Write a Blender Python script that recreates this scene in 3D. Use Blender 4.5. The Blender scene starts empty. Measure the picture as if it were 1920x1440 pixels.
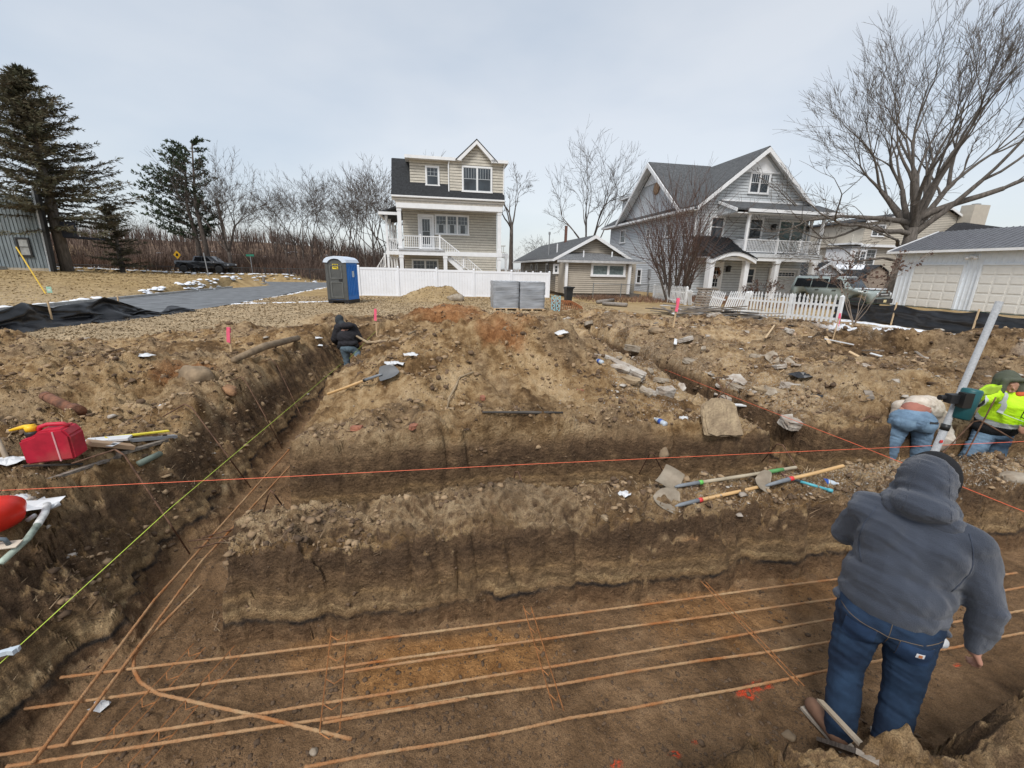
import bpy, math, random
import numpy as np
from mathutils import Vector, Matrix, Euler
random.seed(7); RNG = np.random.default_rng(7)
SC = bpy.context.scene
COL = SC.collection
R_ = math.radians
# ------------------------------------------------------------------ camera
cam_d = bpy.data.cameras.new('camera'); cam = bpy.data.objects.new('camera', cam_d); COL.objects.link(cam)
cam_d.sensor_width = 36; cam_d.lens = 36*777/1920; cam_d.clip_start = .05; cam_d.clip_end = 3000
PT, RL, EYE = R_(15.5), R_(1.2), 2.57
_c, _s, _cp, _sp = math.cos(RL), math.sin(RL), math.cos(PT), math.sin(PT)
_right = Vector((_c, _s*_sp, _s*_cp)); _down = Vector((_s, -_c*_sp, -_c*_cp)); _fwd = Vector((0, _cp, -_sp))
mw = Matrix.Identity(4)
for i in range(3):
    mw[i][0] = _right[i]; mw[i][1] = -_down[i]; mw[i][2] = -_fwd[i]
mw[2][3] = EYE
cam.matrix_world = mw
SC.camera = cam
# ------------------------------------------------------------------ sky, sun, exposure
SUN_EL, SUN_AZ = 52, 200      # azimuth clockwise from +Y: the brighter part of the overcast is behind the camera
world = bpy.data.worlds.new('World'); SC.world = world; world.use_nodes = True
nt = world.node_tree; nt.nodes.clear()
out = nt.nodes.new('ShaderNodeOutputWorld'); sky = nt.nodes.new('ShaderNodeTexSky'); sky.sky_type = 'NISHITA'
sky.sun_disc = False; sky.sun_elevation = R_(SUN_EL); sky.sun_rotation = R_(SUN_AZ); sky.air_density = 1; sky.dust_density = 2
bg1 = nt.nodes.new('ShaderNodeBackground'); bg1.inputs[1].default_value = .03; nt.links.new(sky.outputs[0], bg1.inputs[0])
bg2 = nt.nodes.new('ShaderNodeBackground'); bg2.inputs[1].default_value = .37
tc = nt.nodes.new('ShaderNodeTexCoord'); mp = nt.nodes.new('ShaderNodeMapping'); mp.inputs['Scale'].default_value = (1, 1, 2.6)
nz = nt.nodes.new('ShaderNodeTexNoise'); nz.inputs['Scale'].default_value = 1.3; nz.inputs['Detail'].default_value = 5; nz.inputs['Roughness'].default_value = .5
rp = nt.nodes.new('ShaderNodeValToRGB'); rp.color_ramp.elements[0].position = .38; rp.color_ramp.elements[1].position = .62
rp.color_ramp.elements[0].color = (.73, .80, .875, 1); rp.color_ramp.elements[1].color = (.97, .99, 1.0, 1)
nt.links.new(tc.outputs['Generated'], mp.inputs[0]); nt.links.new(mp.outputs[0], nz.inputs[0]); nt.links.new(nz.outputs[0], rp.inputs[0]); nt.links.new(rp.outputs[0], bg2.inputs[0])
ad = nt.nodes.new('ShaderNodeAddShader'); nt.links.new(bg1.outputs[0], ad.inputs[0]); nt.links.new(bg2.outputs[0], ad.inputs[1]); nt.links.new(ad.outputs[0], out.inputs[0])
sd = bpy.data.lights.new('sun', 'SUN'); sd.energy = 1.5; sd.angle = R_(18); sd.color = (1, .97, .93)
so = bpy.data.objects.new('sun', sd); COL.objects.link(so); so.location = (0, 0, 60)
az = R_(SUN_AZ); dsun = Vector((math.sin(az)*math.cos(R_(SUN_EL)), math.cos(az)*math.cos(R_(SUN_EL)), math.sin(R_(SUN_EL))))
so.rotation_euler = dsun.to_track_quat('Z', 'Y').to_euler()
SC.view_settings.view_transform = 'Standard'; SC.view_settings.look = 'None'; SC.view_settings.exposure = .80; SC.view_settings.gamma = 1
SC.view_settings.use_curve_mapping = False
SC.cycles.max_bounces = 6; SC.cycles.diffuse_bounces = 3; SC.cycles.transparent_max_bounces = 6; SC.cycles.glossy_bounces = 2
# ------------------------------------------------------------------ frame of the building plots: u to the right, v away
TH = R_(10.5); CU, SU = math.cos(TH), math.sin(TH)
def G(a, b, z=0.): return Vector((a*CU-b*SU, a*SU+b*CU, z))
def toab(x, y): return x*CU+y*SU, -x*SU+y*CU
# ------------------------------------------------------------------ mesh builder
class MB:
    def __init__(s): s.v = []; s.f = []
    def add(s, vs, fs):
        n = len(s.v); s.v += [tuple(v) for v in vs]; s.f += [tuple(i+n for i in f) for f in fs]; return s
    def box(s, x0, x1, y0, y1, z0, z1):
        return s.add([(x, y, z) for z in (z0, z1) for y in (y0, y1) for x in (x0, x1)],
              [(0, 2, 3, 1), (4, 5, 7, 6), (0, 1, 5, 4), (2, 6, 7, 3), (0, 4, 6, 2), (1, 3, 7, 5)])
    def obox(s, c, size, M=None):
        M = M or Matrix.Identity(3); c = Vector(c); h = [q/2 for q in size]
        return s.add([c+M@Vector((x*h[0], y*h[1], z*h[2])) for z in (-1, 1) for y in (-1, 1) for x in (-1, 1)],
              [(0, 2, 3, 1), (4, 5, 7, 6), (0, 1, 5, 4), (2, 6, 7, 3), (0, 4, 6, 2), (1, 3, 7, 5)])
    def beam(s, p0, p1, w, h, up=(0, 0, 1)):
        p0, p1 = Vector(p0), Vector(p1); d = p1-p0; L = d.length; d.normalize(); u = Vector(up)
        if abs(d.dot(u)) > .98: u = Vector((0, 1, 0))
        sx = d.cross(u).normalized(); uz = sx.cross(d).normalized()
        M = Matrix((sx, d, uz)).transposed()
        return s.obox((p0+p1)/2, (w, L, h), M)
    def prism(s, poly, ext):
        n = len(poly); e = Vector(ext); P = [Vector(p) for p in poly]
        return s.add(P+[p+e for p in P], [tuple(range(n))[::-1], tuple(range(n, 2*n))]+[(i, (i+1) % n, n+(i+1) % n, n+i) for i in range(n)])
    def quad(s, a, b, c, d): return s.add([a, b, c, d], [(0, 1, 2, 3)])
    def tube(s, pts, r, n=6, caps=True):
        P = [Vector(p) for p in pts]; k = len(P)
        rr = r if hasattr(r, '__len__') else [r]*k
        n0 = len(s.v); pu = None
        for i, p in enumerate(P):
            d = (P[min(i+1, k-1)]-P[max(i-1, 0)])
            if d.length < 1e-9: d = Vector((0, 0, 1))
            d.normalize()
            if pu is None: pu = Vector((0, 0, 1)) if abs(d.z) < .9 else Vector((1, 0, 0))
            sx = d.cross(pu)
            if sx.length < 1e-4: sx = d.cross(Vector((0, 1, 0)))
            sx.normalize(); pu = sx.cross(d).normalized()
            for j in range(n):
                t = 2*math.pi*j/n; s.v.append(tuple(p+(sx*math.cos(t)+pu*math.sin(t))*rr[i]))
        for i in range(k-1):
            for j in range(n):
                a = n0+i*n+j; b = n0+i*n+(j+1) % n; s.f.append((a, b, b+n, a+n))
        if caps and n > 2: s.f.append(tuple(n0+j for j in range(n))[::-1]); s.f.append(tuple(n0+(k-1)*n+j for j in range(n)))
        return s
    def lathe(s, prof, n=16, c=(0, 0, 0), M=None):
        M = M or Matrix.Identity(3); c = Vector(c); n0 = len(s.v); k = len(prof)
        for r, z in prof:
            for j in range(n):
                t = 2*math.pi*j/n; s.v.append(tuple(c+M@Vector((r*math.cos(t), r*math.sin(t), z))))
        for i in range(k-1):
            for j in range(n):
                a = n0+i*n+j; b = n0+i*n+(j+1) % n; s.f.append((a, b, b+n, a+n))
        s.f.append(tuple(n0+j for j in range(n))[::-1]); s.f.append(tuple(n0+(k-1)*n+j for j in range(n)))
        return s
    def ell(s, c, r, M=None, nu=12, nv=8):
        M = M or Matrix.Identity(3); c = Vector(c); n0 = len(s.v)
        s.v.append(tuple(c+M@Vector((0, 0, -r[2]))))
        for i in range(1, nv):
            ph = -math.pi/2+math.pi*i/nv
            for j in range(nu):
                t = 2*math.pi*j/nu; s.v.append(tuple(c+M@Vector((r[0]*math.cos(ph)*math.cos(t), r[1]*math.cos(ph)*math.sin(t), r[2]*math.sin(ph)))))
        s.v.append(tuple(c+M@Vector((0, 0, r[2])))); top = len(s.v)-1
        for j in range(nu): s.f.append((n0, n0+1+(j+1) % nu, n0+1+j)); b = n0+1+(nv-2)*nu; s.f.append((b+j, b+(j+1) % nu, top))
        for i in range(nv-2):
            for j in range(nu):
                a = n0+1+i*nu+j; b = n0+1+i*nu+(j+1) % nu; s.f.append((a, b, b+nu, a+nu))
        return s
    def cap(s, p0, p1, r0, r1, n=14):      # tapered capsule, closed
        p0, p1 = Vector(p0), Vector(p1); d = (p1-p0)
        if d.length < 1e-6: return s.ell(p0, (r0, r0, r0))
        d.normalize(); pts = []; rr = []
        for t in (-.985, -.85, -.6, -.3): pts.append(p0+d*t*r0); rr.append(r0*math.sqrt(1-t*t))
        pts.append(p0); rr.append(r0); pts.append(p1); rr.append(r1)
        for t in (.3, .6, .85, .985): pts.append(p1+d*t*r1); rr.append(r1*math.sqrt(1-t*t))
        return s.tube(pts, rr, n)
    def mesh(s, name, org=(0, 0, 0)):
        me = bpy.data.meshes.new(name); o = Vector(org)
        me.from_pydata([(v[0]-o[0], v[1]-o[1], v[2]-o[2]) for v in s.v], [], s.f); me.update(); return me
def link(me, name, mat=None, parent=None, smooth=False, loc=None):
    o = bpy.data.objects.new(name, me); COL.objects.link(o)
    if mat is not None and not me.materials: me.materials.append(mat)
    if smooth: me.polygons.foreach_set('use_smooth', [True]*len(me.polygons))
    if parent is not None: o.parent = parent
    if loc is not None: o.location = loc
    return o
ORG = [Vector((0, 0, 0))]
def part(name, mb, mat, parent, smooth=False, label=None):        # coordinates in the parent's plot frame
    o = link(mb.mesh(name, ORG[0]), name, mat, parent, smooth)
    if label: o['label'] = label
    return o
def tag(o, label=None, cat=None, group=None, kind=None):
    if label: o['label'] = label
    if cat: o['category'] = cat
    if group: o['group'] = group
    if kind: o['kind'] = kind
    return o
def thing(name, label, cat, loc=(0, 0, 0), rz=0, group=None, org=(0, 0, 0), rot=None):
    o = bpy.data.objects.new(name, None); COL.objects.link(o); o.location = loc; o.rotation_euler = rot or (0, 0, rz)
    o.empty_display_size = .2; ORG[0] = Vector(org); return tag(o, label, cat, group)
def plot(name, label, cat, a, b, z=.7, group=None):               # a building: later coordinates are (a, b, z) of the plot grid
    return thing(name, label, cat, G(a, b, z), TH, group, org=(a, b, z))
def single(name, mb, mat, label, cat, org, group=None, smooth=False, kind=None, rz=0):  # one-mesh thing, world coordinates
    o = link(mb.mesh(name, org), name, mat, None, smooth, loc=org); return tag(o, label, cat, group, kind)
def dup(root, loc, rz=0, label=None, rot=None, scale=None):
    r = root.copy(); COL.objects.link(r); r.location = loc; r.rotation_euler = rot or (0, 0, rz)
    if scale: r.scale = scale
    if label: r['label'] = label
    for ch in list(root.children):
        c = ch.copy(); COL.objects.link(c); c.parent = r
        for g in list(ch.children):
            d = g.copy(); COL.objects.link(d); d.parent = c
    return r
# ------------------------------------------------------------------ materials
def node(nt, t, **k):
    n = nt.nodes.new(t)
    for a, v in k.items():
        if a.startswith('i_'): n.inputs[a[2:].replace('_', ' ')].default_value = v
        else: setattr(n, a, v)
    return n
_M = {}
def M(name, col=(.5, .5, .5), rough=.8, var=.15, scale=6., bump=.0, bscale=40., metal=0., col2=None, spec=.4, stretch=(1, 1, 1), dirt=0., sheen=0., coat=0.):
    if name in _M: return _M[name]
    m = bpy.data.materials.new(name); m.use_nodes = True; nt = m.node_tree; L = nt.links.new
    b = nt.nodes['Principled BSDF']; b.inputs['Roughness'].default_value = rough; b.inputs['Metallic'].default_value = metal
    b.inputs['Specular IOR Level'].default_value = spec
    if sheen: b.inputs['Sheen Weight'].default_value = sheen
    if coat: b.inputs['Coat Weight'].default_value = coat
    c2 = col2 or tuple(max(0, c*(1-var*1.6)) for c in col); c1 = tuple(min(1, c*(1+var*.6)) for c in col) if not col2 else col
    tc = node(nt, 'ShaderNodeTexCoord'); mp = node(nt, 'ShaderNodeMapping'); mp.inputs['Scale'].default_value = stretch
    L(tc.outputs['Object'], mp.inputs[0])
    n = node(nt, 'ShaderNodeTexNoise'); n.inputs['Scale'].default_value = scale; n.inputs['Detail'].default_value = 6; n.inputs['Roughness'].default_value = .6
    L(mp.outputs[0], n.inputs[0])
    r = node(nt, 'ShaderNodeValToRGB'); e = r.color_ramp.elements; e[0].position = .32; e[1].position = .68; e[0].color = (*c2, 1); e[1].color = (*c1, 1)
    L(n.outputs[0], r.inputs[0]); src = r.outputs[0]
    if dirt:
        n2 = node(nt, 'ShaderNodeTexNoise'); n2.inputs['Scale'].default_value = scale*.35; n2.inputs['Detail'].default_value = 8; L(mp.outputs[0], n2.inputs[0])
        r2 = node(nt, 'ShaderNodeValToRGB'); r2.color_ramp.elements[0].position = .52; r2.color_ramp.elements[1].position = .7; L(n2.outputs[0], r2.inputs[0])
        ml = node(nt, 'ShaderNodeMath', operation='MULTIPLY'); ml.inputs[1].default_value = dirt; L(r2.outputs[0], ml.inputs[0])
        mx = node(nt, 'ShaderNodeMixRGB'); mx.inputs[2].default_value = (.20, .14, .09, 1); L(ml.outputs[0], mx.inputs[0]); L(src, mx.inputs[1]); src = mx.outputs[0]
    L(src, b.inputs['Base Color'])
    if bump:
        n3 = node(nt, 'ShaderNodeTexNoise'); n3.inputs['Scale'].default_value = bscale; n3.inputs['Detail'].default_value = 4; L(mp.outputs[0], n3.inputs[0])
        bp = node(nt, 'ShaderNodeBump'); bp.inputs['Strength'].default_value = min(1, bump); bp.inputs['Distance'].default_value = .02*max(1, bump); L(n3.outputs[0], bp.inputs['Height']); L(bp.outputs[0], b.inputs['Normal'])
    _M[name] = m; return m
def glass_mat(name='window_glass', col=(.03, .04, .05), rough=.08):
    m = M(name, col, rough, .5, 1.2, spec=.7); return m
white = M('white_trim', (.78, .79, .80), .5, .05, 3., dirt=.06)
white_old = M('white_paint_weathered', (.74, .75, .75), .6, .08, 8., dirt=.35)
GLASS = glass_mat()
# ================================================================== noise and the shape of the land
def _h(ix, iy, seed):
    n = (ix.astype(np.int64)*374761393+iy.astype(np.int64)*668265263+seed*974711) & 0xffffffff
    n = ((n ^ (n >> 13))*1274126177) & 0xffffffff
    n = (n ^ (n >> 16))*2246822519 & 0xffffffff
    return ((n ^ (n >> 15)) & 0xffff)/65535.
def vn(x, y, seed=0):
    x = np.asarray(x, float); y = np.asarray(y, float)
    ix = np.floor(x); iy = np.floor(y); fx = x-ix; fy = y-iy; fx = fx*fx*(3-2*fx); fy = fy*fy*(3-2*fy)
    a = _h(ix, iy, seed); b = _h(ix+1, iy, seed); c = _h(ix, iy+1, seed); d = _h(ix+1, iy+1, seed)
    return (a*(1-fx)+b*fx)*(1-fy)+(c*(1-fx)+d*fx)*fy-.5
def fbm(x, y, s, o=4, seed=0, g=.5):
    t = 0; A = 1
    for i in range(o):
        r = .7*i+.3; cx, sx = math.cos(r), math.sin(r)
        t = t+A*vn((x*cx-y*sx)/s, (x*sx+y*cx)/s, seed+i*17); s *= .5; A *= g
    return t
def cell(x, y, s, seed=0):            # clod-like bumps: 1 at cell points falling to 0
    x = x/s; y = y/s; ix = np.floor(x); iy = np.floor(y); best = np.full(x.shape, 9.)
    for dx in (-1, 0, 1):
        for dy in (-1, 0, 1):
            jx = ix+dx; jy = iy+dy; px = jx+_h(jx, jy, seed); py = jy+_h(jx, jy, seed+5); rr = .3+.9*_h(jx, jy, seed+9)
            best = np.minimum(best, ((x-px)**2+(y-py)**2)/(rr*rr))
    return np.clip(1-best, 0, 1)
def chunk(x, y, s, seed=0):           # broken blocks: each cell has its own height and tilt, with a crack round it
    x = x/s; y = y/s; ix = np.floor(x); iy = np.floor(y); d1 = np.full(x.shape, 9.); d2 = d1.copy(); h = np.zeros(x.shape)
    for dx in (-1, 0, 1):
        for dy in (-1, 0, 1):
            jx = ix+dx; jy = iy+dy; px = x-jx-_h(jx, jy, seed); py = y-jy-_h(jx, jy, seed+5); d = np.hypot(px, py); hh = _h(jx, jy, seed+9)-.5+(_h(jx, jy, seed+11)-.5)*px+(_h(jx, jy, seed+13)-.5)*py
            n = d < d1; d2 = np.where(n, d1, np.minimum(d2, d)); h = np.where(n, hh, h); d1 = np.where(n, d, d1)
    return h-.45*(1-np.clip((d2-d1)/.22, 0, 1))
def sst(e0, e1, x): t = np.clip((x-e0)/(e1-e0), 0, 1); return t*t*(3-2*t)
# a, b, top above ground, radius a, radius b, sharpness
MOUNDS = [(-.2, 24.7, .75, 1.5, 1.1), (.9, 24.9, .25, .6, .5), (.3, 12.7, .50, 1.3, 1.3), (1.3, 13.6, .3, 1.4, 1.2), (1.05, 6.6, .72, 1.4, 1.05), (2.2, 6.7, .34, 1.2, 1.2), (1.6, 8.3, .25, 1.6, 1.6),
  (-.35, 5.4, .42, .75, .55), (.1, 6.2, .3, 1., .8), (2.4, 5.9, .25, .8, .7), (5.6, 12.6, .5, 1.0, .9), (5.3, 7.9, .42, .7, 1.3), (5.0, 9.8, .3, .8, 1.2), (6.2, 6.1, .22, .8, .9),
  (10.6, 8.2, .5, 1.6, .7), (12.8, 7.6, .45, 1.5, .8), (9.0, 8.9, .35, 1.3, .7), (13.6, 6.0, .4, 1.6, 1.), (8.3, 6.4, .3, 1.2, .8), (7.2, 5.2, .3, 1.0, .6), (9.6, 5.1, .35, 1.3, .7),
  (-6.3, 7.6, .42, 1.5, .8), (-7.6, 8.3, .5, 1.1, .7), (-4.6, 6.8, .28, 1.2, .7), (-8.5, 6.3, .35, 1.5, 1.), (-4.4, 9.0, .15, .8, .6), (-3.3, 10.3, .2, 1.2, .35), (-2.6, 11.6, .3, 1.8, .4),
  (-3.4, 3.6, .12, .9, 1.2), (-3.5, 1.8, .10, .9, .8), (-3.1, 5.6, .16, .5, 1.5), (-3.1, 8.3, .15, .5, 1.5),
  (4.5, 14.0, .18, 2.0, .7), (6.8, 14.6, .25, 2., .6), (9.2, 13.2, .28, 1.6, .6), (11.6, 12.2, .2, 1.6, .7), (-.8, 16.2, .15, 1.6, .5), (4.6, 16.6, .1, 1.2, .5), (-3.5, 14.7, .2, 1.6, .5), (9., 11., .2, 1.4, .5), (5.6, 16.3, .2, 1.6, .5), (3., 11., .2, 1.2, .8), (-.6, 9.3, .2, 1.2, .7)]
def rect_sdf(a, b, a0, a1, b0, b1):
    dx = np.maximum(a0-a, a-a1); dy = np.maximum(b0-b, b-b1)
    return np.hypot(np.maximum(dx, 0), np.maximum(dy, 0))+np.minimum(np.maximum(dx, dy), 0)
def seg_d(a, b, p, q):
    d = np.array(q)-np.array(p); t = np.clip(((a-p[0])*d[0]+(b-p[1])*d[1])/(d@d), 0, 1)
    return np.hypot(a-p[0]-t*d[0], b-p[1]-t*d[1]), t
def dig_zone(a, b):                      # 1 where the ground has been stirred up
    w = fbm(a, b, 3., 3, 71)*2.6
    s = rect_sdf(a+w*.6, b+w, -8.5, 15.5, -3, 16.5)
    lawn_edge = 9.2+(a+8)*.95                # left of the near trench the dug strip narrows towards the street
    s = np.maximum(s, np.where(a < -1, (b+w*.9)-np.minimum(lawn_edge+2.0, 16.5), -9))
    return 1-sst(-.8, .8, s)
def road_sdf(a, b): return np.minimum(rect_sdf(a+2.6*sst(21, 13, b)*(a > -15), b, -16.3+.0*a, -9.9, -6, 53), rect_sdf(a, b, -70, -5.5, 46.0, 52.5))
def land(x, y, fine=True):
    x = np.asarray(x, float); y = np.asarray(y, float)
    a = x*CU+y*SU; b = -x*SU+y*CU
    dz = dig_zone(a, b)
    z = .70+.05*fbm(a, b, 6., 3, 1)+.05*dz+.11*np.exp(-((b-4.35-.1*np.sin(a))/.42)**2)*sst(-1.9, -1., a)*sst(4.2, 2.2, a)
    # the far land: street side rises a little, scrub bank beyond
    lawn = sst(-14.5, -17, a)*sst(22, 40, b+(-a-16)*.8)
    z = z+lawn*.75
    z = z+sst(-24, -40, a)*sst(30, 44, b)*.35
    dist = b+np.where(a < -10, (a+10)*.25, 0)
    bank = sst(58, 88, dist)
    z = z+bank*(2.9*sst(-2, -30, a)+1.5*sst(40, -2, a)+.6)+bank*1.0*fbm(a, b, 22., 3, 4)
    m = 0
    for (ma, mb_, h, ra, rb) in MOUNDS:
        q = ((a-ma)/ra)**2+((b-mb_)/rb)**2
        m = m+h*np.exp(-np.minimum(q, 12)*.95)
    z = z+m*(1+.3*fbm(a, b, .7, 4, 9))
    z = z+dz*(.20*fbm(a, b, 1.5, 3, 11)+.20*np.abs(fbm(a, b, .8, 4, 13)))
    if fine:
        near = 1/(1+np.hypot(x, y)/14.)
        wx = a+.12*fbm(a, b, .35, 3, 8); wy = b+.12*fbm(a, b, .35, 3, 18); lumps = sst(-.15, .3, fbm(a, b, 1.3, 3, 28))
        z = z+dz*(.11*fbm(a, b, .34, 5, 21, .62)-.09*np.abs(fbm(a, b, .5, 4, 22, .6))+.065*cell(wx, wy, .30, 3)*lumps+.045*cell(wx, wy, .13, 5)*(.35+lumps)+.022*cell(a, b, .06, 4)*near+.05*fbm(a, b, .075, 3, 26, .7)*near-.08*np.abs(fbm(a, b, .24, 3, 27, .6))+.085*lumps*chunk(wx, wy, .26, 101)+.045*chunk(wx+.02*vn(a*30, b*30, 6), wy, .10, 103)*(.4+.6*lumps))+(1-dz)*(.02*fbm(a, b, .25, 2, 23)+.03*np.maximum(fbm(a, b, .9, 4, 24), 0))
    # berm tops that the photo shows level
    s1 = rect_sdf(a, b, -1.75, 9, 2.73, 3.22+.12*np.exp(-((a-.3)/.8)**2))
    z1 = .60+.06*sst(2.72, 3.1, b)+.04*fbm(a, b, 1.1, 3, 33)+.05*np.exp(-((a-.35)/.5)**2)
    if fine: z1 = z1+.07*fbm(a, b, .3, 5, 35, .62)+.040*cell(a, b, .11, 36)+.026*cell(a, b, .05, 37)+.03*fbm(a, b, .05, 3, 38, .7)-.06*np.abs(fbm(a, b, .16, 3, 39, .65))+.035*chunk(a+.05*fbm(a, b, .15, 3, 8), b+.05*fbm(a, b, .15, 3, 9), .12, 105)+.018*chunk(a, b, .055, 107)
    k = sst(.25, .02, s1); z = z*(1-k)+z1*k
    # trenches, edges wandering; each is (signed distance, floor, wall width)
    wa = .07*fbm(a, b, .5, 5, 41, .66)+.04*fbm(a, b, 2., 2, 47)+.025*fbm(a, b, .11, 3, 44, .6); wb = .07*fbm(a, b, .6, 5, 43, .66)+.04*fbm(a, b, 2., 2, 49)+.025*fbm(a, b, .11, 3, 45, .6)
    crk = .025*cell(a+.05*fbm(a, b, .1, 2, 46), b, .16, 48) if fine else 0; wa = wa+crk; wb = wb+crk*.7
    if fine: ck = .032*chunk(a+.06*fbm(a, b, .2, 3, 8), b+.06*fbm(a, b, .2, 3, 9), .19, 109); wa = wa+ck; wb = wb+ck
    A = a+wa; B = b+wb
    fl = .016*fbm(a, b, .35, 4, 51)+.012*fbm(a, b, 1.4, 2, 52)
    if fine: fm_ = sst(0, .35, fbm(a, b, .7, 3, 56)); fl = fl+.020*cell(a, b, .07, 53)*fm_+.022*cell(a+.03*vn(a*9, b*9, 3), b, .13, 57)*fm_+.016*fbm(a, b, .06, 3, 54)+.012*fm_*chunk(a+.03*fbm(a, b, .1, 2, 8), b, .075, 111)
    def carve(z, s, floor, w):
        t = .25*sst(-w, 0, s)+.75*np.clip(1+s/w, 0, 1)          # 0 inside, 1 outside
        tt = np.clip(t, 0, 1)
        t2 = np.clip(tt+.05*np.sin(8*tt+5*fbm(a, b, .9, 3, 61))*np.sin(np.pi*tt)+.16*fbm(a*1., b*2, .16, 4, 62, .6)*np.sin(np.pi*tt), 0, 1)
        return np.where(s < 0, floor+fl+(z-floor-fl)*t2, z)
    s = rect_sdf(A, B, -2.5-.25*sst(1.6, .6, B), 12, .74-.75*sst(-.8, -2., A)+.25*sst(.6, 1.2, A)-.13*np.exp(-((A-1.95)/.35)**2), 2.73); w1 = np.where(B > 2.2, .15, .22)
    w1 = np.where(A < -2.0, .32, w1)
    z = carve(z, s, 0., w1)
    s = rect_sdf(A-.10*np.exp(-((B-2.75)/.25)**2)-.12*np.exp(-((B-4.2)/.3)**2)+.10*fbm(a, b, .7, 3, 77), B, -2.78, -1.56, -1., 12.4); wl = np.where(A < -2.17, .52, .10)*np.where(B > 9, 1., 1.)
    z = carve(z, s, 0.+.1*sst(7, 12, b), wl)
    s = rect_sdf(A, B, -1.8, 10, 3.22+.12*np.exp(-((A-.3)/.8)**2), 4.02+.16*np.exp(-((A-1.)/1.1)**2)); w3 = np.where(B > 3.6, .09, .08); z = carve(z, s, 0., w3)
    d, t = seg_d(A, B, (4.3, 3.6), (4.22, 11.5)); s = d-.36+.1*t; z = carve(z, s, .05, .1)
    d, t = seg_d(A, B, (6.6, 10.6), (14, 5.6)); s = d-.42; z = carve(z, s, .30, .35)
    s = rect_sdf(A, B, -2.2, 5, 11.6, 12.2); z = carve(z, s, .35, .2)
    z = z*sst(0, .5, road_sdf(a, b))+.56*(1-sst(0, .5, road_sdf(a, b)))
    return z
def land1(x, y, fine=True): return float(land(np.array([x]), np.array([y]), fine)[0])
def grid_mesh(name, X, Y, Z, keep=None):
    ny, nx = X.shape; me = bpy.data.meshes.new(name)
    co = np.stack([X, Y, Z], -1).reshape(-1, 3)
    i = np.arange(ny*nx).reshape(ny, nx)
    q = np.stack([i[:-1, :-1], i[:-1, 1:], i[1:, 1:], i[1:, :-1]], -1).reshape(-1, 4)
    if keep is not None:
        q = q[keep.reshape(-1)]
        u, inv = np.unique(q.reshape(-1), return_inverse=True); co = co[u]; q = inv.reshape(-1, 4)
    me.vertices.add(len(co)); me.vertices.foreach_set('co', co.astype(np.float32).reshape(-1))
    me.loops.add(q.size); me.loops.foreach_set('vertex_index', q.reshape(-1).astype(np.int32))
    me.polygons.add(len(q)); me.polygons.foreach_set('loop_start', np.arange(0, q.size, 4, dtype=np.int32)); me.polygons.foreach_set('loop_total', np.full(len(q), 4, np.int32))
    me.update(calc_edges=True); me.polygons.foreach_set('use_smooth', np.ones(len(q), bool)); return me, co
def ellm(a, b, A, B, ra, rb, n=.5, seed=0, sc=.5): return sst(1.25, .6, np.sqrt(((a-A)/ra)**2+((b-B)/rb)**2)+n*fbm(a, b, sc, 4, 200+seed))
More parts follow.
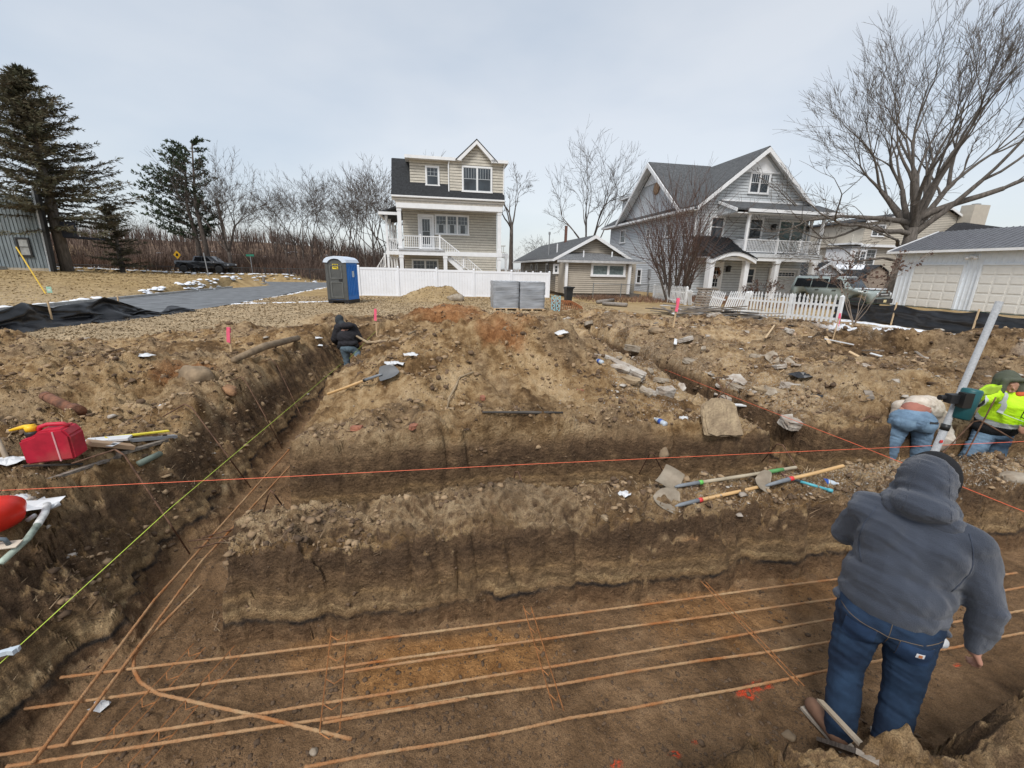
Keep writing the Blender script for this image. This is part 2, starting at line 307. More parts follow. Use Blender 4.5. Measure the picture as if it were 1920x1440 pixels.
def paint(me, co):
    x, y, z = co[:, 0].astype(float), co[:, 1].astype(float), co[:, 2]; a, b = toab(x, y); n = len(co)
    dz = dig_zone(a, b)
    lawn = 1-dz; lawn = np.clip(lawn+sst(.1, .4, fbm(a, b, 1.5, 4, 81))*sst(.05, .5, 1-dz)*.6, 0, 1)
    orange = np.maximum.reduce([ellm(a, b, .35, 12.7, 1.1, 1.2, .5, 1)*.9, ellm(a, b, 1.0, 6.2, .35, .3, .9, 2, .25)*.9, ellm(a, b, 1.05, 7., .7, .6, .8, 3)*.5, ellm(a, b, .15, 2.25, .8, .26, .8, 4)*1.0, ellm(a, b, 2.2, 2.3, .9, .35, .9, 5, .3)*.6, ellm(a, b, -3.5, 6.4, .4, .3, .6, 6)*.8, ellm(a, b, -8, 8.2, .9, .6, .7, 7)*.5, ellm(a, b, -.7, 2.45, .5, .2, .9, 8)*.5, ellm(a, b, 14., 10.2, 2.6, .5, .7, 9, .8)*.5])
    rub = np.maximum.reduce([ellm(a, b, 3.2, 6.6, .8, 1.4, 1.2, 11)*.8, ellm(a, b, 4.6, 5.3, 1.2, .9, 1.2, 12)*.7, ellm(a, b, 5.2, 2.9, 1.9, .5, .9, 13)*.9, ellm(a, b, 2.9, 3.1, .8, .3, 1., 14)*.6, ellm(a, b, 8, 11, 5, 2.5, 1.6, 15)*.45, ellm(a, b, 6, 7, 2.5, 2.5, 1.8, 16)*.35])
    def blot(A, B, r, s): return ellm(a, b, A, B, r, r*.45, 1.8, s, .05)
    g = [toab(*p) for p in ((1.50, 2.02), (1.62, 2.06), (.62, 1.62), (.95, 1.66), (1.08, 1.74), (3.1, 2.25), (4.8, 2.7))]
    spray = np.maximum.reduce([blot(gx, gy, r, 20+i) for i, ((gx, gy), r) in enumerate(zip(g, (.07, .06, .03, .03, .025, .03, .06)))])*(z < .3)
    dark = np.maximum.reduce([sst(.0, .5, fbm(a, b, 2.2, 3, 91))*dz*.7, ellm(a, b, 11, 8.2, 4, 2, .8, 30)*.8, ellm(a, b, 5.6, 12.6, 1.2, 1., .6, 31)*.8, ellm(a, b, 2.2, 15.5, 4, 1.3, 1., 33)*.5])
    snow = sst(.10, .14, fbm(a*.6, b*1.8, .7, 4, 95)*1.0+.30*np.exp(-((a-16.)/2.2)**2)*sst(5, 8, b)*sst(14.5, 12, b)-.02)*sst(12.4, 13.6, a)*sst(17.8, 17.5, a)*sst(14., 12.5, b)
    pale = np.maximum(ellm(a, b, .0, 3.05, 1.5, .28, .7, 41)*.9, np.maximum(ellm(a, b, -1.2, 4.35, .6, .35, .9, 42)*.7, sst(.0, .35, fbm(a, b, .9, 4, 97))*.75))
    for nm, c in (('zone', (lawn, orange, rub, spray)), ('zone2', (dark, snow, pale, dz))):
        at = me.attributes.new(nm, 'FLOAT_COLOR', 'POINT'); at.data.foreach_set('color', np.stack(c, -1).astype(np.float32).reshape(-1))
def ramp(nt, src, stops, interp='LINEAR'):
    r = node(nt, 'ShaderNodeValToRGB'); cr = r.color_ramp; cr.interpolation = interp
    cr.elements[0].position = stops[0][0]; cr.elements[0].color = (*stops[0][1], 1); cr.elements[1].position = stops[-1][0]; cr.elements[1].color = (*stops[-1][1], 1)
    for p, c in stops[1:-1]: e = cr.elements.new(p); e.color = (*c, 1)
    nt.links.new(src, r.inputs[0]); return r.outputs[0]
def mix(nt, f, c1, c2, mode='MIX'):
    m = node(nt, 'ShaderNodeMixRGB', blend_type=mode)
    for i, s in ((0, f), (1, c1), (2, c2)):
        if hasattr(s, 'links'): nt.links.new(s, m.inputs[i])
        else: m.inputs[i].default_value = s if not isinstance(s, tuple) else (*s, 1)
    return m.outputs[0]
def math_(nt, op, a, b=None, c=None, clamp=False):
    m = node(nt, 'ShaderNodeMath', operation=op, use_clamp=clamp)
    for i, s in enumerate((a, b, c)):
        if s is None: continue
        if hasattr(s, 'links'): nt.links.new(s, m.inputs[i])
        else: m.inputs[i].default_value = s
    return m.outputs[0]
def noise(nt, vec, sc, det=5, rough=.6, stretch=None):
    if stretch:
        mp = node(nt, 'ShaderNodeMapping'); mp.inputs['Scale'].default_value = stretch; nt.links.new(vec, mp.inputs[0]); vec = mp.outputs[0]
    n = node(nt, 'ShaderNodeTexNoise'); n.inputs['Scale'].default_value = sc; n.inputs['Detail'].default_value = det; n.inputs['Roughness'].default_value = rough
    nt.links.new(vec, n.inputs[0]); return n.outputs[0]
def soil_material():
    m = bpy.data.materials.new('stirred_soil'); m.use_nodes = True; nt = m.node_tree; L = nt.links.new; b = nt.nodes['Principled BSDF']
    geo = node(nt, 'ShaderNodeNewGeometry'); pos = geo.outputs['Position']
    sep = node(nt, 'ShaderNodeSeparateXYZ'); L(pos, sep.inputs[0]); sn = node(nt, 'ShaderNodeSeparateXYZ'); L(geo.outputs['Normal'], sn.inputs[0])
    def attr(n):
        at = node(nt, 'ShaderNodeAttribute', attribute_name=n, attribute_type='GEOMETRY'); s = node(nt, 'ShaderNodeSeparateColor'); L(at.outputs['Color'], s.inputs[0]); return s.outputs[0], s.outputs[1], s.outputs[2], at.outputs['Alpha']
    lawn, orange, rub, spray = attr('zone'); dark, snow, pale, dz = attr('zone2')
    nA = noise(nt, pos, 1.6, 8, .60); nB = noise(nt, pos, 9., 7, .65); nC = noise(nt, pos, 45., 5, .7); nD = noise(nt, pos, 160., 3, .7)
    # loose surface soil
    f = math_(nt, 'ADD', math_(nt, 'MULTIPLY', nA, .62), math_(nt, 'MULTIPLY', nB, .38))
    top = ramp(nt, f, [(.36, (.085, .050, .024)), (.44, (.17, .102, .048)), (.49, (.285, .185, .094)), (.545, (.42, .295, .165)), (.65, (.58, .44, .275))])
    darkc = ramp(nt, f, [(.38, (.042, .026, .014)), (.47, (.105, .066, .036)), (.54, (.22, .145, .080)), (.66, (.44, .32, .19))])
    top = mix(nt, dark, top, darkc)
    top = mix(nt, math_(nt, 'MULTIPLY', pale, .6), top, ramp(nt, nB, [(.35, (.22, .155, .095)), (.6, (.43, .33, .22))]))
    top = mix(nt, math_(nt, 'MULTIPLY', orange, .85), top, ramp(nt, nB, [(.35, (.20, .085, .035)), (.55, (.36, .17, .075)), (.7, (.46, .26, .14))]))
    sp = ramp(nt, nC, [(.54, (0, 0, 0)), (.60, (1, 1, 1))])
    top = mix(nt, math_(nt, 'MULTIPLY', rub, sp), top, ramp(nt, nB, [(.4, (.50, .46, .40)), (.6, (.62, .60, .56))]))
    # bands laid open in the trench walls
    zn = math_(nt, 'ADD', sep.outputs[2], math_(nt, 'MULTIPLY', math_(nt, 'SUBTRACT', noise(nt, pos, 1.1, 4, .6), .5), .20))
    zn = math_(nt, 'ADD', zn, math_(nt, 'MULTIPLY', math_(nt, 'SUBTRACT', noise(nt, pos, 7., 6, .7), .5), .07))
    band = ramp(nt, zn, [(.0, (.20, .125, .070)), (.125, (.15, .095, .056)), (.148, (.034, .028, .024)), (.160, (.05, .04, .033)), (.180, (.29, .20, .11)), (.225, (.40, .295, .17)), (.255, (.22, .155, .09)), (.30, (.25, .175, .10)),
                          (.325, (.32, .22, .12)), (.36, (.17, .115, .066)), (.43, (.155, .102, .060)), (.52, (.10, .066, .041)), (.66, (.125, .082, .050)), (.78, (.22, .15, .09))]
    , 'LINEAR')
    band = mix(nt, ramp(nt, noise(nt, pos, 2.6, 6, .65), [(.46, (0, 0, 0)), (.64, (.75, .75, .75))]), band, ramp(nt, nB, [(.35, (.12, .078, .045)), (.55, (.24, .16, .092)), (.7, (.38, .27, .16))]))
    band = mix(nt, .8, band, ramp(nt, noise(nt, pos, 11., 8, .7, (1, 1, 2)), [(.36, (.55, .52, .50)), (.64, (1.45, 1.42, 1.4))]), 'MULTIPLY')
    steep = node(nt, 'ShaderNodeMapRange'); L(sn.outputs[2], steep.inputs[0]); steep.inputs[1].default_value = .86; steep.inputs[2].default_value = .55
    low = node(nt, 'ShaderNodeMapRange'); L(zn, low.inputs[0]); low.inputs[1].default_value = .84; low.inputs[2].default_value = .72
    wf = math_(nt, 'MULTIPLY', math_(nt, 'MULTIPLY', steep.outputs[0], low.outputs[0]), dz)
    col = mix(nt, wf, top, band)
    # trench floor: damp trodden earth
    flo = node(nt, 'ShaderNodeMapRange'); L(sep.outputs[2], flo.inputs[0]); flo.inputs[1].default_value = .16; flo.inputs[2].default_value = .07
    ff = math_(nt, 'MULTIPLY', flo.outputs[0], math_(nt, 'SUBTRACT', 1., steep.outputs[0]))
    fc = ramp(nt, f, [(.34, (.09, .055, .030)), (.45, (.20, .124, .068)), (.55, (.29, .185, .105)), (.68, (.42, .28, .165))])
    fc = mix(nt, math_(nt, 'MULTIPLY', orange, .9), fc, ramp(nt, nB, [(.35, (.26, .13, .05)), (.6, (.48, .26, .11))]))
    col = mix(nt, ff, col, fc)
    # dry lawn
    lg = ramp(nt, noise(nt, pos, 2.2, 8, .75), [(.34, (.27, .195, .12)), (.46, (.40, .305, .19)), (.60, (.52, .41, .27))])
    far = node(nt, 'ShaderNodeMapRange'); L(sep.outputs[1], far.inputs[0]); far.inputs[1].default_value = 17; far.inputs[2].default_value = 26
    lg2 = ramp(nt, noise(nt, pos, 1.2, 8, .7), [(.34, (.23, .155, .075)), (.52, (.37, .265, .135)), (.66, (.46, .345, .19))])
    bk = node(nt, 'ShaderNodeMapRange'); L(math_(nt, 'ADD', sep.outputs[1], math_(nt, 'MULTIPLY', sep.outputs[0], .35)), bk.inputs[0]); bk.inputs[1].default_value = 44; bk.inputs[2].default_value = 49; lg2 = mix(nt, bk.outputs[0], lg2, ramp(nt, noise(nt, pos, .5, 8, .7), [(.35, (.09, .06, .045)), (.5, (.15, .105, .075)), (.62, (.22, .155, .11))]))
    col = mix(nt, lawn, col, mix(nt, far.outputs[0], lg, lg2))
    col = mix(nt, math_(nt, 'MULTIPLY', spray, ramp(nt, nC, [(.38, (0, 0, 0)), (.55, (1, 1, 1))])), col, (.85, .13, .07))
    col = mix(nt, snow, col, (.80, .83, .88))
    tiny = ramp(nt, nD, [(.36, (.36, .34, .31)), (.64, (1.6, 1.57, 1.52))]); tinyf = math_(nt, 'MULTIPLY', math_(nt, 'SUBTRACT', 1., math_(nt, 'MULTIPLY', lawn, .6)), .55); col = mix(nt, tinyf, col, tiny, 'MULTIPLY')
    warm = node(nt, 'ShaderNodeHueSaturation'); warm.inputs['Saturation'].default_value = 1.04; warm.inputs['Value'].default_value = 1.04; L(col, warm.inputs['Color']); L(warm.outputs[0], b.inputs['Base Color'])
    b.inputs['Roughness'].default_value = .93; b.inputs['Specular IOR Level'].default_value = .25
    vo = node(nt, 'ShaderNodeTexVoronoi'); vo.inputs['Scale'].default_value = 34; L(pos, vo.inputs[0])
    hgt = math_(nt, 'ADD', math_(nt, 'MULTIPLY', nB, 1.4), math_(nt, 'ADD', math_(nt, 'MULTIPLY', nC, .8), math_(nt, 'ADD', math_(nt, 'MULTIPLY', nD, .3), math_(nt, 'MULTIPLY', vo.outputs[0], -.25))))
    bp = node(nt, 'ShaderNodeBump'); bp.inputs['Strength'].default_value = .95; bp.inputs['Distance'].default_value = .045
    L(hgt, bp.inputs['Height']); L(bp.outputs[0], b.inputs['Normal']); return m
SOIL = soil_material()
NR, NC_ = 800, 740
Fr = .42*(36/.42)**(np.linspace(0, 1, NR)); Uc = np.linspace(-2.2, 2.2, NC_)
GX = Uc[None, :]*Fr[:, None]; GY = np.repeat(Fr[:, None], NC_, 1)
GZ = land(GX, GY)
me, co = grid_mesh('ground', GX, GY, GZ); paint(me, co)
ground = link(me, 'ground', SOIL); tag(ground, 'dug-up brown building plot with footing trenches and soil heaps', kind='structure')
# the land around and beyond
gx = np.concatenate([np.arange(-420, -90, 12), np.arange(-90, 90, 1.5), np.arange(90, 421, 12)]); gy = np.concatenate([np.arange(-60, 120, 1.5), np.arange(120, 900, 18)])
OX, OY = np.meshgrid(gx, gy); OZ = land(OX, OY, False)
ins = (OY < 34.2) & (OY > -1.6) & (np.abs(OX) < np.maximum(2.2*OY-.3, 2.6)); OZ = np.where(ins, -1.6, OZ)
ins2 = (OY < 36) & (OY > -2) & (np.abs(OX) < 2.2*OY+1.5) & ~ins; OZ = np.where(ins2, OZ-.12, OZ)
me, co = grid_mesh('land_beyond', OX, OY, OZ); paint(me, co)
tag(link(me, 'land_beyond', SOIL), 'flat dry land running out beyond the plot', kind='structure')
# ================================================================== houses
def siding(mb, ax, fixed, lo, hi, z0, z1, row, clip=None, out=-1, t=.03, t0=.0, gap=.026):
    """lapped courses on a wall; ax 'a' runs along a at b=fixed, ax 'b' runs along b at a=fixed; out = direction of the outside"""
    n = max(1, int(round((z1-z0)/row))); h = (z1-z0)/n
    for i in range(n):
        za = z0+i*h; zb = za+h
        l0, h0 = (lo, hi) if clip is None else clip(za+h*.5)
        if h0-l0 < .05: continue
        f0 = fixed+out*(t0+t); f1 = fixed+out*(t0+.006)
        P = lambda q, z, f: (q, f, z) if ax == 'a' else (f, q, z)
        zc = za+gap; mb.add([P(l0, zc, f0), P(h0, zc, f0), P(h0, zb, f1), P(l0, zb, f1), P(l0, zc, fixed), P(h0, zc, fixed)], [(0, 1, 2, 3), (4, 5, 1, 0), (0, 3, 4), (5, 2, 1)])
        if not hasattr(mb, 'joint'): mb.joint = MB()  # mb.joint holds the painted lap shadow strips
        fj = fixed+out*.004; mb.joint.add([P(l0, za, fj), P(h0, za, fj), P(h0, zc, fj), P(l0, zc, fj)], [(0, 1, 2, 3)])  # dark strip paints in the shadow line under each lapped course
def window(par, ax, fixed, c, z0, w, h, cols=2, rows=1, out=-1, tr=.11, split=1, hung=True, gcols=3, frame_mat=None, glass=None, curtain=None, trim=True):
    """trim frame + sashes (child) + glass; top sash with small panes. split = number of units side by side"""
    fm = frame_mat or white; P = lambda q, f, z: (q, fixed+out*f, z) if ax == 'a' else (fixed+out*f, q, z)
    def bx(mb, q0, q1, f0, f1, za, zb):
        p, r = P(q0, f0, za), P(q1, f1, zb); mb.box(min(p[0], r[0]), max(p[0], r[0]), min(p[1], r[1]), max(p[1], r[1]), za, zb)
    fr = MB(); x0, x1 = c-w/2, c+w/2
    bx(fr, x0, x0+tr, .0, .07, z0, z0+h); bx(fr, x1-tr, x1, .0, .07, z0, z0+h); bx(fr, x0+tr, x1-tr, .0, .07, z0+h-tr, z0+h); bx(fr, x0-.03, x1+.03, .0, .10, z0-.02, z0+tr*.8)
    uw = (w-2*tr)/split
    for k in range(1, split): bx(fr, x0+tr+k*uw-tr*.4, x0+tr+k*uw+tr*.4, .0, .065, z0+tr*.8, z0+h-tr)
    f = part('window', fr, fm, par)
    g = MB(); mu = MB()
    for k in range(split):
        u0 = x0+tr+k*uw+(tr*.4 if k else 0); u1 = x0+tr+(k+1)*uw-(tr*.4 if k < split-1 else 0); zb, zt = z0+tr*.8, z0+h-tr
        g = MB(); bx(g, u0, u1, .018, .028, zb, zt); part('pane', g, glass or GLASS, f)
        e = .035
        bx(mu, u0, u0+e, .028, .05, zb, zt); bx(mu, u1-e, u1, .028, .05, zb, zt); bx(mu, u0+e, u1-e, .028, .05, zb, zb+e); bx(mu, u0+e, u1-e, .028, .05, zt-e, zt)
        zm = zb+(zt-zb)*.52
        if hung: bx(mu, u0+e, u1-e, .028, .055, zm-.02, zm+.02)
        if gcols:
            zlo = zm+.02 if hung else zb+e
            for j in range(1, gcols): q = u0+(u1-u0)*j/gcols; bx(mu, q-.011, q+.011, .028, .04, zlo, zt-e)
            for r in range(1, rows+1 if rows else 0): zz = zlo+(zt-e-zlo)*r/(rows+1); bx(mu, u0+e, u1-e, .028, .0395, zz-.011, zz+.011)
        if curtain:
            cu = MB(); bx(cu, u0+.04, u0+.04+(u1-u0)*.22, .0285, .031, zb+.03, zm-.03); part('curtain', cu, curtain, f); cu = MB(); bx(cu, u1-.04-(u1-u0)*.22, u1-.04, .0285, .031, zb+.03, zm-.03); part('curtain', cu, curtain, f)
    part('sash', mu, M('grey_sash', (.42, .45, .47), .5, .05) if frame_mat is None else fm, f); return f
def railing(par, p0, p1, z0, z1, zb0=None, n=None, mat=None, posts=(True, True), name='railing'):
    """rail between two (a,b) points; slopes when zb0 given: (z at p1)"""
    mat = mat or white; p0, p1 = Vector(p0), Vector(p1); d = (p1-p0); L = math.hypot(d.x, d.y); n = n or int(L/.13); hgt = z1-z0
    mb = MB(); dz = 0 if zb0 is None else zb0-z0
    mb.beam((p0.x, p0.y, z1-.03), (p1.x, p1.y, z1-.03+dz), .07, .06); r = part(name, mb, mat, par); part('bottom_rail', MB().beam((p0.x, p0.y, z0+.09), (p1.x, p1.y, z0+.09+dz), .05, .05), mat, r)
    bm_ = MB()
    for i in range(1, n):
        t = i/n; x, y = p0.x+d.x*t, p0.y+d.y*t; bm_.box(x-.018, x+.018, y-.018, y+.018, z0+.10+dz*t, z1-.05+dz*t)
    o = part('baluster', bm_, mat, r); tag(o, kind='stuff')
    pm = MB()
    for k, (fl, q, dd) in enumerate(((posts[0], p0, 0), (posts[1], p1, dz))):
        if fl:
            pm = MB().box(q.x-.06, q.x+.06, q.y-.06, q.y+.06, z0-.1+dd, z1+.06+dd); pm.add([(q.x-.08, q.y-.08, z1+.06+dd), (q.x+.08, q.y-.08, z1+.06+dd), (q.x+.08, q.y+.08, z1+.06+dd), (q.x-.08, q.y+.08, z1+.06+dd), (q.x, q.y, z1+.13+dd)], [(0, 3, 2, 1), (0, 1, 4), (1, 2, 4), (2, 3, 4), (3, 0, 4)]); part('rail_post', pm, mat, par)
    return r
def column(par, a, b, z0, z1, w=.26, mat=None, name='column'):
    mb = MB().box(a-w/2, a+w/2, b-w/2, b+w/2, z0+.24, z1-.20); mb.box(a-w*.62, a+w*.62, b-w*.62, b+w*.62, z0, z0+.24); mb.box(a-w*.6, a+w*.6, b-w*.6, b+w*.6, z1-.20, z1); return part(name, mb, mat or white, par)
def brick_bump(m, sx, sz, strength=.6, off=.5, axis='XZ'):
    nt = m.node_tree; L = nt.links.new; b = nt.nodes['Principled BSDF']; tc = node(nt, 'ShaderNodeTexCoord'); s = node(nt, 'ShaderNodeSeparateXYZ'); L(tc.outputs['Object'], s.inputs[0])
    c = node(nt, 'ShaderNodeCombineXYZ'); L(math_(nt, 'ADD', s.outputs[0], s.outputs[1]), c.inputs[0]); L(s.outputs[2], c.inputs[1])
    br = node(nt, 'ShaderNodeTexBrick', offset=off); br.inputs['Scale'].default_value = 1; br.inputs['Brick Width'].default_value = sx; br.inputs['Row Height'].default_value = sz; br.inputs['Mortar Size'].default_value = .006
    br.inputs['Color1'].default_value = (1, 1, 1, 1); br.inputs['Color2'].default_value = (.80, .80, .80, 1); br.inputs['Mortar'].default_value = (.45, .45, .45, 1); L(c.outputs[0], br.inputs[0])
    src = b.inputs['Base Color'].links[0].from_socket; L(mix(nt, strength, src, br.outputs[0], 'MULTIPLY'), b.inputs['Base Color']); return m
SH_BEIGE = brick_bump(M('beige_shingle_siding', (.56, .525, .45), .75, .08, 5.), .17, .14, .45)
SH_DARKROOF = brick_bump(M('charcoal_shingles', (.035, .038, .042), .9, .3, 9., bump=.5), .30, .13, .7)
SH_GREYROOF = brick_bump(M('grey_shingles', (.115, .12, .125), .9, .35, 7., bump=.5), .30, .13, .7)
SH_GREY2 = brick_bump(M('pale_grey_shingles', (.19, .195, .20), .9, .35, 9., bump=.5), .30, .13, .7)
GREYSID = M('blue_grey_siding', (.56, .59, .62), .6, .06, 3.)
GREYSHK = brick_bump(M('blue_grey_shakes', (.55, .58, .60), .7, .08, 3.), .19, .16, .5)
TAN = M('tan_vinyl_siding', (.43, .38, .31), .6, .07, 3.)
CUR = M('white_curtain', (.45, .48, .5), .8)
def slab(par, name, pts, th, mat, label=None):     # roof plane: polygon extruded downward
    return part(name, MB().prism(pts, (0, 0, -th)), mat, par, label=label)
def slab_b(par, name, prof, b0, b1, mat): return part(name, MB().prism([(p[0], b0, p[1]) for p in prof], (0, b1-b0, 0)), mat, par)
_part = part
def part(name, mb, mat, parent, smooth=False, label=None):
    o = _part(name, mb, mat, parent, smooth, label)
    if hasattr(mb, 'joint'): _part('siding_shadow_line', mb.joint, M('painted_lap_shadow', (.07, .065, .06), .95), o)  # strips coloured dark as the shade below each siding lap
    return o
# ------------------------------------------------------------------ tall beige house
H1 = plot('beige_house', 'tall three-storey beige shingled house with white columns and stairs behind the white vinyl fence', 'house', 1.2, 32.8)
W0, W1, B0, B1 = -2.3, 4.9, 34.3, 43.0
mb = MB(); mb.box(W0+.03, W1-.03, B0+.03, B1, .6, 7.0); wall = part('wall', mb, SH_BEIGE, H1)
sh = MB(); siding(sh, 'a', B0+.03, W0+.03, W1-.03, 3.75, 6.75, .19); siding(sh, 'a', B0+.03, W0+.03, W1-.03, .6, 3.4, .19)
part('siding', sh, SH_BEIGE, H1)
for a in (-2.38, .8, 4.85): column(H1, a, 32.8, .6, 3.42, .27)
for a in (-2.40, 4.85): column(H1, a, 32.8, 3.72, 6.62, .27)
part('porch_beam', MB().box(-2.62, 5.06, 32.62, 32.95, 3.42, 3.72), white, H1)
part('porch_beam', MB().box(-2.62, -2.3, 32.96, 34.2, 3.42, 3.72), white, H1)
part('deck', MB().box(-2.55, .75, 32.56, 34.3, 3.725, 3.86), M('grey_deck', (.42, .43, .44), .7), H1)
part('porch_ceiling', MB().box(-2.5, 4.95, 32.96, 34.28, 6.72, 6.76), white, H1)
part('entablature', MB().box(-2.58, 5.05, 32.58, 33.0, 6.62, 6.95), white, H1)
part('frieze', MB().box(-2.62, 5.1, 32.66, 33.0, 6.952, 7.10), M('beige_frieze', (.55, .50, .43), .7), H1)
part('gutter', MB().prism([(-2.85, 32.6, 7.22), (-2.85, 32.42, 7.32), (-2.85, 32.42, 7.42), (-2.85, 32.75, 7.42), (-2.85, 32.75, 7.1)], (8.05, 0, 0)), white, H1)
slab(H1, 'roof', [(-2.85, 32.5, 7.40), (5.2, 32.5, 7.40), (5.2, 34.1, 10.08), (-2.85, 34.1, 10.08)], .16, SH_DARKROOF)
part('attic', MB().prism([(-2.7, 32.9, 7.15), (-2.7, 42.6, 7.15), (-2.7, 41, 9.9), (-2.7, 34.2, 9.9)], (7.7, 0, 0)), SH_BEIGE, H1)
part('upper_roof', MB().box(-2.8, 5.2, 34.1, 41, 9.94, 10.1), SH_DARKROOF, H1)
part('roof_deck_wall', MB().box(-.3, 4.6, 34.6, 38, 10.11, 10.38), white, H1)
for (a0, a1, b0, z0, z1, nm) in ((-1.55, 1.2, 33.12, 7.78, 9.82, 'dormer'), (1.22, 5.10, 32.86, 7.55, 9.85, 'dormer')):
    d = part(nm, MB().box(a0, a1, b0, 36, z0-.02, z1+.1), SH_BEIGE, H1)
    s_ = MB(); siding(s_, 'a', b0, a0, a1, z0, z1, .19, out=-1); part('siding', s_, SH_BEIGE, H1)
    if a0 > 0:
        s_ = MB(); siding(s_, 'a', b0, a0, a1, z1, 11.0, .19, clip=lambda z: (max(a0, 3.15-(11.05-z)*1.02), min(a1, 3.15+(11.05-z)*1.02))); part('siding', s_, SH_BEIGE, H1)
        part('gable', MB().prism([(2.1, b0+.01, 9.9), (4.25, b0+.01, 9.9), (3.15, b0+.01, 11.05)], (0, 2, 0)), SH_BEIGE, d)
    part('corner_board', MB().box(a0-.02, a1+.02, b0-.06, b0-.032, z0-.12, z0-.01), white, d)
part('eave', MB().box(-1.85, 2.12, 32.62, 34.5, 9.86, 10.06), white, H1); part('eave', MB().box(4.2, 5.42, 32.5, 34.5, 9.86, 10.06), white, H1)
for s in (-1, 1):
    part('rake_board', MB().beam((3.15, 32.62, 11.22), (3.15+s*1.42, 32.62, 9.92), .12, .20, (0, -1, 0)) if 0 else MB().prism([(3.15, 32.5, 11.26), (3.15+s*1.42, 32.5, 9.92), (3.15+s*1.16, 32.5, 9.86), (3.15, 32.5, 10.98)], (0, .3, 0)), white, H1)
    slab(H1, 'gable_roof', [(3.15, 32.48, 11.32), (3.15+s*1.5, 32.48, 9.94), (3.15+s*1.5, 35, 9.94), (3.15, 35, 11.32)], .07, SH_DARKROOF)
window(H1, 'a', 33.09, .02, 8.2, 1.0, 1.32, 2, 1); window(H1, 'a', 32.83, 3.2, 7.9, 2.2, 1.72, split=2, rows=0, gcols=5)
window(H1, 'a', 34.30, 1.40, 5.02, 2.62, 1.45, split=3, rows=1, curtain=CUR); window(H1, 'a', 34.30, -.72, 1.7, 2.05, 1.48, split=2, rows=1)
dr = part('door', MB().box(-1.0, -.12, 34.19, 34.26, 3.87, 6.2), white, H1); window(dr, 'a', 34.2, -.56, 4.2, .72, 1.95, rows=0, gcols=3, tr=.06)
part('door_frame', MB().box(-1.16, -1.01, 34.16, 34.27, 3.87, 6.42).box(-.11, .04, 34.16, 34.27, 3.87, 6.42).box(-1.01, -.11, 34.16, 34.27, 6.21, 6.42), white, H1)
railing(H1, (-2.26, 32.8), (-.96, 32.8), 3.86, 4.78, posts=(False, True)); railing(H1, (-.96, 32.8), (.42, 32.8), 3.86, 4.78, posts=(False, True))
railing(H1, (.46, 32.8), (2.15, 32.8), 3.86, 4.78, zb0=2.60, posts=(False, False), name='stair_railing'); railing(H1, (2.15, 32.8), (3.95, 32.8), 2.66, 3.55, zb0=1.2, posts=(True, True), name='stair_railing')
st = MB()
for i in range(16): st.box(.8+i*.21, 1.03+i*.21, 32.9, 34.0, 3.62-i*.185-.20, 3.62-i*.185)
part('stairs', st, white, H1); part('stringer', MB().prism([(.75, 32.84, 3.66), (.75, 32.84, 3.3), (4.05, 32.84, .4), (4.2, 32.84, .7)], (0, .05, 0)), white, H1)
part('downspout', MB().tube([(1.21, 32.75, 9.85), (1.16, 32.82, 9.6), (1.16, 32.82, 7.75)], .05, 6), white, H1); part('downspout', MB().tube([(5.2, 32.6, 9.9), (5.14, 32.8, 9.6), (5.14, 32.8, 7.5)], .05, 6), white, H1)
for a in (-.95, 1.0): part('vent_pipe', MB().tube([(a, 35, 10.1), (a, 35, 10.55)], .04, 6), white, H1)
slab(H1, 'side_porch_roof', [(-3.9, 33.7, 6.42), (-2.55, 33.7, 6.9), (-2.55, 42, 6.9), (-3.9, 42, 6.42)], .12, SH_DARKROOF); part('side_porch_trim', MB().box(-3.95, -2.6, 33.6, 33.69, 6.22, 6.42).box(-3.95, -3.8, 33.7, 42, 6.2, 6.32), white, H1)
part('side_deck', MB().box(-3.6, -2.3, 34.0, 42, 3.45, 3.72), white, H1)
for b in (34.1, 36.6, 39.3, 41.8): column(H1, -3.45, b, .6, 3.45, .16); column(H1, -3.45, b, 3.72, 6.22, .16)
railing(H1, (-3.4, 34.1), (-2.5, 34.1), 3.72, 4.6, posts=(False, False)); railing(H1, (-3.45, 34.1), (-3.45, 41.8), 3.72, 4.6, posts=(False, False))
for k, a in enumerate((-4.9, -6.3)): railing(H1, (-3.9-k*1.9, 36), (-4.8-k*1.9+.1, 36), 2.6-k*1.2, 3.5-k*1.2, zb0=1.4-k*.9, name='stair_railing')
part('side_balcony', MB().box(4.95, 5.8, 34.2, 37, 3.5, 3.72), white, H1); column(H1, 5.65, 34.3, .6, 3.5, .16); railing(H1, (5.0, 34.3), (5.6, 34.3), 3.72, 4.35, posts=(False, False), mat=M('pale_lattice', (.6, .57, .5), .7)); railing(H1, (5.0, 36), (7.0, 36), 1.55, 2.52)
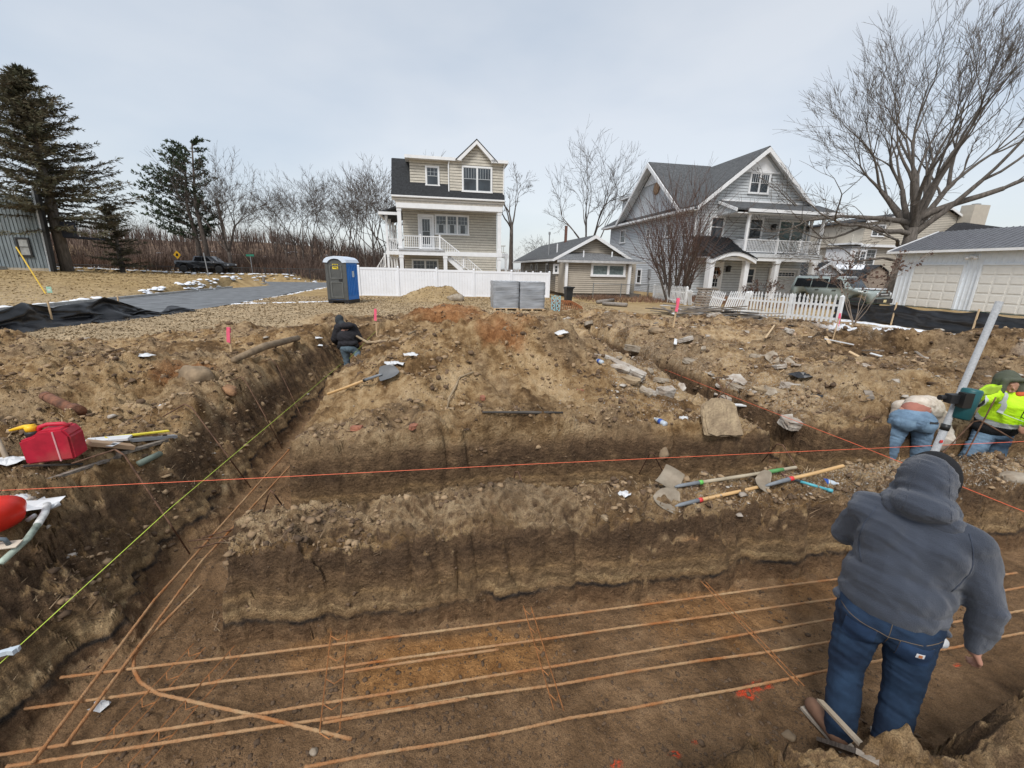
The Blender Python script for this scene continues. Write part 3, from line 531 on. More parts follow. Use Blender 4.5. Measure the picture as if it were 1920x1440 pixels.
# ------------------------------------------------------------------ grey gabled house
H2 = plot('grey_gabled_house', 'large blue-grey gabled house with balcony, arched entry and black metal porch roof', 'house', 25.2, 31.5)
A0, A1 = 20.1, 30.4; ZE = 7.6
part('wall', MB().box(A0+.03, A1-.03, 31.53, 48, .5, 7.5), GREYSID, H2)
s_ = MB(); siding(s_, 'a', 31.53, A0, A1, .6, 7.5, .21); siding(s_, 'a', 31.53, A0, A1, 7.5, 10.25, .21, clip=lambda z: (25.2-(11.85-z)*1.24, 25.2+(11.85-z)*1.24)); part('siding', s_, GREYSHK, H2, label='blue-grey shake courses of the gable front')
part('gable', MB().prism([(A0, 31.54, 7.5), (A1, 31.54, 7.5), (25.2, 31.54, 11.8)], (0, 14, 0)), GREYSID, H2)
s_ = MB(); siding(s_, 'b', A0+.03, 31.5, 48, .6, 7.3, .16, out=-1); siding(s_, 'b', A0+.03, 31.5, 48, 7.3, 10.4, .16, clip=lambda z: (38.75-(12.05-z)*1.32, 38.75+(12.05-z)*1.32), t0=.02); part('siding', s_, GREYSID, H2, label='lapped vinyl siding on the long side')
part('side_gable', MB().prism([(A0+.0, 33.1, 7.3), (A0+.0, 44.4, 7.3), (A0+.0, 38.75, 12.0)], (5, 0, 0)), GREYSID, H2)
for s in (-1, 1):
    e = 25.2+s*5.35; slab(H2, 'roof', [(25.2, 31.0, 11.95), (e, 31.0, 7.62), (e, 45, 7.62), (25.2, 45, 11.95)], .14, SH_GREYROOF)
    part('rake_board', MB().prism([(25.2, 30.9, 11.84), (e, 30.9, 7.50), (e, 30.9, 7.22), (25.2, 30.9, 11.50)], (0, .10, 0)), white, H2)
    f = 38.75+s*6.05; slab(H2, 'roof', [(A0-.75, 38.75, 12.18), (A0-.75, f, 7.62), (A0+5.5, f, 7.62), (A0+5.5, 38.75, 12.18)], .14, SH_GREYROOF)
    part('rake_board', MB().prism([(A0-.86, 38.75, 12.08), (A0-.86, f, 7.50), (A0-.86, f, 7.2), (A0-.86, 38.75, 11.72)], (.10, 0, 0)), white, H2)
for s in (-1, 1):
    e = 25.2+s*5.35; part('soffit', MB().prism([(25.2, 31.02, 11.79), (e, 31.02, 7.46), (e, 31.5, 7.46), (25.2, 31.5, 11.79)], (0, 0, -.03)), white, H2)
    f = 38.75+s*6.05; part('soffit', MB().prism([(A0-.74, 38.75, 12.02), (A0-.74, f, 7.46), (A0-.05, f, 7.46), (A0-.05, 38.75, 12.02)], (0, 0, -.03)), white, H2)
part('rear_roof', MB().prism([(A0-.6, 31.2, 7.38), (A0-.6, 49, 7.38), (A0+.3, 49, 7.6), (A0+2.4, 44, 8.9), (A0+2.4, 32, 8.9), (A0+.3, 31.2, 7.6)][::-1], (0, 0, -.12)), SH_GREYROOF, H2)
part('gutter', MB().box(A0-.7, A0-.58, 30.9, 49.2, 7.22, 7.40), white, H2); part('soffit', MB().box(A0-.58, A0-.01, 31, 49, 7.2, 7.24), white, H2)
part('rear_hip', MB().prism([(A0-.6, 44.2, 7.4), (A0-.6, 49.5, 7.4), (A0+2.5, 46, 9.6)], (6, 0, 0)), SH_GREYROOF, H2)
part('panel', MB().prism([(25.2-1.35, 31.44, 10.30), (25.2+1.35, 31.44, 10.30), (25.2, 31.44, 11.45)], (0, .08, 0)), white, H2, label='white triangular panel in the front gable')
part('panel', MB().prism([(A0-.12, 38.75-1.6, 10.5), (A0-.12, 38.75+1.6, 10.5), (A0-.12, 38.75, 11.7)], (.1, 0, 0)), white, H2)
part('trim_band', MB().box(23.6, 26.8, 31.4, 31.5, 10.16, 10.28), white, H2); part('trim_band', MB().box(22.1, 29.8, 31.38, 31.5, 8.02, 8.14), white, H2); part('corner_board', MB().box(A0-.03, A0+.1, 31.42, 31.50, .6, 7.4), white, H2)
part('trim_band', MB().box(A0-.13, A0-.02, 37.1, 40.4, 10.38, 10.5), white, H2)
part('medallion', MB().lathe([(.0, 0), (.50, 0), (.55, .05), (.4, .09), (.1, .10)], 20, (A0-.04, 38.1, 9.9), Matrix.Rotation(R_(-90), 3, 'Y')), M('wood_medallion', (.42, .27, .16), .7), H2, smooth=True)
window(H2, 'a', 31.5, 25.2, 8.65, 1.8, 1.55, split=2, rows=0, gcols=4, frame_mat=white)
window(H2, 'a', 31.5, 22.05, 5.25, 1.25, 1.65, gcols=0, frame_mat=white); window(H2, 'a', 31.5, 25.5, 5.25, 1.3, 1.65, gcols=0, frame_mat=white)
window(H2, 'a', 31.5, 28.85, 4.3, 2.5, 2.55, split=2, hung=False, gcols=0, frame_mat=white, glass=M('green_glass', (.10, .15, .15), .1, .3))
for b, z0, w, h in ((45.1, 5.5, 1.3, 1.4), (39.5, 5.75, .7, .8), (35.9, 5.5, .95, 1.2), (33.3, 5.5, .8, 1.15), (40.5, 1.4, 1., 1.45)): window(H2, 'b', A0, b-.6, z0, w, h, gcols=0, frame_mat=white)
part('electric_meter', MB().box(A0-.16, A0, 37.6, 37.95, 2.0, 2.8).tube([(A0-.08, 37.8, 2), (A0-.08, 37.8, .6)], .04, 6), M('grey_metal', (.3, .31, .32), .5, metal=.3), H2)
d = part('dormer', MB().box(A0+.1, A0+2.5, 43.3, 45.6, 8.0, 10.0), GREYSID, H2); slab(d, 'dormer_roof', [(A0-.3, 42.9, 10.0), (A0-.3, 46, 10.0), (A0+3, 46, 10.4), (A0+3, 42.9, 10.4)], .12, white); window(d, 'b', A0+.1, 44.4, 8.5, 1.0, 1.2, gcols=0, frame_mat=white)
# balcony
BP = 29.5
part('balcony_roof', MB().prism([(21.85, 29.1, 7.22), (30.9, 29.1, 7.22), (30.9, 31.45, 8.05), (21.85, 31.45, 8.05)], (0, 0, -.12)), SH_GREYROOF, H2); part('roof_hip', MB().prism([(30.9, 29.1, 7.12), (31.9, 31.5, 7.12), (30.9, 31.5, 8.0)], (-.2, 0, 0)), SH_GREYROOF, H2)
part('fascia', MB().box(22.75, 30.95, 29.0, 29.09, 6.98, 7.2).prism([(21.78, 29.1, 6.98), (21.78, 29.1, 7.2), (21.78, 31.4, 8.0), (21.78, 31.4, 7.8)], (.07, 0, 0)), white, H2); part('cheek', MB().prism([(21.9, 29.3, 6.95), (21.9, 31.4, 6.95), (21.9, 31.4, 7.9), (21.9, 29.3, 7.15)], (.08, 0, 0)), GREYSHK, H2)
part('ceiling', MB().box(22, 30.8, 29.2, 31.45, 6.88, 6.95), white, H2)
for a, b in ((23.2, BP), (29.75, BP), (30.35, 31.2)): column(H2, a, b, 4.1, 6.88, .17)
railing(H2, (23.25, BP), (26.0, BP), 4.14, 5.12, posts=(False, True)); railing(H2, (26.0, BP), (28.0, BP), 4.14, 5.12, posts=(False, True)); railing(H2, (28.0, BP), (29.7, BP), 4.14, 5.12, posts=(False, False)); railing(H2, (23.2, BP), (23.2, 31.3), 4.14, 5.12, posts=(False, False))
part('balcony_deck', MB().box(22.9, 30.1, 29.3, 31.45, 3.82, 4.1), M('pale_grey_trim', (.6, .62, .64), .6), H2); part('beam', MB().box(20.3, 30.15, 29.36, 29.66, 3.55, 3.81), white, H2)
for a in (20.5, 23.6, 26.25, 29.6): column(H2, a, BP, .55, 3.55, .36)
part('porch_ceiling', MB().box(20.4, 30.1, 29.7, 31.45, 3.72, 3.80), white, H2)
# arched entry with black metal roof
prof = [(20.35+3.7*i/12, 3.60+.55*math.sin(math.pi*i/12)) for i in range(13)]
part('arch', MB().prism([(x, 29.0, z) for x, z in prof]+[(x, 29.0, z-.28) for x, z in prof[::-1]], (0, .34, 0)), white, H2)
mr = M('black_metal_roof', (.035, .037, .04), .35, .2, metal=.4)
rf = MB(); n0 = len(prof)
vs = [(x, 28.92, z+.03) for x, z in prof]+[(x*.9+22.2*.1-.9, 31.3, z*.1+4.95) for x, z in prof]; rf.add(vs, [(i, i+1, n0+i+1, n0+i) for i in range(n0-1)]); rr = part('metal_roof', rf, mr, H2)
sm_ = MB()
for i in range(0, n0): p, q = Vector(vs[i]), Vector(vs[n0+i]); sm_.beam(p+Vector((0, 0, .03)), q+Vector((0, 0, .03)), .04, .07)
part('seam', sm_, mr, rr)
column(H2, 20.5, 29.3, .55, 3.5, .34)
dr = part('front_door', MB().box(21.8, 22.9, 31.36, 31.44, 1.05, 3.3), white, H2); part('door_frame', MB().box(21.62, 21.79, 31.34, 31.45, 1.0, 3.5).box(22.91, 23.08, 31.34, 31.45, 1.0, 3.5).box(21.79, 22.91, 31.34, 31.45, 3.31, 3.5), white, H2)
window(dr, 'a', 31.36, 22.35, 1.45, .8, .8, rows=1, gcols=3, tr=.05, hung=False, frame_mat=white); window(dr, 'a', 31.36, 22.35, 2.45, .8, .7, rows=1, gcols=3, tr=.05, hung=False, frame_mat=white)
wr = MB()
for i in range(130):
    t = random.uniform(0, 6.28); r = .30+random.gauss(0, .05); p = Vector((22.4+r*math.cos(t), 31.24+random.uniform(-.06, .06), 2.62+r*math.sin(t))); wr.beam(p, p+Vector((random.uniform(-.14, .14), random.uniform(-.05, .05), random.uniform(-.14, .14))), .03, .03)
part('wreath', wr, M('dried_wreath', (.22, .11, .06), .9, .5, 30), dr)
window(H2, 'a', 31.5, 25.7, 1.75, .9, 1.35, gcols=0, frame_mat=white)
gd = part('garage_door', MB().box(27.6, 30.1, 31.36, 31.46, .75, 2.95), M('garage_door_grey', (.55, .57, .58), .5), H2)
gp = MB()
for i in range(2):
    for j in range(3): gp.box(27.75+i*1.2, 28.8+i*1.2, 31.32, 31.355, .85+j*.5, 1.25+j*.5)
part('panel', gp, _M['garage_door_grey'], gd); window(gd, 'a', 31.36, 28.9, 2.4, 1.9, .42, rows=1, gcols=6, tr=.04, hung=False, frame_mat=white)
part('garage_frame', MB().box(27.4, 27.58, 31.33, 31.46, .7, 3.1).box(30.12, 30.3, 31.33, 31.46, .7, 3.1).box(27.59, 30.11, 31.33, 31.46, 2.96, 3.1), white, H2)
lt = M('lantern_black', (.02, .02, .02), .4)
for a, z in ((27.0, 6.0), (30.5-.2, 6.0), (23.5, 2.7)): part('wall_lantern', MB().box(a-.13, a+.13, 31.2, 31.44, z, z+.36).prism([(a-.2, 31.12, z+.36), (a+.2, 31.12, z+.36), (a, 31.12, z+.5)], (0, .3, 0)), lt, H2)
lat = MB()
for i in range(9):
    z = 1.0+i*.32; lat.beam((30.2, 29.6, z), (30.2, 31.3, z+.9), .02, .05, (1, 0, 0)); lat.beam((30.22, 29.6, z+.9), (30.22, 31.3, z), .02, .05, (1, 0, 0))
part('lattice', lat, white, H2)
for a in (29.95, 30.6): part('downspout', MB().tube([(a+.9, 29.15, 7.0), (a+.55, 29.5, 6.7), (a, 29.62, 6.55)], .05, 6), white, H2)
# ------------------------------------------------------------------ low tan cottage
H3 = plot('tan_cottage', 'low tan vinyl-sided cottage with grey shingle roof between the two tall houses', 'house', 11.6, 30)
part('wall', MB().box(9.23, 15.3, 31.03, 46, .9, 3.4), TAN, H3); part('foundation', MB().box(9.3, 15.2, 29.6, 46, .4, .95), brick_bump(M('block_foundation', (.17, .15, .13), .9, .3, 10), .3, .15), H3)
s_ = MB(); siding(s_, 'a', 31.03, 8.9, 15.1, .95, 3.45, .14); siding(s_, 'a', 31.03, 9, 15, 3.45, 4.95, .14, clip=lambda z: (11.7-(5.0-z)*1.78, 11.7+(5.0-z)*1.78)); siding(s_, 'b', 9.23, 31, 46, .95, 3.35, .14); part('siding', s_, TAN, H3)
part('gable', MB().prism([(9.0, 31.05, 3.4), (14.5, 31.05, 3.4), (11.7, 31.05, 5.0)], (0, 14, 0)), TAN, H3)
for s in (-1, 1):
    slab(H3, 'roof', [(11.7, 30.6, 5.12), (11.7+s*3.1, 30.6, 3.42), (11.7+s*3.1, 47, 3.42), (11.7, 47, 5.12)], .10, SH_GREYROOF)
    part('rake_board', MB().prism([(11.7, 30.5, 5.10), (11.7+s*3.15, 30.5, 3.38), (11.7+s*3.15, 30.5, 3.18), (11.7, 30.5, 4.86)], (0, .09, 0)), white, H3)
part('fascia', MB().box(8.5, 8.6, 30.6, 47, 3.2, 3.36), white, H3)
part('extension', MB().box(9.1, 14.2, 29.53, 31.0, .95, 3.1), TAN, H3); s_ = MB(); siding(s_, 'a', 29.53, 9.1, 14.2, .95, 3.1, .14); part('siding', s_, TAN, H3, label='siding of the front extension')
slab(H3, 'extension_roof', [(8.45, 29.2, 3.30), (15.1, 29.2, 3.25), (12.4, 30.95, 3.84), (10.0, 30.95, 3.84)], .06, SH_GREY2); part('fascia', MB().box(8.45, 15.1, 29.1, 29.19, 3.1, 3.26), M('grey_fascia', (.5, .5, .5), .6), H3)
window(H3, 'a', 29.5, 12.4, 2.18, 2.65, .92, split=2, hung=False, gcols=0, frame_mat=white, glass=M('pale_glass', (.16, .20, .20), .15, .3), tr=.13)
for a in (9.2, 14.0): part('porch_post', MB().box(a-.09, a+.09, 29.25, 29.42, .95, 3.1), white, H3)
window(H3, 'b', 9.2, 44.3, 2.3, .8, 1.0, gcols=0, frame_mat=white); window(H3, 'b', 9.2, 40.5, 2.0, .7, 1.1, gcols=0, frame_mat=white); window(H3, 'b', 9.2, 38.3, 2.0, .7, 1.1, gcols=0, frame_mat=white); window(H3, 'b', 9.2, 34.6, 2.0, .8, 1.1, gcols=0, frame_mat=white); window(H3, 'a', 31.0, 8.9, 2.3, .45, .7, gcols=0, frame_mat=white)
for a, b in ((10.6, 29.9), (12.9, 30.2)): part('vent_pipe', MB().tube([(a, b, 3.5), (a, b, 3.95)], .05, 6), white, H3)
part('vent_pipe', MB().tube([(9.5, 33, 3.9), (9.5, 33, 4.55)], .05, 6), white, H3); part('flue', MB().tube([(9.15, 34.2, 2.2), (9.15, 34.2, 5.35)], .045, 6).box(9.08, 9.22, 34.13, 34.27, 5.3, 5.5), _M['grey_metal'], H3); part('chimney', MB().box(11.3, 11.5, 37, 37.2, 4.8, 6.3), M('old_brick', (.16, .08, .06), .9), H3)
# ------------------------------------------------------------------ white metal garage
H4 = plot('white_garage', 'white ribbed-metal garage with two closed white doors and dark metal roof', 'garage', 30.9, 18)
GW = M('white_ribbed_metal', (.74, .79, .84), .5, .05, 3)
part('wall', MB().box(30.93, 38, 8, 24.0, .5, 4.15), GW, H4)
rb = MB()
for i in range(62): b = 8.1+i*.26; rb.box(30.90, 30.928, b, b+.05, .55, 4.15) if not (20.36 < b < 23.1 or 16.7 < b < 19.55 or 13. < b < 15.8) else rb.box(30.90, 30.928, b, b+.05, 3.36, 4.15)
tag(part('rib', rb, GW, H4), kind='stuff')
mrf = M('grey_metal_roof', (.16, .165, .18), .45, .12, 3, metal=.2)
slab(H4, 'roof', [(30.5, 7.5, 4.25), (30.5, 24.6, 4.25), (34.2, 24.6, 5.62), (34.2, 7.5, 5.62)], .08, mrf); slab(H4, 'roof', [(34.2, 7.5, 5.62), (34.2, 24.6, 5.62), (38.2, 24.6, 4.25), (38.2, 7.5, 4.25)], .08, mrf)
sm_ = MB()
for i in range(56): b = 7.6+i*.305; sm_.beam((30.5, b, 4.27), (34.2, b, 5.64), .03, .04)
tag(part('roof_seam', sm_, mrf, H4), kind='stuff')
part('gutter', MB().box(30.36, 30.5, 7.5, 24.65, 4.08, 4.22), white, H4); part('downspout', MB().tube([(30.45, 24.4, 4.1), (30.7, 24.2, 3.9), (30.86, 24.1, 3.7)], .05, 6), white, H4); part('rake_board', MB().prism([(30.4, 24.6, 4.12), (30.4, 24.6, 4.26), (34.2, 24.6, 5.66), (34.2, 24.6, 5.5)], (0, .08, 0)), white, H4)
gdm = M('cream_garage_door', (.72, .71, .67), .55, .04)
for k, (b0, b1) in enumerate(((20.4, 23.05), (16.75, 19.5), (13.05, 15.75))):
    gd = part('garage_door', MB().box(30.94, 31.0, b0, b1, .72, 3.32), gdm, H4) if 0 else part('garage_door', MB().box(30.88, 30.93, b0, b1, .72, 3.32), gdm, H4)
    for r in range(5):
        pm = MB()
        for c in range(4): w = (b1-b0)/4; pm.box(30.855, 30.879, b0+c*w+.07, b0+(c+1)*w-.07, .80+r*.51, 1.18+r*.51)
        part('panel', pm, gdm, gd)
    part('door_trim', MB().box(30.85, 30.93, b0-.12, b0-.005, .7, 3.42).box(30.85, 30.93, b1+.005, b1+.12, .7, 3.42).box(30.85, 30.93, b0, b1, 3.33, 3.42), GW, H4)
part('floodlight', MB().box(30.75, 30.9, 19.9, 20.2, 3.75, 3.85).ell((30.7, 19.85, 3.72), (.09, .09, .09)).ell((30.7, 20.25, 3.72), (.09, .09, .09)), white, H4)
# ------------------------------------------------------------------ big tan house far right
H5 = plot('tan_three_storey_house', 'tall tan three-storey house with bay window and chimney rising behind the white garage', 'house', 58, 45)
BG = M('tan_lap_siding', (.50, .455, .38), .7, .06, 2)
part('wall', MB().box(52.0, 67.5, 45.6, 56, .6, 6.2), BG, H5); part('upper_wall', MB().box(51.5, 67.5, 45.1, 56, 6.2, 9.0), BG, H5)
part('gable', MB().prism([(51.5, 45.1, 9.0), (67.5, 45.1, 9.0), (63.1, 45.1, 10.8)], (0, 10, 0)), BG, H5)
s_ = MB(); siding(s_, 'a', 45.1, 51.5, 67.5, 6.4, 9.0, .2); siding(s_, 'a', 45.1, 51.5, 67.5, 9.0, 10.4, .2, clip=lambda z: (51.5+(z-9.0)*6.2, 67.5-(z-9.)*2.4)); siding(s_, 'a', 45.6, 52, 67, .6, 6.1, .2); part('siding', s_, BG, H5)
slab(H5, 'roof', [(51.0, 44.7, 9.02), (63.1, 44.7, 11.05), (63.1, 56, 11.05), (51.0, 56, 9.02)], .14, SH_DARKROOF); slab(H5, 'roof', [(63.1, 44.7, 11.05), (68, 44.7, 9.0), (68, 56, 9.0), (63.1, 56, 11.05)], .14, SH_DARKROOF)
part('rake_board', MB().prism([(51.0, 44.6, 8.98), (63.1, 44.6, 11.0), (63.1, 44.6, 10.75), (51.0, 44.6, 8.75)], (0, .09, 0)), white, H5); part('rake_board', MB().prism([(63.1, 44.6, 11.0), (68, 44.6, 8.96), (68, 44.6, 8.7), (63.1, 44.6, 10.75)], (0, .09, 0)), white, H5)
part('trim_band', MB().box(51.4, 62, 44.98, 45.08, 6.1, 6.4), white, H5)
window(H5, 'a', 45.1, 53.5, 7.3, 1.9, 1.4, split=2, rows=1, gcols=2, frame_mat=white); window(H5, 'a', 45.6, 53.8, 3.9, 1.5, 2.0, gcols=2, frame_mat=white); window(H5, 'a', 45.1, 60.3, 9.0, .7, .7, gcols=0, frame_mat=white)
by = part('bay', MB().box(49.7, 52.0, 44.6, 48, 3.5, 5.9), white, H5); window(by, 'a', 44.6, 51.1, 3.9, 1.7, 1.7, split=2, gcols=2, frame_mat=white); part('bay_roof', MB().box(49.5, 52.2, 44.4, 48, 5.91, 6.05), SH_GREY2, by)
part('bay_base', MB().box(49.9, 52.0, 44.8, 48, .6, 3.5), BG, H5); part('balcony', MB().box(49.8, 51.45, 44.9, 48, 6.3, 6.5), white, H5); railing(H5, (49.9, 45.0), (51.4, 45.0), 6.5, 7.3, mat=M('pale_lattice', (.6, .57, .5)), posts=(True, False))
part('chimney', MB().box(64.9, 67.3, 43.6, 45.0, 4, 11.3), BG, H5); part('chimney_cap', MB().box(65.8, 66.4, 44, 44.6, 11.3, 11.5), _M['grey_metal'], H5)
part('low_roof', MB().prism([(56.5, 42.5, 4.6), (80, 42.5, 5.0), (75, 43.6, 8.6), (64, 43.6, 9.2)], (0, .9, 0)), M('black_shingles_low', (.035, .036, .04), .9, .3, 6), H5)
# ------------------------------------------------------------------ sheds
def shed(name, label, a, b, w, dd, z1, zr, wallm, roofm, doorm):
    s = plot(name, label, 'shed', a, b); part('wall', MB().box(a, a+w, b, b+dd, .5, z1), wallm, s); part('gable', MB().prism([(a, b, z1), (a+w, b, z1), (a+w/2, b, zr)], (0, dd, 0)), wallm, s)
    for q in (-1, 1):
        e = a+w/2+q*(w/2+.25); slab(s, 'roof', [(a+w/2, b-.3, zr+.18), (e, b-.3, z1-.02), (e, b+dd, z1-.02), (a+w/2, b+dd, zr+.18)], .10, roofm)
        part('rake_board', MB().prism([(a+w/2, b-.38, zr+.12), (e, b-.38, z1-.1), (e, b-.38, z1-.3), (a+w/2, b-.38, zr-.12)], (0, .07, 0)), white, s)
    return s
s1 = shed('white_shed', 'small white gabled shed with dark roof behind the parked off-roader', 37.3, 38.0, 5.0, 5, 2.4, 3.8, M('white_board_wall', (.70, .73, .76), .6), SH_DARKROOF, None)
window(s1, 'a', 38.0, 38.7, 1.5, 1.3, .65, gcols=0, hung=False, frame_mat=white, tr=.05); window(s1, 'a', 38.0, 40.3, 1.5, 1.3, .65, gcols=0, hung=False, frame_mat=white, tr=.05); part('vent', MB().box(39.6, 39.9, 37.94, 37.99, 2.95, 3.3), white, s1)
a, b = 44.7, 38.0
s2 = plot('gambrel_shed', 'tan barn-roofed shed with snow on its dark roof beside the bare tree trunk', 'shed', a, b)
TW = M('tan_board_wall', (.34, .27, .21), .7, .1); part('wall', MB().box(a-3.2, a+3.0, b, b+3, .5, 2.45), TW, s2)
gam = [(a, 2.5), (a+.35, 3.1), (a+1.5, 3.7), (a+2.65, 3.1), (a+3.0, 2.3)]
part('gable', MB().prism([(x, b-.01, z) for x, z in gam], (0, 3, 0)), TW, s2); s_ = MB(); siding(s_, 'a', b-.01, a, a+3.0, .6, 2.4, .14); part('siding', s_, TW, s2); part('loft_door', MB().box(a+.6, a+2.4, b-.08, b-.04, 2.5, 3.2), TW, s2)
for i in range(4): (x0, z0), (x1, z1) = gam[i], gam[i+1]; slab(s2, 'roof', [(x0-(.05 if i < 1 else 0), b-.25, z0+.09), (x1, b-.25, z1+.09), (x1, b+3.2, z1+.09), (x0, b+3.2, z0+.09)], .08, SH_DARKROOF)
slab(s2, 'side_roof', [(a-3.5, b-.2, 2.5), (a+.1, b-.2, 2.5), (a+1.3, b+1.3, 3.6), (a-3.0, b+1.3, 3.6)], .1, SH_DARKROOF); part('snow', MB().prism([(a-3.1, b+.8, 3.25), (a+.9, b+.8, 3.25), (a+1.35, b+1.4, 3.7), (a-3.1, b+1.4, 3.7)], (0, 0, .05)), M('snow', (.82, .85, .90), .6, .04, 3), s2)
# ------------------------------------------------------------------ grey wooden house far left
H6 = plot('grey_wood_house', 'blue-grey vertical-boarded house at the left edge under the large spruce', 'house', -33, 42.3, 1.3)
BW = M('weathered_grey_boards', (.20, .235, .25), .85, .25, 3, stretch=(1, 1, .15))
AX = -31.3; fb = 42.3
part('foundation', MB().prism([(-48, fb+.02, .5), (AX-.3, fb+.02, .5), (AX-5.9, fb+7, .5), (-48, fb+7, .5)], (0, 0, 1.35)), M('tan_foundation', (.38, .33, .25), .9), H6)
part('wall', MB().prism([(-48, fb+.05, 1.85), (AX-.25, fb+.05, 1.85), (AX-5.9, fb+7.1, 1.85), (-48, fb+7.1, 1.85)], (0, 0, 5.55)), BW, H6)
for i in range(62): part('batten', MB().box(AX-.3-i*.27, AX-.26-i*.27, fb, fb+.048, 1.85, 7.4), BW, H6)
part('eave', MB().prism([(AX+.1, fb-.4, 1.3), (AX-.12, fb-.4, 1.3), (AX+.18, fb-.4, 8.0), (AX+.42, fb-.4, 8.0)], (0, .35, 0)), lt, H6)
part('board_edge', MB().prism([(AX-.13, fb-.3, 1.3), (AX-.3, fb-.3, 1.3), (AX-.05, fb-.3, 8.0), (AX+.17, fb-.3, 8.0)], (0, .25, 0)), M('pale_eave', (.45, .48, .5), .7), H6)
window(H6, 'a', fb, -33.1, 2.75, .95, 1.5, gcols=0, frame_mat=lt, glass=M('curtained_glass', (.32, .33, .32), .3, .3, 2.), tr=.12)
part('balcony', MB().box(AX+.45, AX+1.5, fb+1, fb+4, 4.35, 4.5).box(AX+.45, AX+1.5, fb+.9, fb+1, 4.4, 5.6), M('dark_balcony', (.03, .035, .05), .7), H6)
part('meter_box', MB().box(-35.6, -34.75, fb-.9, fb, .9, 1.95), M('pale_box', (.4, .42, .42), .7), H6)
# ================================================================== street, trees, scrub
ASPH = M('asphalt', (.17, .18, .19), .9, .25, 1.5, bump=.4, bscale=60)
def strip(a0, a1, b0, b1, z, n=60, jit=.25, seed=5):
    bb = np.linspace(b0, b1, n); mb = MB(); vs = []
    for i, b in enumerate(bb): vs += [tuple(G(a0-float(fbm(np.array([b]), np.array([0.]), 4, 3, seed)[0])*jit, b, z)), tuple(G(a1-2.6*float(sst(21, 13, np.array([b]))[0])+float(fbm(np.array([b]), np.array([9.]), 4, 3, seed)[0])*jit, b, z))]
    return mb.add(vs, [(2*i, 2*i+1, 2*i+3, 2*i+2) for i in range(n-1)])
tag(link(strip(-16.25, -9.95, -5, 50, .640).mesh('road'), 'road', ASPH), 'grey asphalt street running away past the left side of the plot', kind='structure')
vs = [G(-70, 46.2, .644), G(-5.6, 46.2, .644), G(-5.6, 52.4, .644), G(-70, 52.4, .644)]
tag(link(MB().add(vs, [(0, 1, 2, 3)]).mesh('road'), 'road', ASPH), 'far asphalt cross street below the scrub bank', kind='structure')
kb = MB(); kb.prism([G(-16.42, 4, .5), G(-16.27, 4, .5), G(-16.27, 45.5, .5), G(-16.42, 45.5, .5)], (0, 0, .26)); tag(link(kb.mesh('kerb'), 'kerb', M('concrete', (.40, .39, .37), .85, .15, 4)), 'pale concrete kerb on the far side of the street', kind='structure')
SNOW = M('snow', (.82, .85, .90), .6, .04, 3, bump=.5, bscale=8)
def lump_mesh(mb, p, r, sq=.5, n=7, jit=.35):
    n0 = len(mb.v); k = 4
    c = Vector(p); mb.v.append(tuple(c+Vector((0, 0, r*sq))))
    for i in range(1, k):
        ph = math.pi/2*(1-i/(k-1)); 
        for j in range(n):
            t = 2*math.pi*j/n; q = r*(1+random.uniform(-jit, jit)); mb.v.append(tuple(c+Vector((q*math.cos(t)*math.cos(ph), q*math.sin(t)*math.cos(ph), q*math.sin(ph)*sq-.01))))
    for j in range(n): mb.f.append((n0, n0+1+j, n0+1+(j+1) % n))
    for i in range(k-2):
        for j in range(n): a = n0+1+i*n+j; b = n0+1+i*n+(j+1) % n; mb.f.append((a, a+n, b+n, b))
sn = MB()
for i in range(360):
    b = random.uniform(9, 44); a = -16.65+random.gauss(0, .22)
    if vn(np.array([b*.45]), np.array([2.]), 3)[0] < -.22: continue
    p = G(a, b, .70); lump_mesh(sn, (p.x, p.y, land1(p.x, p.y, False)), random.uniform(.08, .24), .40)
for i in range(240):
    t = random.random(); a, b = (-9.6+t*5.0, 22.2+t*1.9) if i % 2 else (-9.7+random.uniform(0, .4), random.uniform(22, 44)); p = G(a+random.gauss(0, .06), b+random.gauss(0, .06), 0); lump_mesh(sn, (p.x, p.y, land1(p.x, p.y, False)), random.uniform(.06, .16), .25)
for i in range(300): p = G(random.uniform(-40, -6), 52.9+random.gauss(0, .4), 0); lump_mesh(sn, (p.x, p.y, land1(p.x, p.y, False)), random.uniform(.10, .26), .3)
for i in range(90): p = G(random.uniform(-60, -14), random.uniform(58, 82), 0); lump_mesh(sn, (p.x, p.y, land1(p.x, p.y, False)), random.uniform(.2, .7), .12)
for i in range(420): b = random.uniform(5, 15.5); p = G(17.25+random.gauss(0, .16)+.15*math.sin(b), b, 0); lump_mesh(sn, (p.x, p.y, land1(p.x, p.y, False)), random.uniform(.06, .2), .18)
tag(link(sn.mesh('snow_remains'), 'snow_remains', SNOW, smooth=True), 'thin melting snow left along kerbs and the black fence', kind='stuff')
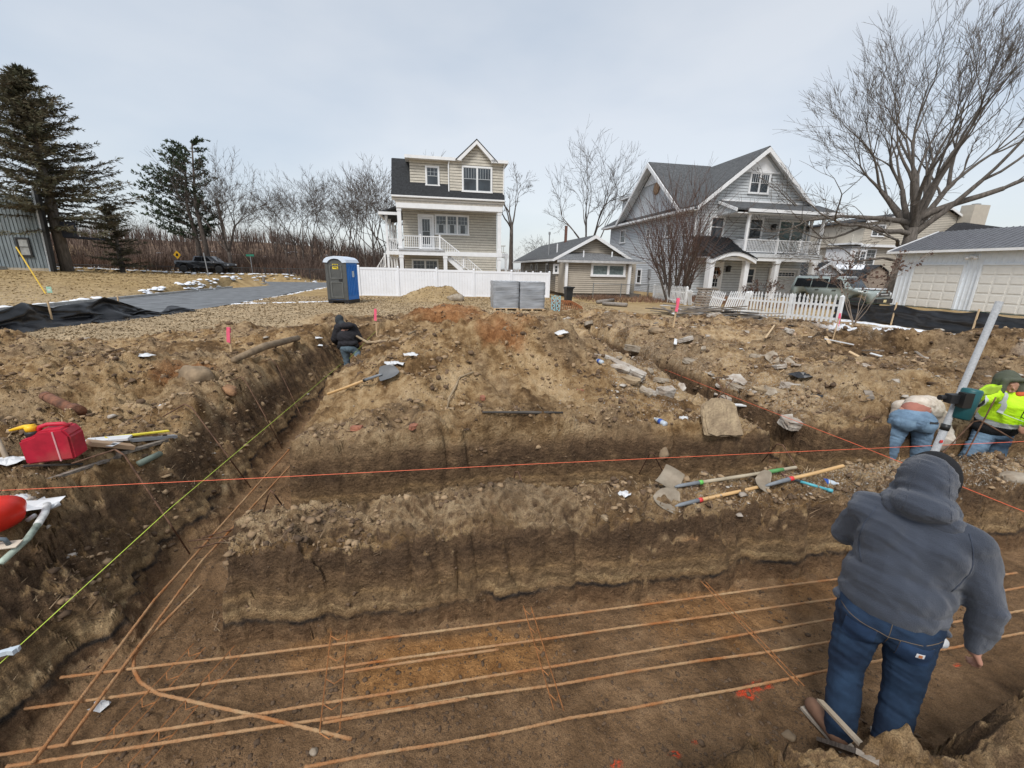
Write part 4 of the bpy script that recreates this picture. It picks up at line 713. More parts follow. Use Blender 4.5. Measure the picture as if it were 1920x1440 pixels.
# ---- trees
BARK = M('dark_bark', (.120, .098, .083), .95, .35, 9, bump=.8, bscale=25, stretch=(1, 1, .25)); BARKG = M('grey_bark', (.150, .130, .112), .95, .3, 8, bump=.8, bscale=20, stretch=(1, 1, .25)); TWIG = M('twigs', (.115, .085, .07), .95, .2, 2)
def rv(s=1.): return Vector((random.gauss(0, s), random.gauss(0, s), random.gauss(0, s)))
def branch(mb, p, d, L, r, lvl, q):
    """q: up, wob, ratio, splits, angle, minr, lat"""
    n = 4 if lvl > 1 else 3; pts = [p]; rr = [r]; d = d.normalized(); r1 = r*q.get('taper', .62)
    for i in range(n):
        d = (d+rv(q['wob'])+Vector((0, 0, q['up']))).normalized(); p = p+d*L/n; pts.append(p); rr.append(r+(r1-r)*(i+1)/n)
    mb.tube(pts, rr, 7 if r > .12 else 5 if r > .05 else 3, caps=False)
    if lvl <= 0: return
    def child(pp, dd, ang, l, rad):
        ax = dd.cross(rv(1)).normalized(); nd = Matrix.Rotation(ang, 3, ax)@dd; branch(mb, pp, nd, l, max(rad, q['minr']), lvl-1, q)
    k = q['splits'] if random.random() < .75 else q['splits']+1
    for i in range(k): child(p, d, random.uniform(.55, 1.15)*q['angle'], L*q['ratio']*random.uniform(.75, 1.15), r1*random.uniform(.7, .92))
    for i in range(q['lat'] if lvl < 5 else 0):
        j = random.randint(1, n-1); child(pts[j], (pts[j+1]-pts[j]).normalized(), q['angle']*random.uniform(1.0, 1.8), L*q['ratio']*random.uniform(.45, .8), rr[j]*.42)
def bare_tree(name, label, loc, H, trunk_r, fork, leaders, q, mat=BARK, group=None, seed=1, spread=.6, lean=(0, 0), lvl=5):
    random.seed(seed); t = thing(name, label, 'tree', loc, 0, group); tm = MB(); cm = MB()
    pts = [Vector((0, 0, -.3))]; rr = [trunk_r*1.35]
    for i in range(1, 6): h = fork*i/5; pts.append(Vector((lean[0]*h+random.uniform(-.04, .04)*H*.1, lean[1]*h+random.uniform(-.04, .04)*H*.1, h))); rr.append(trunk_r*(1.08 if i == 1 else 1-.07*i))
    tm.tube(pts, rr, 10)
    top = pts[-1]; L = (H-fork)*.42
    for k in range(leaders):
        an = 2*math.pi*k/leaders+random.uniform(-.4, .4); sp = spread*random.uniform(.15, 1.15)
        d = Vector((math.cos(an)*sp, math.sin(an)*sp, 1)).normalized(); branch(cm, top-Vector((0, 0, random.uniform(0, fork*.12))), d, L*random.uniform(.8, 1.2), trunk_r*random.uniform(.30, .44), lvl, q)
    part('trunk', tm, mat, t, True); part('crown', cm, mat, t, True); random.seed(seed+99); return t
qb = dict(up=.04, wob=.10, ratio=.76, splits=2, angle=.50, minr=.012, lat=1, taper=.62)
bt = bare_tree('bare_maple', 'large bare spreading tree with thick trunk beside the white garage', (29.4, 33.0, .75), 14.7, .58, 5.4, 12, dict(up=.030, wob=.07, ratio=.77, splits=2, angle=.36, minr=.010, lat=1, taper=.60), BARKG, seed=14, spread=1.0, lean=(.04, 0), lvl=6)
cm = MB(); random.seed(5)
for (h, dx, dy, dz, L, r) in ((4.9, -1, -.05, .10, 4.2, .20), (5.6, -1, .2, .30, 4.2, .22), (3.9, -.9, -.5, .22, 3.4, .15), (6.0, .9, -.4, .45, 4.6, .26), (5.4, .8, .5, .3, 4, .2), (2.8, -.9, -.3, .15, 3.4, .11)):
    branch(cm, Vector((.04*h, 0, h)), Vector((dx, dy, dz)), L, r, 5, dict(up=.03, wob=.13, ratio=.74, splits=2, angle=.55, minr=.014, lat=1, taper=.62))
ORG[0] = Vector((0, 0, 0)); part('lower_limbs', cm, BARKG, bt, True)
bare_tree('bare_tree', 'bare rounded tree just right of the two-trunked pine', (-32.8, 49.7, .75), 12.0, .26, 3.2, 7, dict(qb, ratio=.76, lat=2), seed=21, spread=.95, lvl=5)
bare_tree('bare_tree', 'slender bare tree standing alone close behind the beige house', (-.4, 50.5, .8), 12.3, .30, 6.6, 4, dict(qb, ratio=.72), seed=31, spread=.75, lvl=5)
bare_tree('bare_tree', 'wide bare tree rising behind the low tan cottage', (8.9, 53, .8), 13.0, .32, 4.0, 6, dict(qb, ratio=.76), seed=41, spread=.8, lvl=5)
wt = bare_tree('bare_tree', 'short twiggy tree behind the left end of the cottage roof', (3.4, 52, .8), 5.6, .10, 1.6, 6, dict(qb, ratio=.7, up=-.01), seed=43, spread=1.2, lvl=4)
dup(wt, (24*1., 58, .8), 1, 'twiggy crown just above the white shed roof'); dup(wt, (43.5, 56, .8), 2, 'low twiggy tree left of the tan three-storey house'); dup(wt, (76, 62, 4.5), 2, 'twiggy crown above the far right of the garage roof')
far = [bare_tree('woodland_tree', 'x', (0, 0, 0), 11.5, .20, 2.2+k*.5, 4, dict(qb, ratio=.72, minr=.014, lat=1), seed=51+k, spread=.55+.12*k, lvl=5) for k in range(4)]
spots = [(515, 68, 1.0), (534, 63, 1.0), (552, 66, 1.1), (566, 60, .9), (583, 68, 1.05), (600, 63, .95), (618, 66, 1.1), (634, 60, .95), (650, 64, 1.15), (668, 68, 1.2), (682, 58, 1.0), (698, 64, 1.25), (712, 56, 1.1), (724, 62, 1.35), (738, 66, 1.3),
    (262, 72, .5), (205, 74, .5), (465, 74, .7), (452, 70, .6), (1560, 75, .75), (1575, 80, .7), (1598, 78, .7), (985, 82, .6)]
nm = 'one of the alike bare grey trees of the wood left of the beige house'
for i, (px, F, s) in enumerate(spots):
    x = (px-960)/806*F; z = land1(x, F, False)-.1; o = far[i] if i < 4 else None; s = s*.88; rz = random.uniform(0, 6); sc = Vector((s, s, s*random.uniform(.9, 1.1)))
    side = 'bare tree on the scrub bank beyond the street' if px < 460 else nm if px < 900 else 'low bare tree far behind the houses'
    if o is None: o = dup(far[i % 4], (x, F, z), rz, scale=sc)
    else: o.location = (x, F, z); o.rotation_euler.z = rz; o.scale = sc
    if 460 < px < 900:
        side = nm
    WOOD_ROW = globals().setdefault('_wr', []); (WOOD_ROW.append((px, o)) if side == nm else None)
    o['label'] = side; o['group'] = {nm: 'bare woodland trees'}.get(side, 'bare trees far off' if px > 900 else 'bare trees on the scrub bank')
OR_ = 'leftmost second third fourth fifth sixth seventh eighth ninth tenth eleventh twelfth thirteenth fourteenth fifteenth sixteenth seventeenth eighteenth nineteenth twentieth'.split()
for i, o in enumerate([q[1] for q in sorted(_wr, key=lambda q: q[0])]): o['label'] = OR_[i]+(' from the left' if i else '')+' of the bare grey trees left of the beige house'
# multi-stemmed shrub tree before the grey house
random.seed(66); t = thing('multi_stemmed_tree', 'bare many-stemmed tree fanning out in front of the grey gabled house', 'tree', (10.6, 27.6, .7)); sm_ = MB(); tw = MB()
for k in range(17):
    an = random.uniform(0, 6.28); sp = random.uniform(.1, 1.0); p0 = Vector((math.cos(an)*.55, math.sin(an)*.4, -.1)); d = Vector((math.cos(an)*sp, math.sin(an)*sp*.8, 1.35)).normalized()
    p = p0; pts = [p]; L = random.uniform(2.6, 4.2)
    for i in range(4): d = (d+rv(.05)).normalized(); p = p+d*L/4; pts.append(p)
    sm_.tube(pts, [.085, .07, .06, .05, .04], 5, caps=False)
    for j in range(1, 5):
        for w in range(2): branch(tw, pts[j], (d+rv(.28)).normalized(), random.uniform(1.3, 2.4), .026, 2, dict(up=.02, wob=.06, ratio=.75, splits=2, angle=.35, minr=.008, lat=1, taper=.6))
ORG[0] = Vector((0, 0, 0)); part('stem', sm_, BARK, t, True); part('crown', tw, M('reddish_twigs', (.12, .075, .06), .9, .2), t, True)
# young shrub at the end of the picket fence, small bushes by the porch
def shrub(label, loc, h, w, n, mat, seed, leaves=0):
    random.seed(seed); t = thing('bare_shrub', label, 'shrub', loc); s_ = MB(); tw = MB(); lf = MB()
    for k in range(n):
        an = random.uniform(0, 6.28); d = Vector((math.cos(an)*w, math.sin(an)*w, 1)).normalized(); q = dict(up=.03, wob=.10, ratio=.78, splits=2, angle=.5, minr=.005, lat=1, taper=.6)
        branch(s_, Vector((0, 0, 0)), d, h*.32, .02, 0, q); branch(tw, Vector(s_.v[-2]), d, h*.3, .013, 3, q)
    ORG[0] = Vector((0, 0, 0)); part('stem', s_, mat, t); tag(part('twig', tw, mat, t), kind='stuff')
    for k in range(leaves): v = Vector(random.choice(tw.v)); u = rv(.035); w_ = rv(.03); lf.add([v-u, v+w_, v+u, v-w_], [(0, 1, 2, 3)])
    if leaves: tag(part('dry_leaf', lf, M('dry_leaves', (.10, .055, .04), .9), t), kind='stuff')
    return t
shrub('bare shrub with a few dry leaves between picket fence end and black fence', tuple(G(16.4, 13.9, .72)), 2.9, .55, 9, M('pale_twigs', (.24, .19, .15), .9), 71, 500)
shrub('low leafy brown bush in front of the porch column', tuple(G(23.9, 27.5, .7)), 1.6, .9, 9, TWIG, 72, 400)
shrub('low dark bush in front of the grey house door', tuple(G(22.2, 27, .7)), 1.1, .9, 7, TWIG, 73, 300)
# conifers
NEED = M('spruce_needles', (.075, .085, .048), .9, .45, 1.1, col2=(.12, .09, .055)); PNEED = M('pine_needles', (.05, .072, .034), .85, .35, 1.2)
def tuft(mb, p, d, L, w):
    d = d.normalized(); s = d.cross(rv(1)).normalized()*w; mb.add([p-s*.3, p+d*L*.45-s, p+d*L, p+d*L*.45+s], [(0, 1, 2, 3)])
def conifer(name, label, loc, H, R, z0, seed, per=7, whorls=34, droop=.35, mat=NEED, dens=1., tl=.34, tw_=.030, trunk_r=.38):
    random.seed(seed); t = thing(name, label, 'tree', loc); tm = MB().tube([(0, 0, -.3), (0, 0, H*.3), (.1, 0, H*.7), (0, 0, H)], [trunk_r*1.2, trunk_r, trunk_r*.5, .04], 10); bm_ = MB(); nd = MB()
    for i in range(whorls):
        f = i/whorls; z = z0+(H-z0)*f**.9; Rr = R*(1-f)**.75+.25
        for k in range(per):
            an = random.uniform(0, 6.28); L = Rr*random.uniform(.55, 1.12); d = Vector((math.cos(an), math.sin(an), .12+.5*f)).normalized(); p = Vector((0, 0, z+random.uniform(-.15, .15))); pts = [p]
            nseg = 5
            for j in range(nseg): d = (d+Vector((0, 0, -droop*.16+(.22 if j > 2 else 0)))+rv(.05)).normalized(); p = p+d*L/nseg; pts.append(p)
            bm_.tube(pts, [.055, .045, .035, .025, .016, .008], 3, caps=False)
            for j in range(1, nseg+1):
                for w in range(int((5+L*1.1)*dens)):
                    tt = random.random(); q = pts[j-1].lerp(pts[j], tt); sd = d.cross(Vector((0, 0, 1))).normalized()*random.choice((-1, 1)); tdir = (d*.7+sd*random.uniform(.2, 1.1)+Vector((0, 0, -random.uniform(0, .7)*droop*2))).normalized(); ll = random.uniform(.2, .9)*min(1, L*.3)
                    q2 = q+tdir*ll*.6
                    for u in range(5): tuft(nd, q.lerp(q2, random.random()), (tdir+rv(.35)).normalized(), tl*random.uniform(.6, 1.3), tw_)
    part('trunk', tm, BARKG, t, True); part('branches', bm_, BARK, t); part('needles', nd, mat, t); return t
conifer('spruce', 'very large dark spruce towering over the grey wooden house', (-38.9, 37.2, 1.1), 15.6, 6.4, 4.0, 81, per=7, whorls=40, dens=1.0)
conifer('spruce', 'shaggy low conifer to the right of the huge spruce', (-40.3, 44.0, 1.2), 6.8, 2.3, 1.0, 82, per=5, whorls=14, dens=.7, trunk_r=.2)
random.seed(91); t = thing('pine', 'two-trunked pine with branches swept to the left, behind the parked pickup', 'tree', (-36.0, 50, .75)); nd = MB(); bm_ = MB()
for (x0, hh, lx) in ((-.5, 13.2, -.8), (.55, 14.6, -1.2)):
    tr = [Vector((x0, 0, -.2)), Vector((x0*.8-.1, .1, 4)), Vector((x0+.25*lx-.2, 0, 8)), Vector((x0+.3, 0, hh))]; part('trunk', MB().tube(tr, [.30, .24, .16, .05], 8), BARK, t, True)
    for i in range(17):
        f = i/17; z = 4.2+(hh-4.2)*f; seg = 0 if z < 4 else 1 if z < 8 else 2; u = (z-tr[seg].z)/(tr[seg+1].z-tr[seg].z); base = tr[seg].lerp(tr[seg+1], u)
        for k in range(2):
            left = random.random() < .68; an = random.gauss(math.pi, .6) if left else random.uniform(-1.4, 1.4); L = (6.0 if left else 2.6)*(1-f)**.55*random.uniform(.5, 1.1)+.5
            d = Vector((math.cos(an), math.sin(an), .30)).normalized(); p = base.copy(); pts = [p]
            for j in range(5): d = (d+Vector((0, 0, .06))+rv(.07)).normalized(); p = p+d*L/5; pts.append(p)
            bm_.tube(pts, [.07, .055, .045, .03, .02, .012], 3, caps=False)
            for j in range(2, 6):
                for w in range(int(5+L*1.6)):
                    q = pts[j-1].lerp(pts[j], random.random())+Vector((random.gauss(0, .25), random.gauss(0, .25), random.gauss(.06, .07)))
                    for u_ in range(5): tuft(nd, q, (d+rv(.7)+Vector((0, 0, .4))).normalized(), random.uniform(.22, .42), .05)
ORG[0] = Vector((0, 0, 0)); part('branches', bm_, BARK, t); part('needles', nd, PNEED, t)
# scrub on the bank: nobody could count it
def scrub(name, label, n, area, h, mat, seed, w=.022, lean=.5, clump=.9):
    rg = np.random.default_rng(seed); V = []; Fc = []; k = 0
    a = rg.uniform(area[0], area[1], n); b = rg.uniform(area[2], area[3], n); x = a*CU-b*SU; y = a*SU+b*CU; z = land(x, y, False)
    dens = vn(a/clump/3, b/clump/3, seed)+.5; ok = rg.random(n) < dens*1.3; x, y, z = x[ok], y[ok], z[ok]
    for i in range(len(x)):
        hh = h*rg.uniform(.4, 1.15)
        for s_ in range(5):
            p0 = np.array([x[i], y[i], z[i]-.05]); an = rg.uniform(0, 6.28); r = rg.uniform(.05, lean)*hh; p1 = p0+np.array([math.cos(an)*r*.35, math.sin(an)*r*.35, hh*.5]); p2 = p0+np.array([math.cos(an)*r, math.sin(an)*r, hh*rg.uniform(.75, 1)]); q = np.array([math.cos(an+1.3), math.sin(an+1.3), 0])*w
            V += [p0-q, p0+q, p1+q*.8, p1-q*.8, p2+q*.25]; Fc += [(k, k+1, k+2, k+3), (k+3, k+2, k+4)]; k += 5
            for m_ in range(2): e = p1+(p2-p1)*rg.uniform(0, .8); g = e+np.array([rg.normal(0, .22), rg.normal(0, .22), rg.uniform(.1, .35)])*hh*.5; V += [e-q*.4, e+q*.4, g]; Fc += [(k, k+1, k+2)]; k += 3
    me = bpy.data.meshes.new(name); me.from_pydata([tuple(v) for v in V], [], Fc); return tag(link(me, name, mat), label, kind='stuff')
scrub('scrub_thicket', 'tangled leafless brown thicket on the bank beyond the street', 5200, (-78, -4, 55, 76), 2.6, M('thicket', (.135, .092, .072), .95, .35, .3), 3, .028)
scrub('scrub_thicket', 'distant leafless brush along the crest of the bank', 2600, (-95, 0, 76, 100), 3.6, M('thicket', (.135, .092, .072)), 13, .035)
scrub('scrub_thicket', 'brown brambles at the foot of the trees behind the far fence', 1500, (-62, -4, 54, 58), 1.5, M('brambles', (.17, .105, .075), .95, .3, .3), 4, .025)
scrub('dune_grass', 'golden dry grass on the bank behind the houses', 5000, (-6, 75, 58, 74), 1.3, M('dune_grass', (.42, .30, .15), .9, .3, .3), 5, .04, .3)
scrub('weeds', 'reddish brown dry weeds in front of the tan cottage and grey house', 1500, (9.5, 19.5, 24.5, 28.8), .42, M('dry_weeds', (.24, .14, .09), .9, .3, .6), 6, .012, .9)
scrub('weeds', 'low brush behind the picket fence', 500, (15, 22, 20, 30), .5, M('dry_weeds', ()) if 0 else _M['dry_weeds'], 7, .012, .9)
def dry_grass(label, n, area, h, seed, cond=None, mat=None, w=.006):
    rg = np.random.default_rng(seed); a = rg.uniform(area[0], area[1], n); b = area[2]*(area[3]/area[2])**rg.random(n); x = a*CU-b*SU; y = a*SU+b*CU
    ok = (np.abs(x) < 2.1*y)
    if cond is not None: ok &= cond(a, b)
    x, y = x[ok], y[ok]; z = land(x, y); n = len(x); D = np.hypot(x, y); hh = h*rg.uniform(.4, 1.2, n); ww = w*(1+D*.25); an = rg.uniform(0, 6.28, n); tl = rg.uniform(.2, 1.6, n)
    p0 = np.stack([x, y, z-.005], -1); tip = p0+np.stack([np.cos(an)*tl*hh, np.sin(an)*tl*hh, hh*.8], -1); q = np.stack([np.cos(an+1.57)*ww, np.sin(an+1.57)*ww, 0*x], -1)
    V = np.stack([p0-q, p0+q, tip], 1).reshape(-1, 3); me = bpy.data.meshes.new('dry_grass'); me.vertices.add(3*n); me.vertices.foreach_set('co', V.astype(np.float32).reshape(-1)); me.loops.add(3*n); me.loops.foreach_set('vertex_index', np.arange(3*n, dtype=np.int32)); me.polygons.add(n); me.polygons.foreach_set('loop_start', np.arange(0, 3*n, 3, dtype=np.int32)); me.polygons.foreach_set('loop_total', np.full(n, 3, np.int32)); me.update(calc_edges=True)
    return tag(link(me, 'dry_grass', mat), label, kind='stuff')
dry_grass('short dead grass of the flat verge by the street', 60000, (-13, 9, 8, 28), .05, 8, lambda a, b: (dig_zone(a, b) < .5) & (road_sdf(a, b) > .2), M('dead_grass', (.42, .32, .20), .9, .35, 1.5), .007)
dry_grass('short dead grass of the lawn across the street', 12000, (-34, -16.6, 14, 46), .05, 9, None, M('dead_grass_far', (.40, .29, .14), .9, .35, .8), .008)
# chain-link fence along the far street
fm = M('dark_chain_link', (.05, .055, .055), .6)
cf = thing('chain_link_fence', 'dark chain-link fence at the foot of the scrub bank', 'fence', G(-30, 53.6, .8), TH, org=(-30, 53.6, .8))
for i in range(23): a = -60+i*2.4; part('fence_post', MB().tube([(a, 53.6, .5), (a, 53.6, 2.15)], .035, 5), fm, cf)
part('rail', MB().tube([(-60, 53.6, 2.1), (-7, 53.6, 2.1)], .025, 4), fm, cf); w_ = MB()
for i in range(260): a = -60+i*.2; w_.add([(a, 53.6, .7), (a+.02, 53.6, .7), (a+1.42, 53.6, 2.1), (a+1.4, 53.6, 2.1)], [(0, 1, 2, 3)]); w_.add([(a+1.4, 53.61, .7), (a+1.42, 53.61, .7), (a+.02, 53.61, 2.1), (a, 53.61, 2.1)], [(0, 1, 2, 3)])
tag(part('wire_mesh', w_, fm, cf), kind='stuff')
cf = thing('chain_link_fence', 'low sagging wire fence in front of the tan cottage', 'fence', G(14, 28.6, .7), TH, org=(14, 28.6, .7)); gm = M('galvanised', (.28, .29, .29), .5, metal=.5)
for a in (11, 13.1, 15.2, 17.4, 18.6): part('fence_post', MB().tube([(a, 28.6, .5), (a+random.uniform(-.05, .05), 28.6, 1.75)], .035, 5), gm, cf)
part('rail', MB().tube([(11, 28.6, 1.7), (14, 28.6, 1.66), (18.6, 28.6, 1.72)], .022, 4), gm, cf); w_ = MB()
for i in range(48): a = 11+i*.15; w_.add([(a, 28.6, .75), (a+.008, 28.6, .75), (a+.9, 28.6, 1.65), (a+.892, 28.6, 1.65)], [(0, 1, 2, 3)]); w_.add([(a+.9, 28.61, .75), (a+.892, 28.61, .75), (a+.0, 28.61, 1.65), (a+.008, 28.61, 1.65)], [(0, 1, 2, 3)])
tag(part('wire_mesh', w_, gm, cf), kind='stuff')
# ================================================================== things on the plot
def gl(x, y): return land1(x, y)
def on(p, dz=0.): return Vector((p[0], p[1], land1(p[0], p[1])+dz))
RUST = M('rusty_steel', (.33, .16, .075), .8, .5, 14, bump=.5, bscale=90, col2=(.30, .235, .17)); RUSTD = M('dark_rusty_bar', (.16, .085, .05), .8, .4, 20, bump=.4, bscale=90); WIRE = M('rusty_tie_wire', (.36, .15, .05), .8, .3, 20)
MUDDY = M('muddy_bar', (.42, .29, .16), .85, .35, 4, bump=.6, bscale=80, col2=(.32, .115, .03))
def ribbed(pts, r, seg=.03, n=6):       # deformed bar: a tube with small ribs
    P = [Vector(p) for p in pts]; out_ = []; rr = []
    for i in range(len(P)-1):
        d = P[i+1]-P[i]; k = max(1, int(d.length/seg))
        for j in range(k): out_.append(P[i]+d*j/k); rr.append(r*(1.12 if len(out_) % 2 else .92))
    out_.append(P[-1]); rr.append(r); return MB().tube(out_, rr, n)
def sag(p0, p1, n=10, dz=.02, jit=.004):
    p0, p1 = Vector(p0), Vector(p1); return [p0.lerp(p1, i/n)+Vector((0, random.gauss(0, jit), -dz*4*(i/n)*(1-i/n)+random.gauss(0, jit))) for i in range(n+1)]
random.seed(201)
bars = [((-2.30, 2.385, .13), (5.02, 2.385+.0, .12), 'farthest of the long bars on the near trench floor'), ((-2.36, 2.22, .12), (4.9, 2.2, .12), 'second long bar from the bank on the near trench floor'), ((-2.26, 1.96, .13), (4.75, 2.05, .12), 'middle long bar on the near trench floor'), ((-2.18, 1.90, .12), (4.5, 1.86, .12), 'fourth long bar from the bank on the near trench floor'), ((-.72, 1.655, .12), (4.2, 1.70, .12), 'nearest long bar on the near trench floor'),
        ((-.62, 2.155, .125), (.35, 2.165, .128), 'short lapped bar lying along the second long bar'), ((-.68, 1.86, .13), (.12, 1.865, .13), 'short lapped bar lying against the fourth long bar'), ((-2.15, 1.66, .1), (-1.75, 1.70, .1), 'short end of bar at the bottom left of the trench')]
for (p, q, lab) in bars:
    P, Q = G(p[0], p[1], p[2]), G(q[0], q[1], q[2]); single('rebar', ribbed(sag(P, Q, 14 if (Q-P).length > 2 else 3, .015 if (Q-P).length > 2 else .002, .003), .0088), MUDDY, 'rusty ribbed steel '+lab, 'rebar', P, 'long rebars in the near trench', True)
for k, (pts, lab) in enumerate((([(-2.36, 1.48, 0.14), (-2.63, 2.53, 0.14), (-3.12, 5.90, 0.14)], 'left one of two long rusty bars running up the left trench'), ([(-2.27, 1.55, 0.15), (-2.59, 2.97, 0.14), (-2.79, 5.11, 0.14)], 'right one of two long rusty bars running up the left trench'),
        ([(-2.42, 2.71, 0.12), (-2.42, 2.32, 0.12), (-2.42, 2.19, 0.12), (-2.39, 2.08, 0.12), (-2.32, 2.00, 0.12), (-2.21, 1.92, 0.12), (-2.04, 1.85, 0.12), (-1.40, 1.74, 0.12), (-0.82, 1.63, 0.12)], 'bent hook-shaped bar in the corner of the two trenches'),
        ([(-2.79, 3.24, 0.16), (-2.18, 3.66, 0.16)], 'thin cross bar at the mouth of the middle trench, farthest'), ([(-2.75, 3.09, 0.16), (-2.12, 3.45, 0.16)], 'thin cross bar at the mouth of the middle trench, middle'), ([(-2.87, 3.19, 0.16), (-2.56, 3.27, 0.16)], 'short cross bar over the left trench bars'),
        ([(4.40, 4.62, 0.12), (5.21, 4.82, 0.12)], 'bar behind the bottles leading to the bending worker'), ([(4.23, 4.97, 0.12), (5.46, 5.25, 0.12)], 'bar by the legs of the bending worker'), ([(3.19, 5.41, 0.12), (4.89, 4.62, 0.10)], 'slanting thin bar across the middle trench'), ([(1.10, 3.52, 0.10), (3.71, 4.26, 0.10)], 'hidden bar in the middle trench'))):
    if 'hidden' in lab: continue
    single('rebar', ribbed(pts, .0100 if k < 3 else .0065), MUDDY if k < 3 else RUSTD, 'rusty '+lab, 'rebar', pts[0], None, True)
# cross ties under the long bars
def tie(pts, lab, gap=.10):
    t = thing('rebar_tie', lab, 'rebar tie', pts[0], group='thin wire ties across the near trench bars'); o = Vector(pts[0]); P = [Vector(p)-o for p in pts]
    d = (P[1]-P[0]).normalized(); s = Vector((-d.y, d.x, 0))*gap; ORG[0] = Vector((0, 0, 0))
    part('bar', MB().tube([P[0]+Vector((0, 0, .02)), P[1]+Vector((0, 0, .02))], .0035, 4), WIRE, t); part('bar', MB().tube([P[0]+s, P[1]+s], .0035, 4), WIRE, t)
    L = (P[1]-P[0]).length
    for i in range(int(L/.16)+1): q = P[0]+d*(i*.16+.04); m = MB().tube([q+Vector((0, 0, .02)), q+s*.5+d*.04+Vector((0, 0, .01)), q+s], .003, 3); part('cross_wire', m, WIRE, t)
tie([(-1.21, 2.29, 0.12), (-1.00, 1.65, 0.12)], 'pair of thin rusty wires crossing under the bars left of centre'); tie([(0.12, 2.55, 0.12), (0.28, 1.79, 0.12)], 'pair of thin rusty wires crossing under the bars at the centre', .06); tie([(1.58, 2.85, 0.12), (1.80, 1.97, 0.12)], 'pair of thin rusty wires crossing under the bars near the man in the hoodie', .05)
tie([(-2.08, 2.18, 0.11), (-2.14, 1.49, 0.10)], 'leftmost slanting pair of thin wires near the trench corner', .08); tie([(-1.80, 2.17, 0.11), (-1.90, 1.49, 0.10)], 'second slanting pair of thin wires near the trench corner', .08)
# hairpin stakes pushed into the banks
pins = [([(-3.440, 2.950, 1.030), (-3.000, 2.880, 1.190), (-2.910, 2.850, 1.160), (-2.580, 2.750, 0.620), (-2.86, 3.16, 0.05)], 'bent rusty pin hooking over the red gas can'), ([(-3.760, 4.200, 0.960), (-3.420, 4.100, 1.140), (-3.310, 4.050, 1.120), (-2.900, 3.900, 0.630), (-3.03, 4.33, 0.05)], 'bent rusty pin on the left bank behind the yellow level'),
        ([(-3.990, 5.400, 0.980), (-3.590, 5.300, 1.120), (-3.500, 5.250, 1.050), (-3.210, 5.100, 0.610), (-3.23, 5.39, 0.05)], 'bent rusty pin on the left bank beside the orange clay lump'), ([(-4.190, 6.600, 0.990), (-3.880, 6.500, 1.100), (-3.770, 6.450, 1.020), (-3.330, 6.200, 0.210)], 'farthest bent rusty pin on the left bank'),
        ([(-2.47, 3.56, 0.05), (-2.100, 3.200, 0.630), (-2.070, 3.200, 0.680), (-2.040, 3.200, 0.640), (-2.21, 3.67, 0.10)], 'pointed pin with orange tip at the mouth of the middle trench'), ([(0.020, 3.750, 0.420), (0.050, 3.700, 0.650), (0.080, 3.650, 0.670), (0.16, 3.13, 0.67)], 'small upright pin at the edge of the middle bank'),
        ([(1.49, 4.50, 0.10), (1.460, 4.000, 0.740), (1.480, 3.950, 0.760), (1.80, 4.36, 0.29)], 'pointed pin just above the flat shovel'), ([(3.16, 4.90, 0.10), (2.870, 4.150, 0.810), (2.900, 4.100, 0.820), (2.890, 3.800, 0.690)], 'large bent pin between the leaning slab and the bottles'),
        ([(4.370, 3.900, 0.810), (4.600, 3.900, 1.200), (4.610, 3.850, 1.230), (4.800, 3.700, 1.100)], 'bent pin in front of the worker in the lime jacket'), ([(4.360, 5.000, 0.320), (4.680, 5.200, 0.750), (4.790, 5.250, 0.770), (5.080, 5.400, 0.690)], 'bent pin left of the bending worker'),
        ([(3.060, 6.000, 1.060), (3.130, 5.600, 0.710)], 'left of two crossed pins behind the leaning slab'), ([(3.360, 6.100, 1.030), (2.790, 5.500, 0.820)], 'right of two crossed pins behind the leaning slab'), ([(8.170, 13.000, 0.960), (7.450, 12.000, 0.540)], 'thin stake on the right heap'), ([(4.980, 4.100, 1.400), (4.850, 4.100, 0.610)], 'straight rusty bar held by the worker in the lime jacket')]
for pts, lab in pins: single('rebar_pin', ribbed(pts, .0068, .04), RUSTD, lab, 'rebar pin', pts[0], None, True)
# string lines
def string(pts, mat, lab): single('string_line', MB().tube(pts, .0022 if pts[0][1] > 0 else .002, 4), mat, lab, 'string line', pts[0])
RED = M('orange_string', (.85, .16, .07), .6); YEL = M('lime_string', (.62, .80, .10), .6)
string([(-3.600, 2.600, 0.990), (-1.940, 2.850, 0.990), (0.010, 3.100, 1.020), (2.290, 3.400, 1.040), (4.910, 3.700, 1.080)], RED, 'orange string line stretched right across the picture over the banks')
string([(-2.360, 1.500, 0.750), (-2.230, 2.400, 1.010), (-3.810, 9.000, 0.460)], YEL, 'lime yellow string line following the left trench')
string([(-3.870, 9.600, 0.450), (-3.58, 10.81, 0.95)], YEL, 'short lime string beyond the man in the black jacket')
single('string_line', MB().tube([(3.850, 2.750, 0.900), (3.610, 4.100, 0.870), (3.500, 5.500, 0.770), (2.700, 11.000, 0.550)], .003, 4), RED, 'orange string line running away above the right trench', 'string line', (3.850, 2.750, 0.900))
single('string_line', MB().tube([(5.850, 14.000, 0.790), (7.380, 10.500, 0.600), (9.550, 7.500, 0.680)], .005, 4), RED, 'orange string line low over the far right heaps', 'string line', (5.850, 14.000, 0.790))
single('string_clip', MB().obox((0, 0, 0), (.07, .02, .022), Matrix.Rotation(.5, 3, 'Z')).box(-.004, .03, -.011, .012, -.012, .012), M('clear_plastic_clip', (.55, .62, .68), .25), 'clear plastic line clip on the lime string at the left edge', 'clip', (0, 0, 0)).location = (-2.340, 1.530, 0.790)
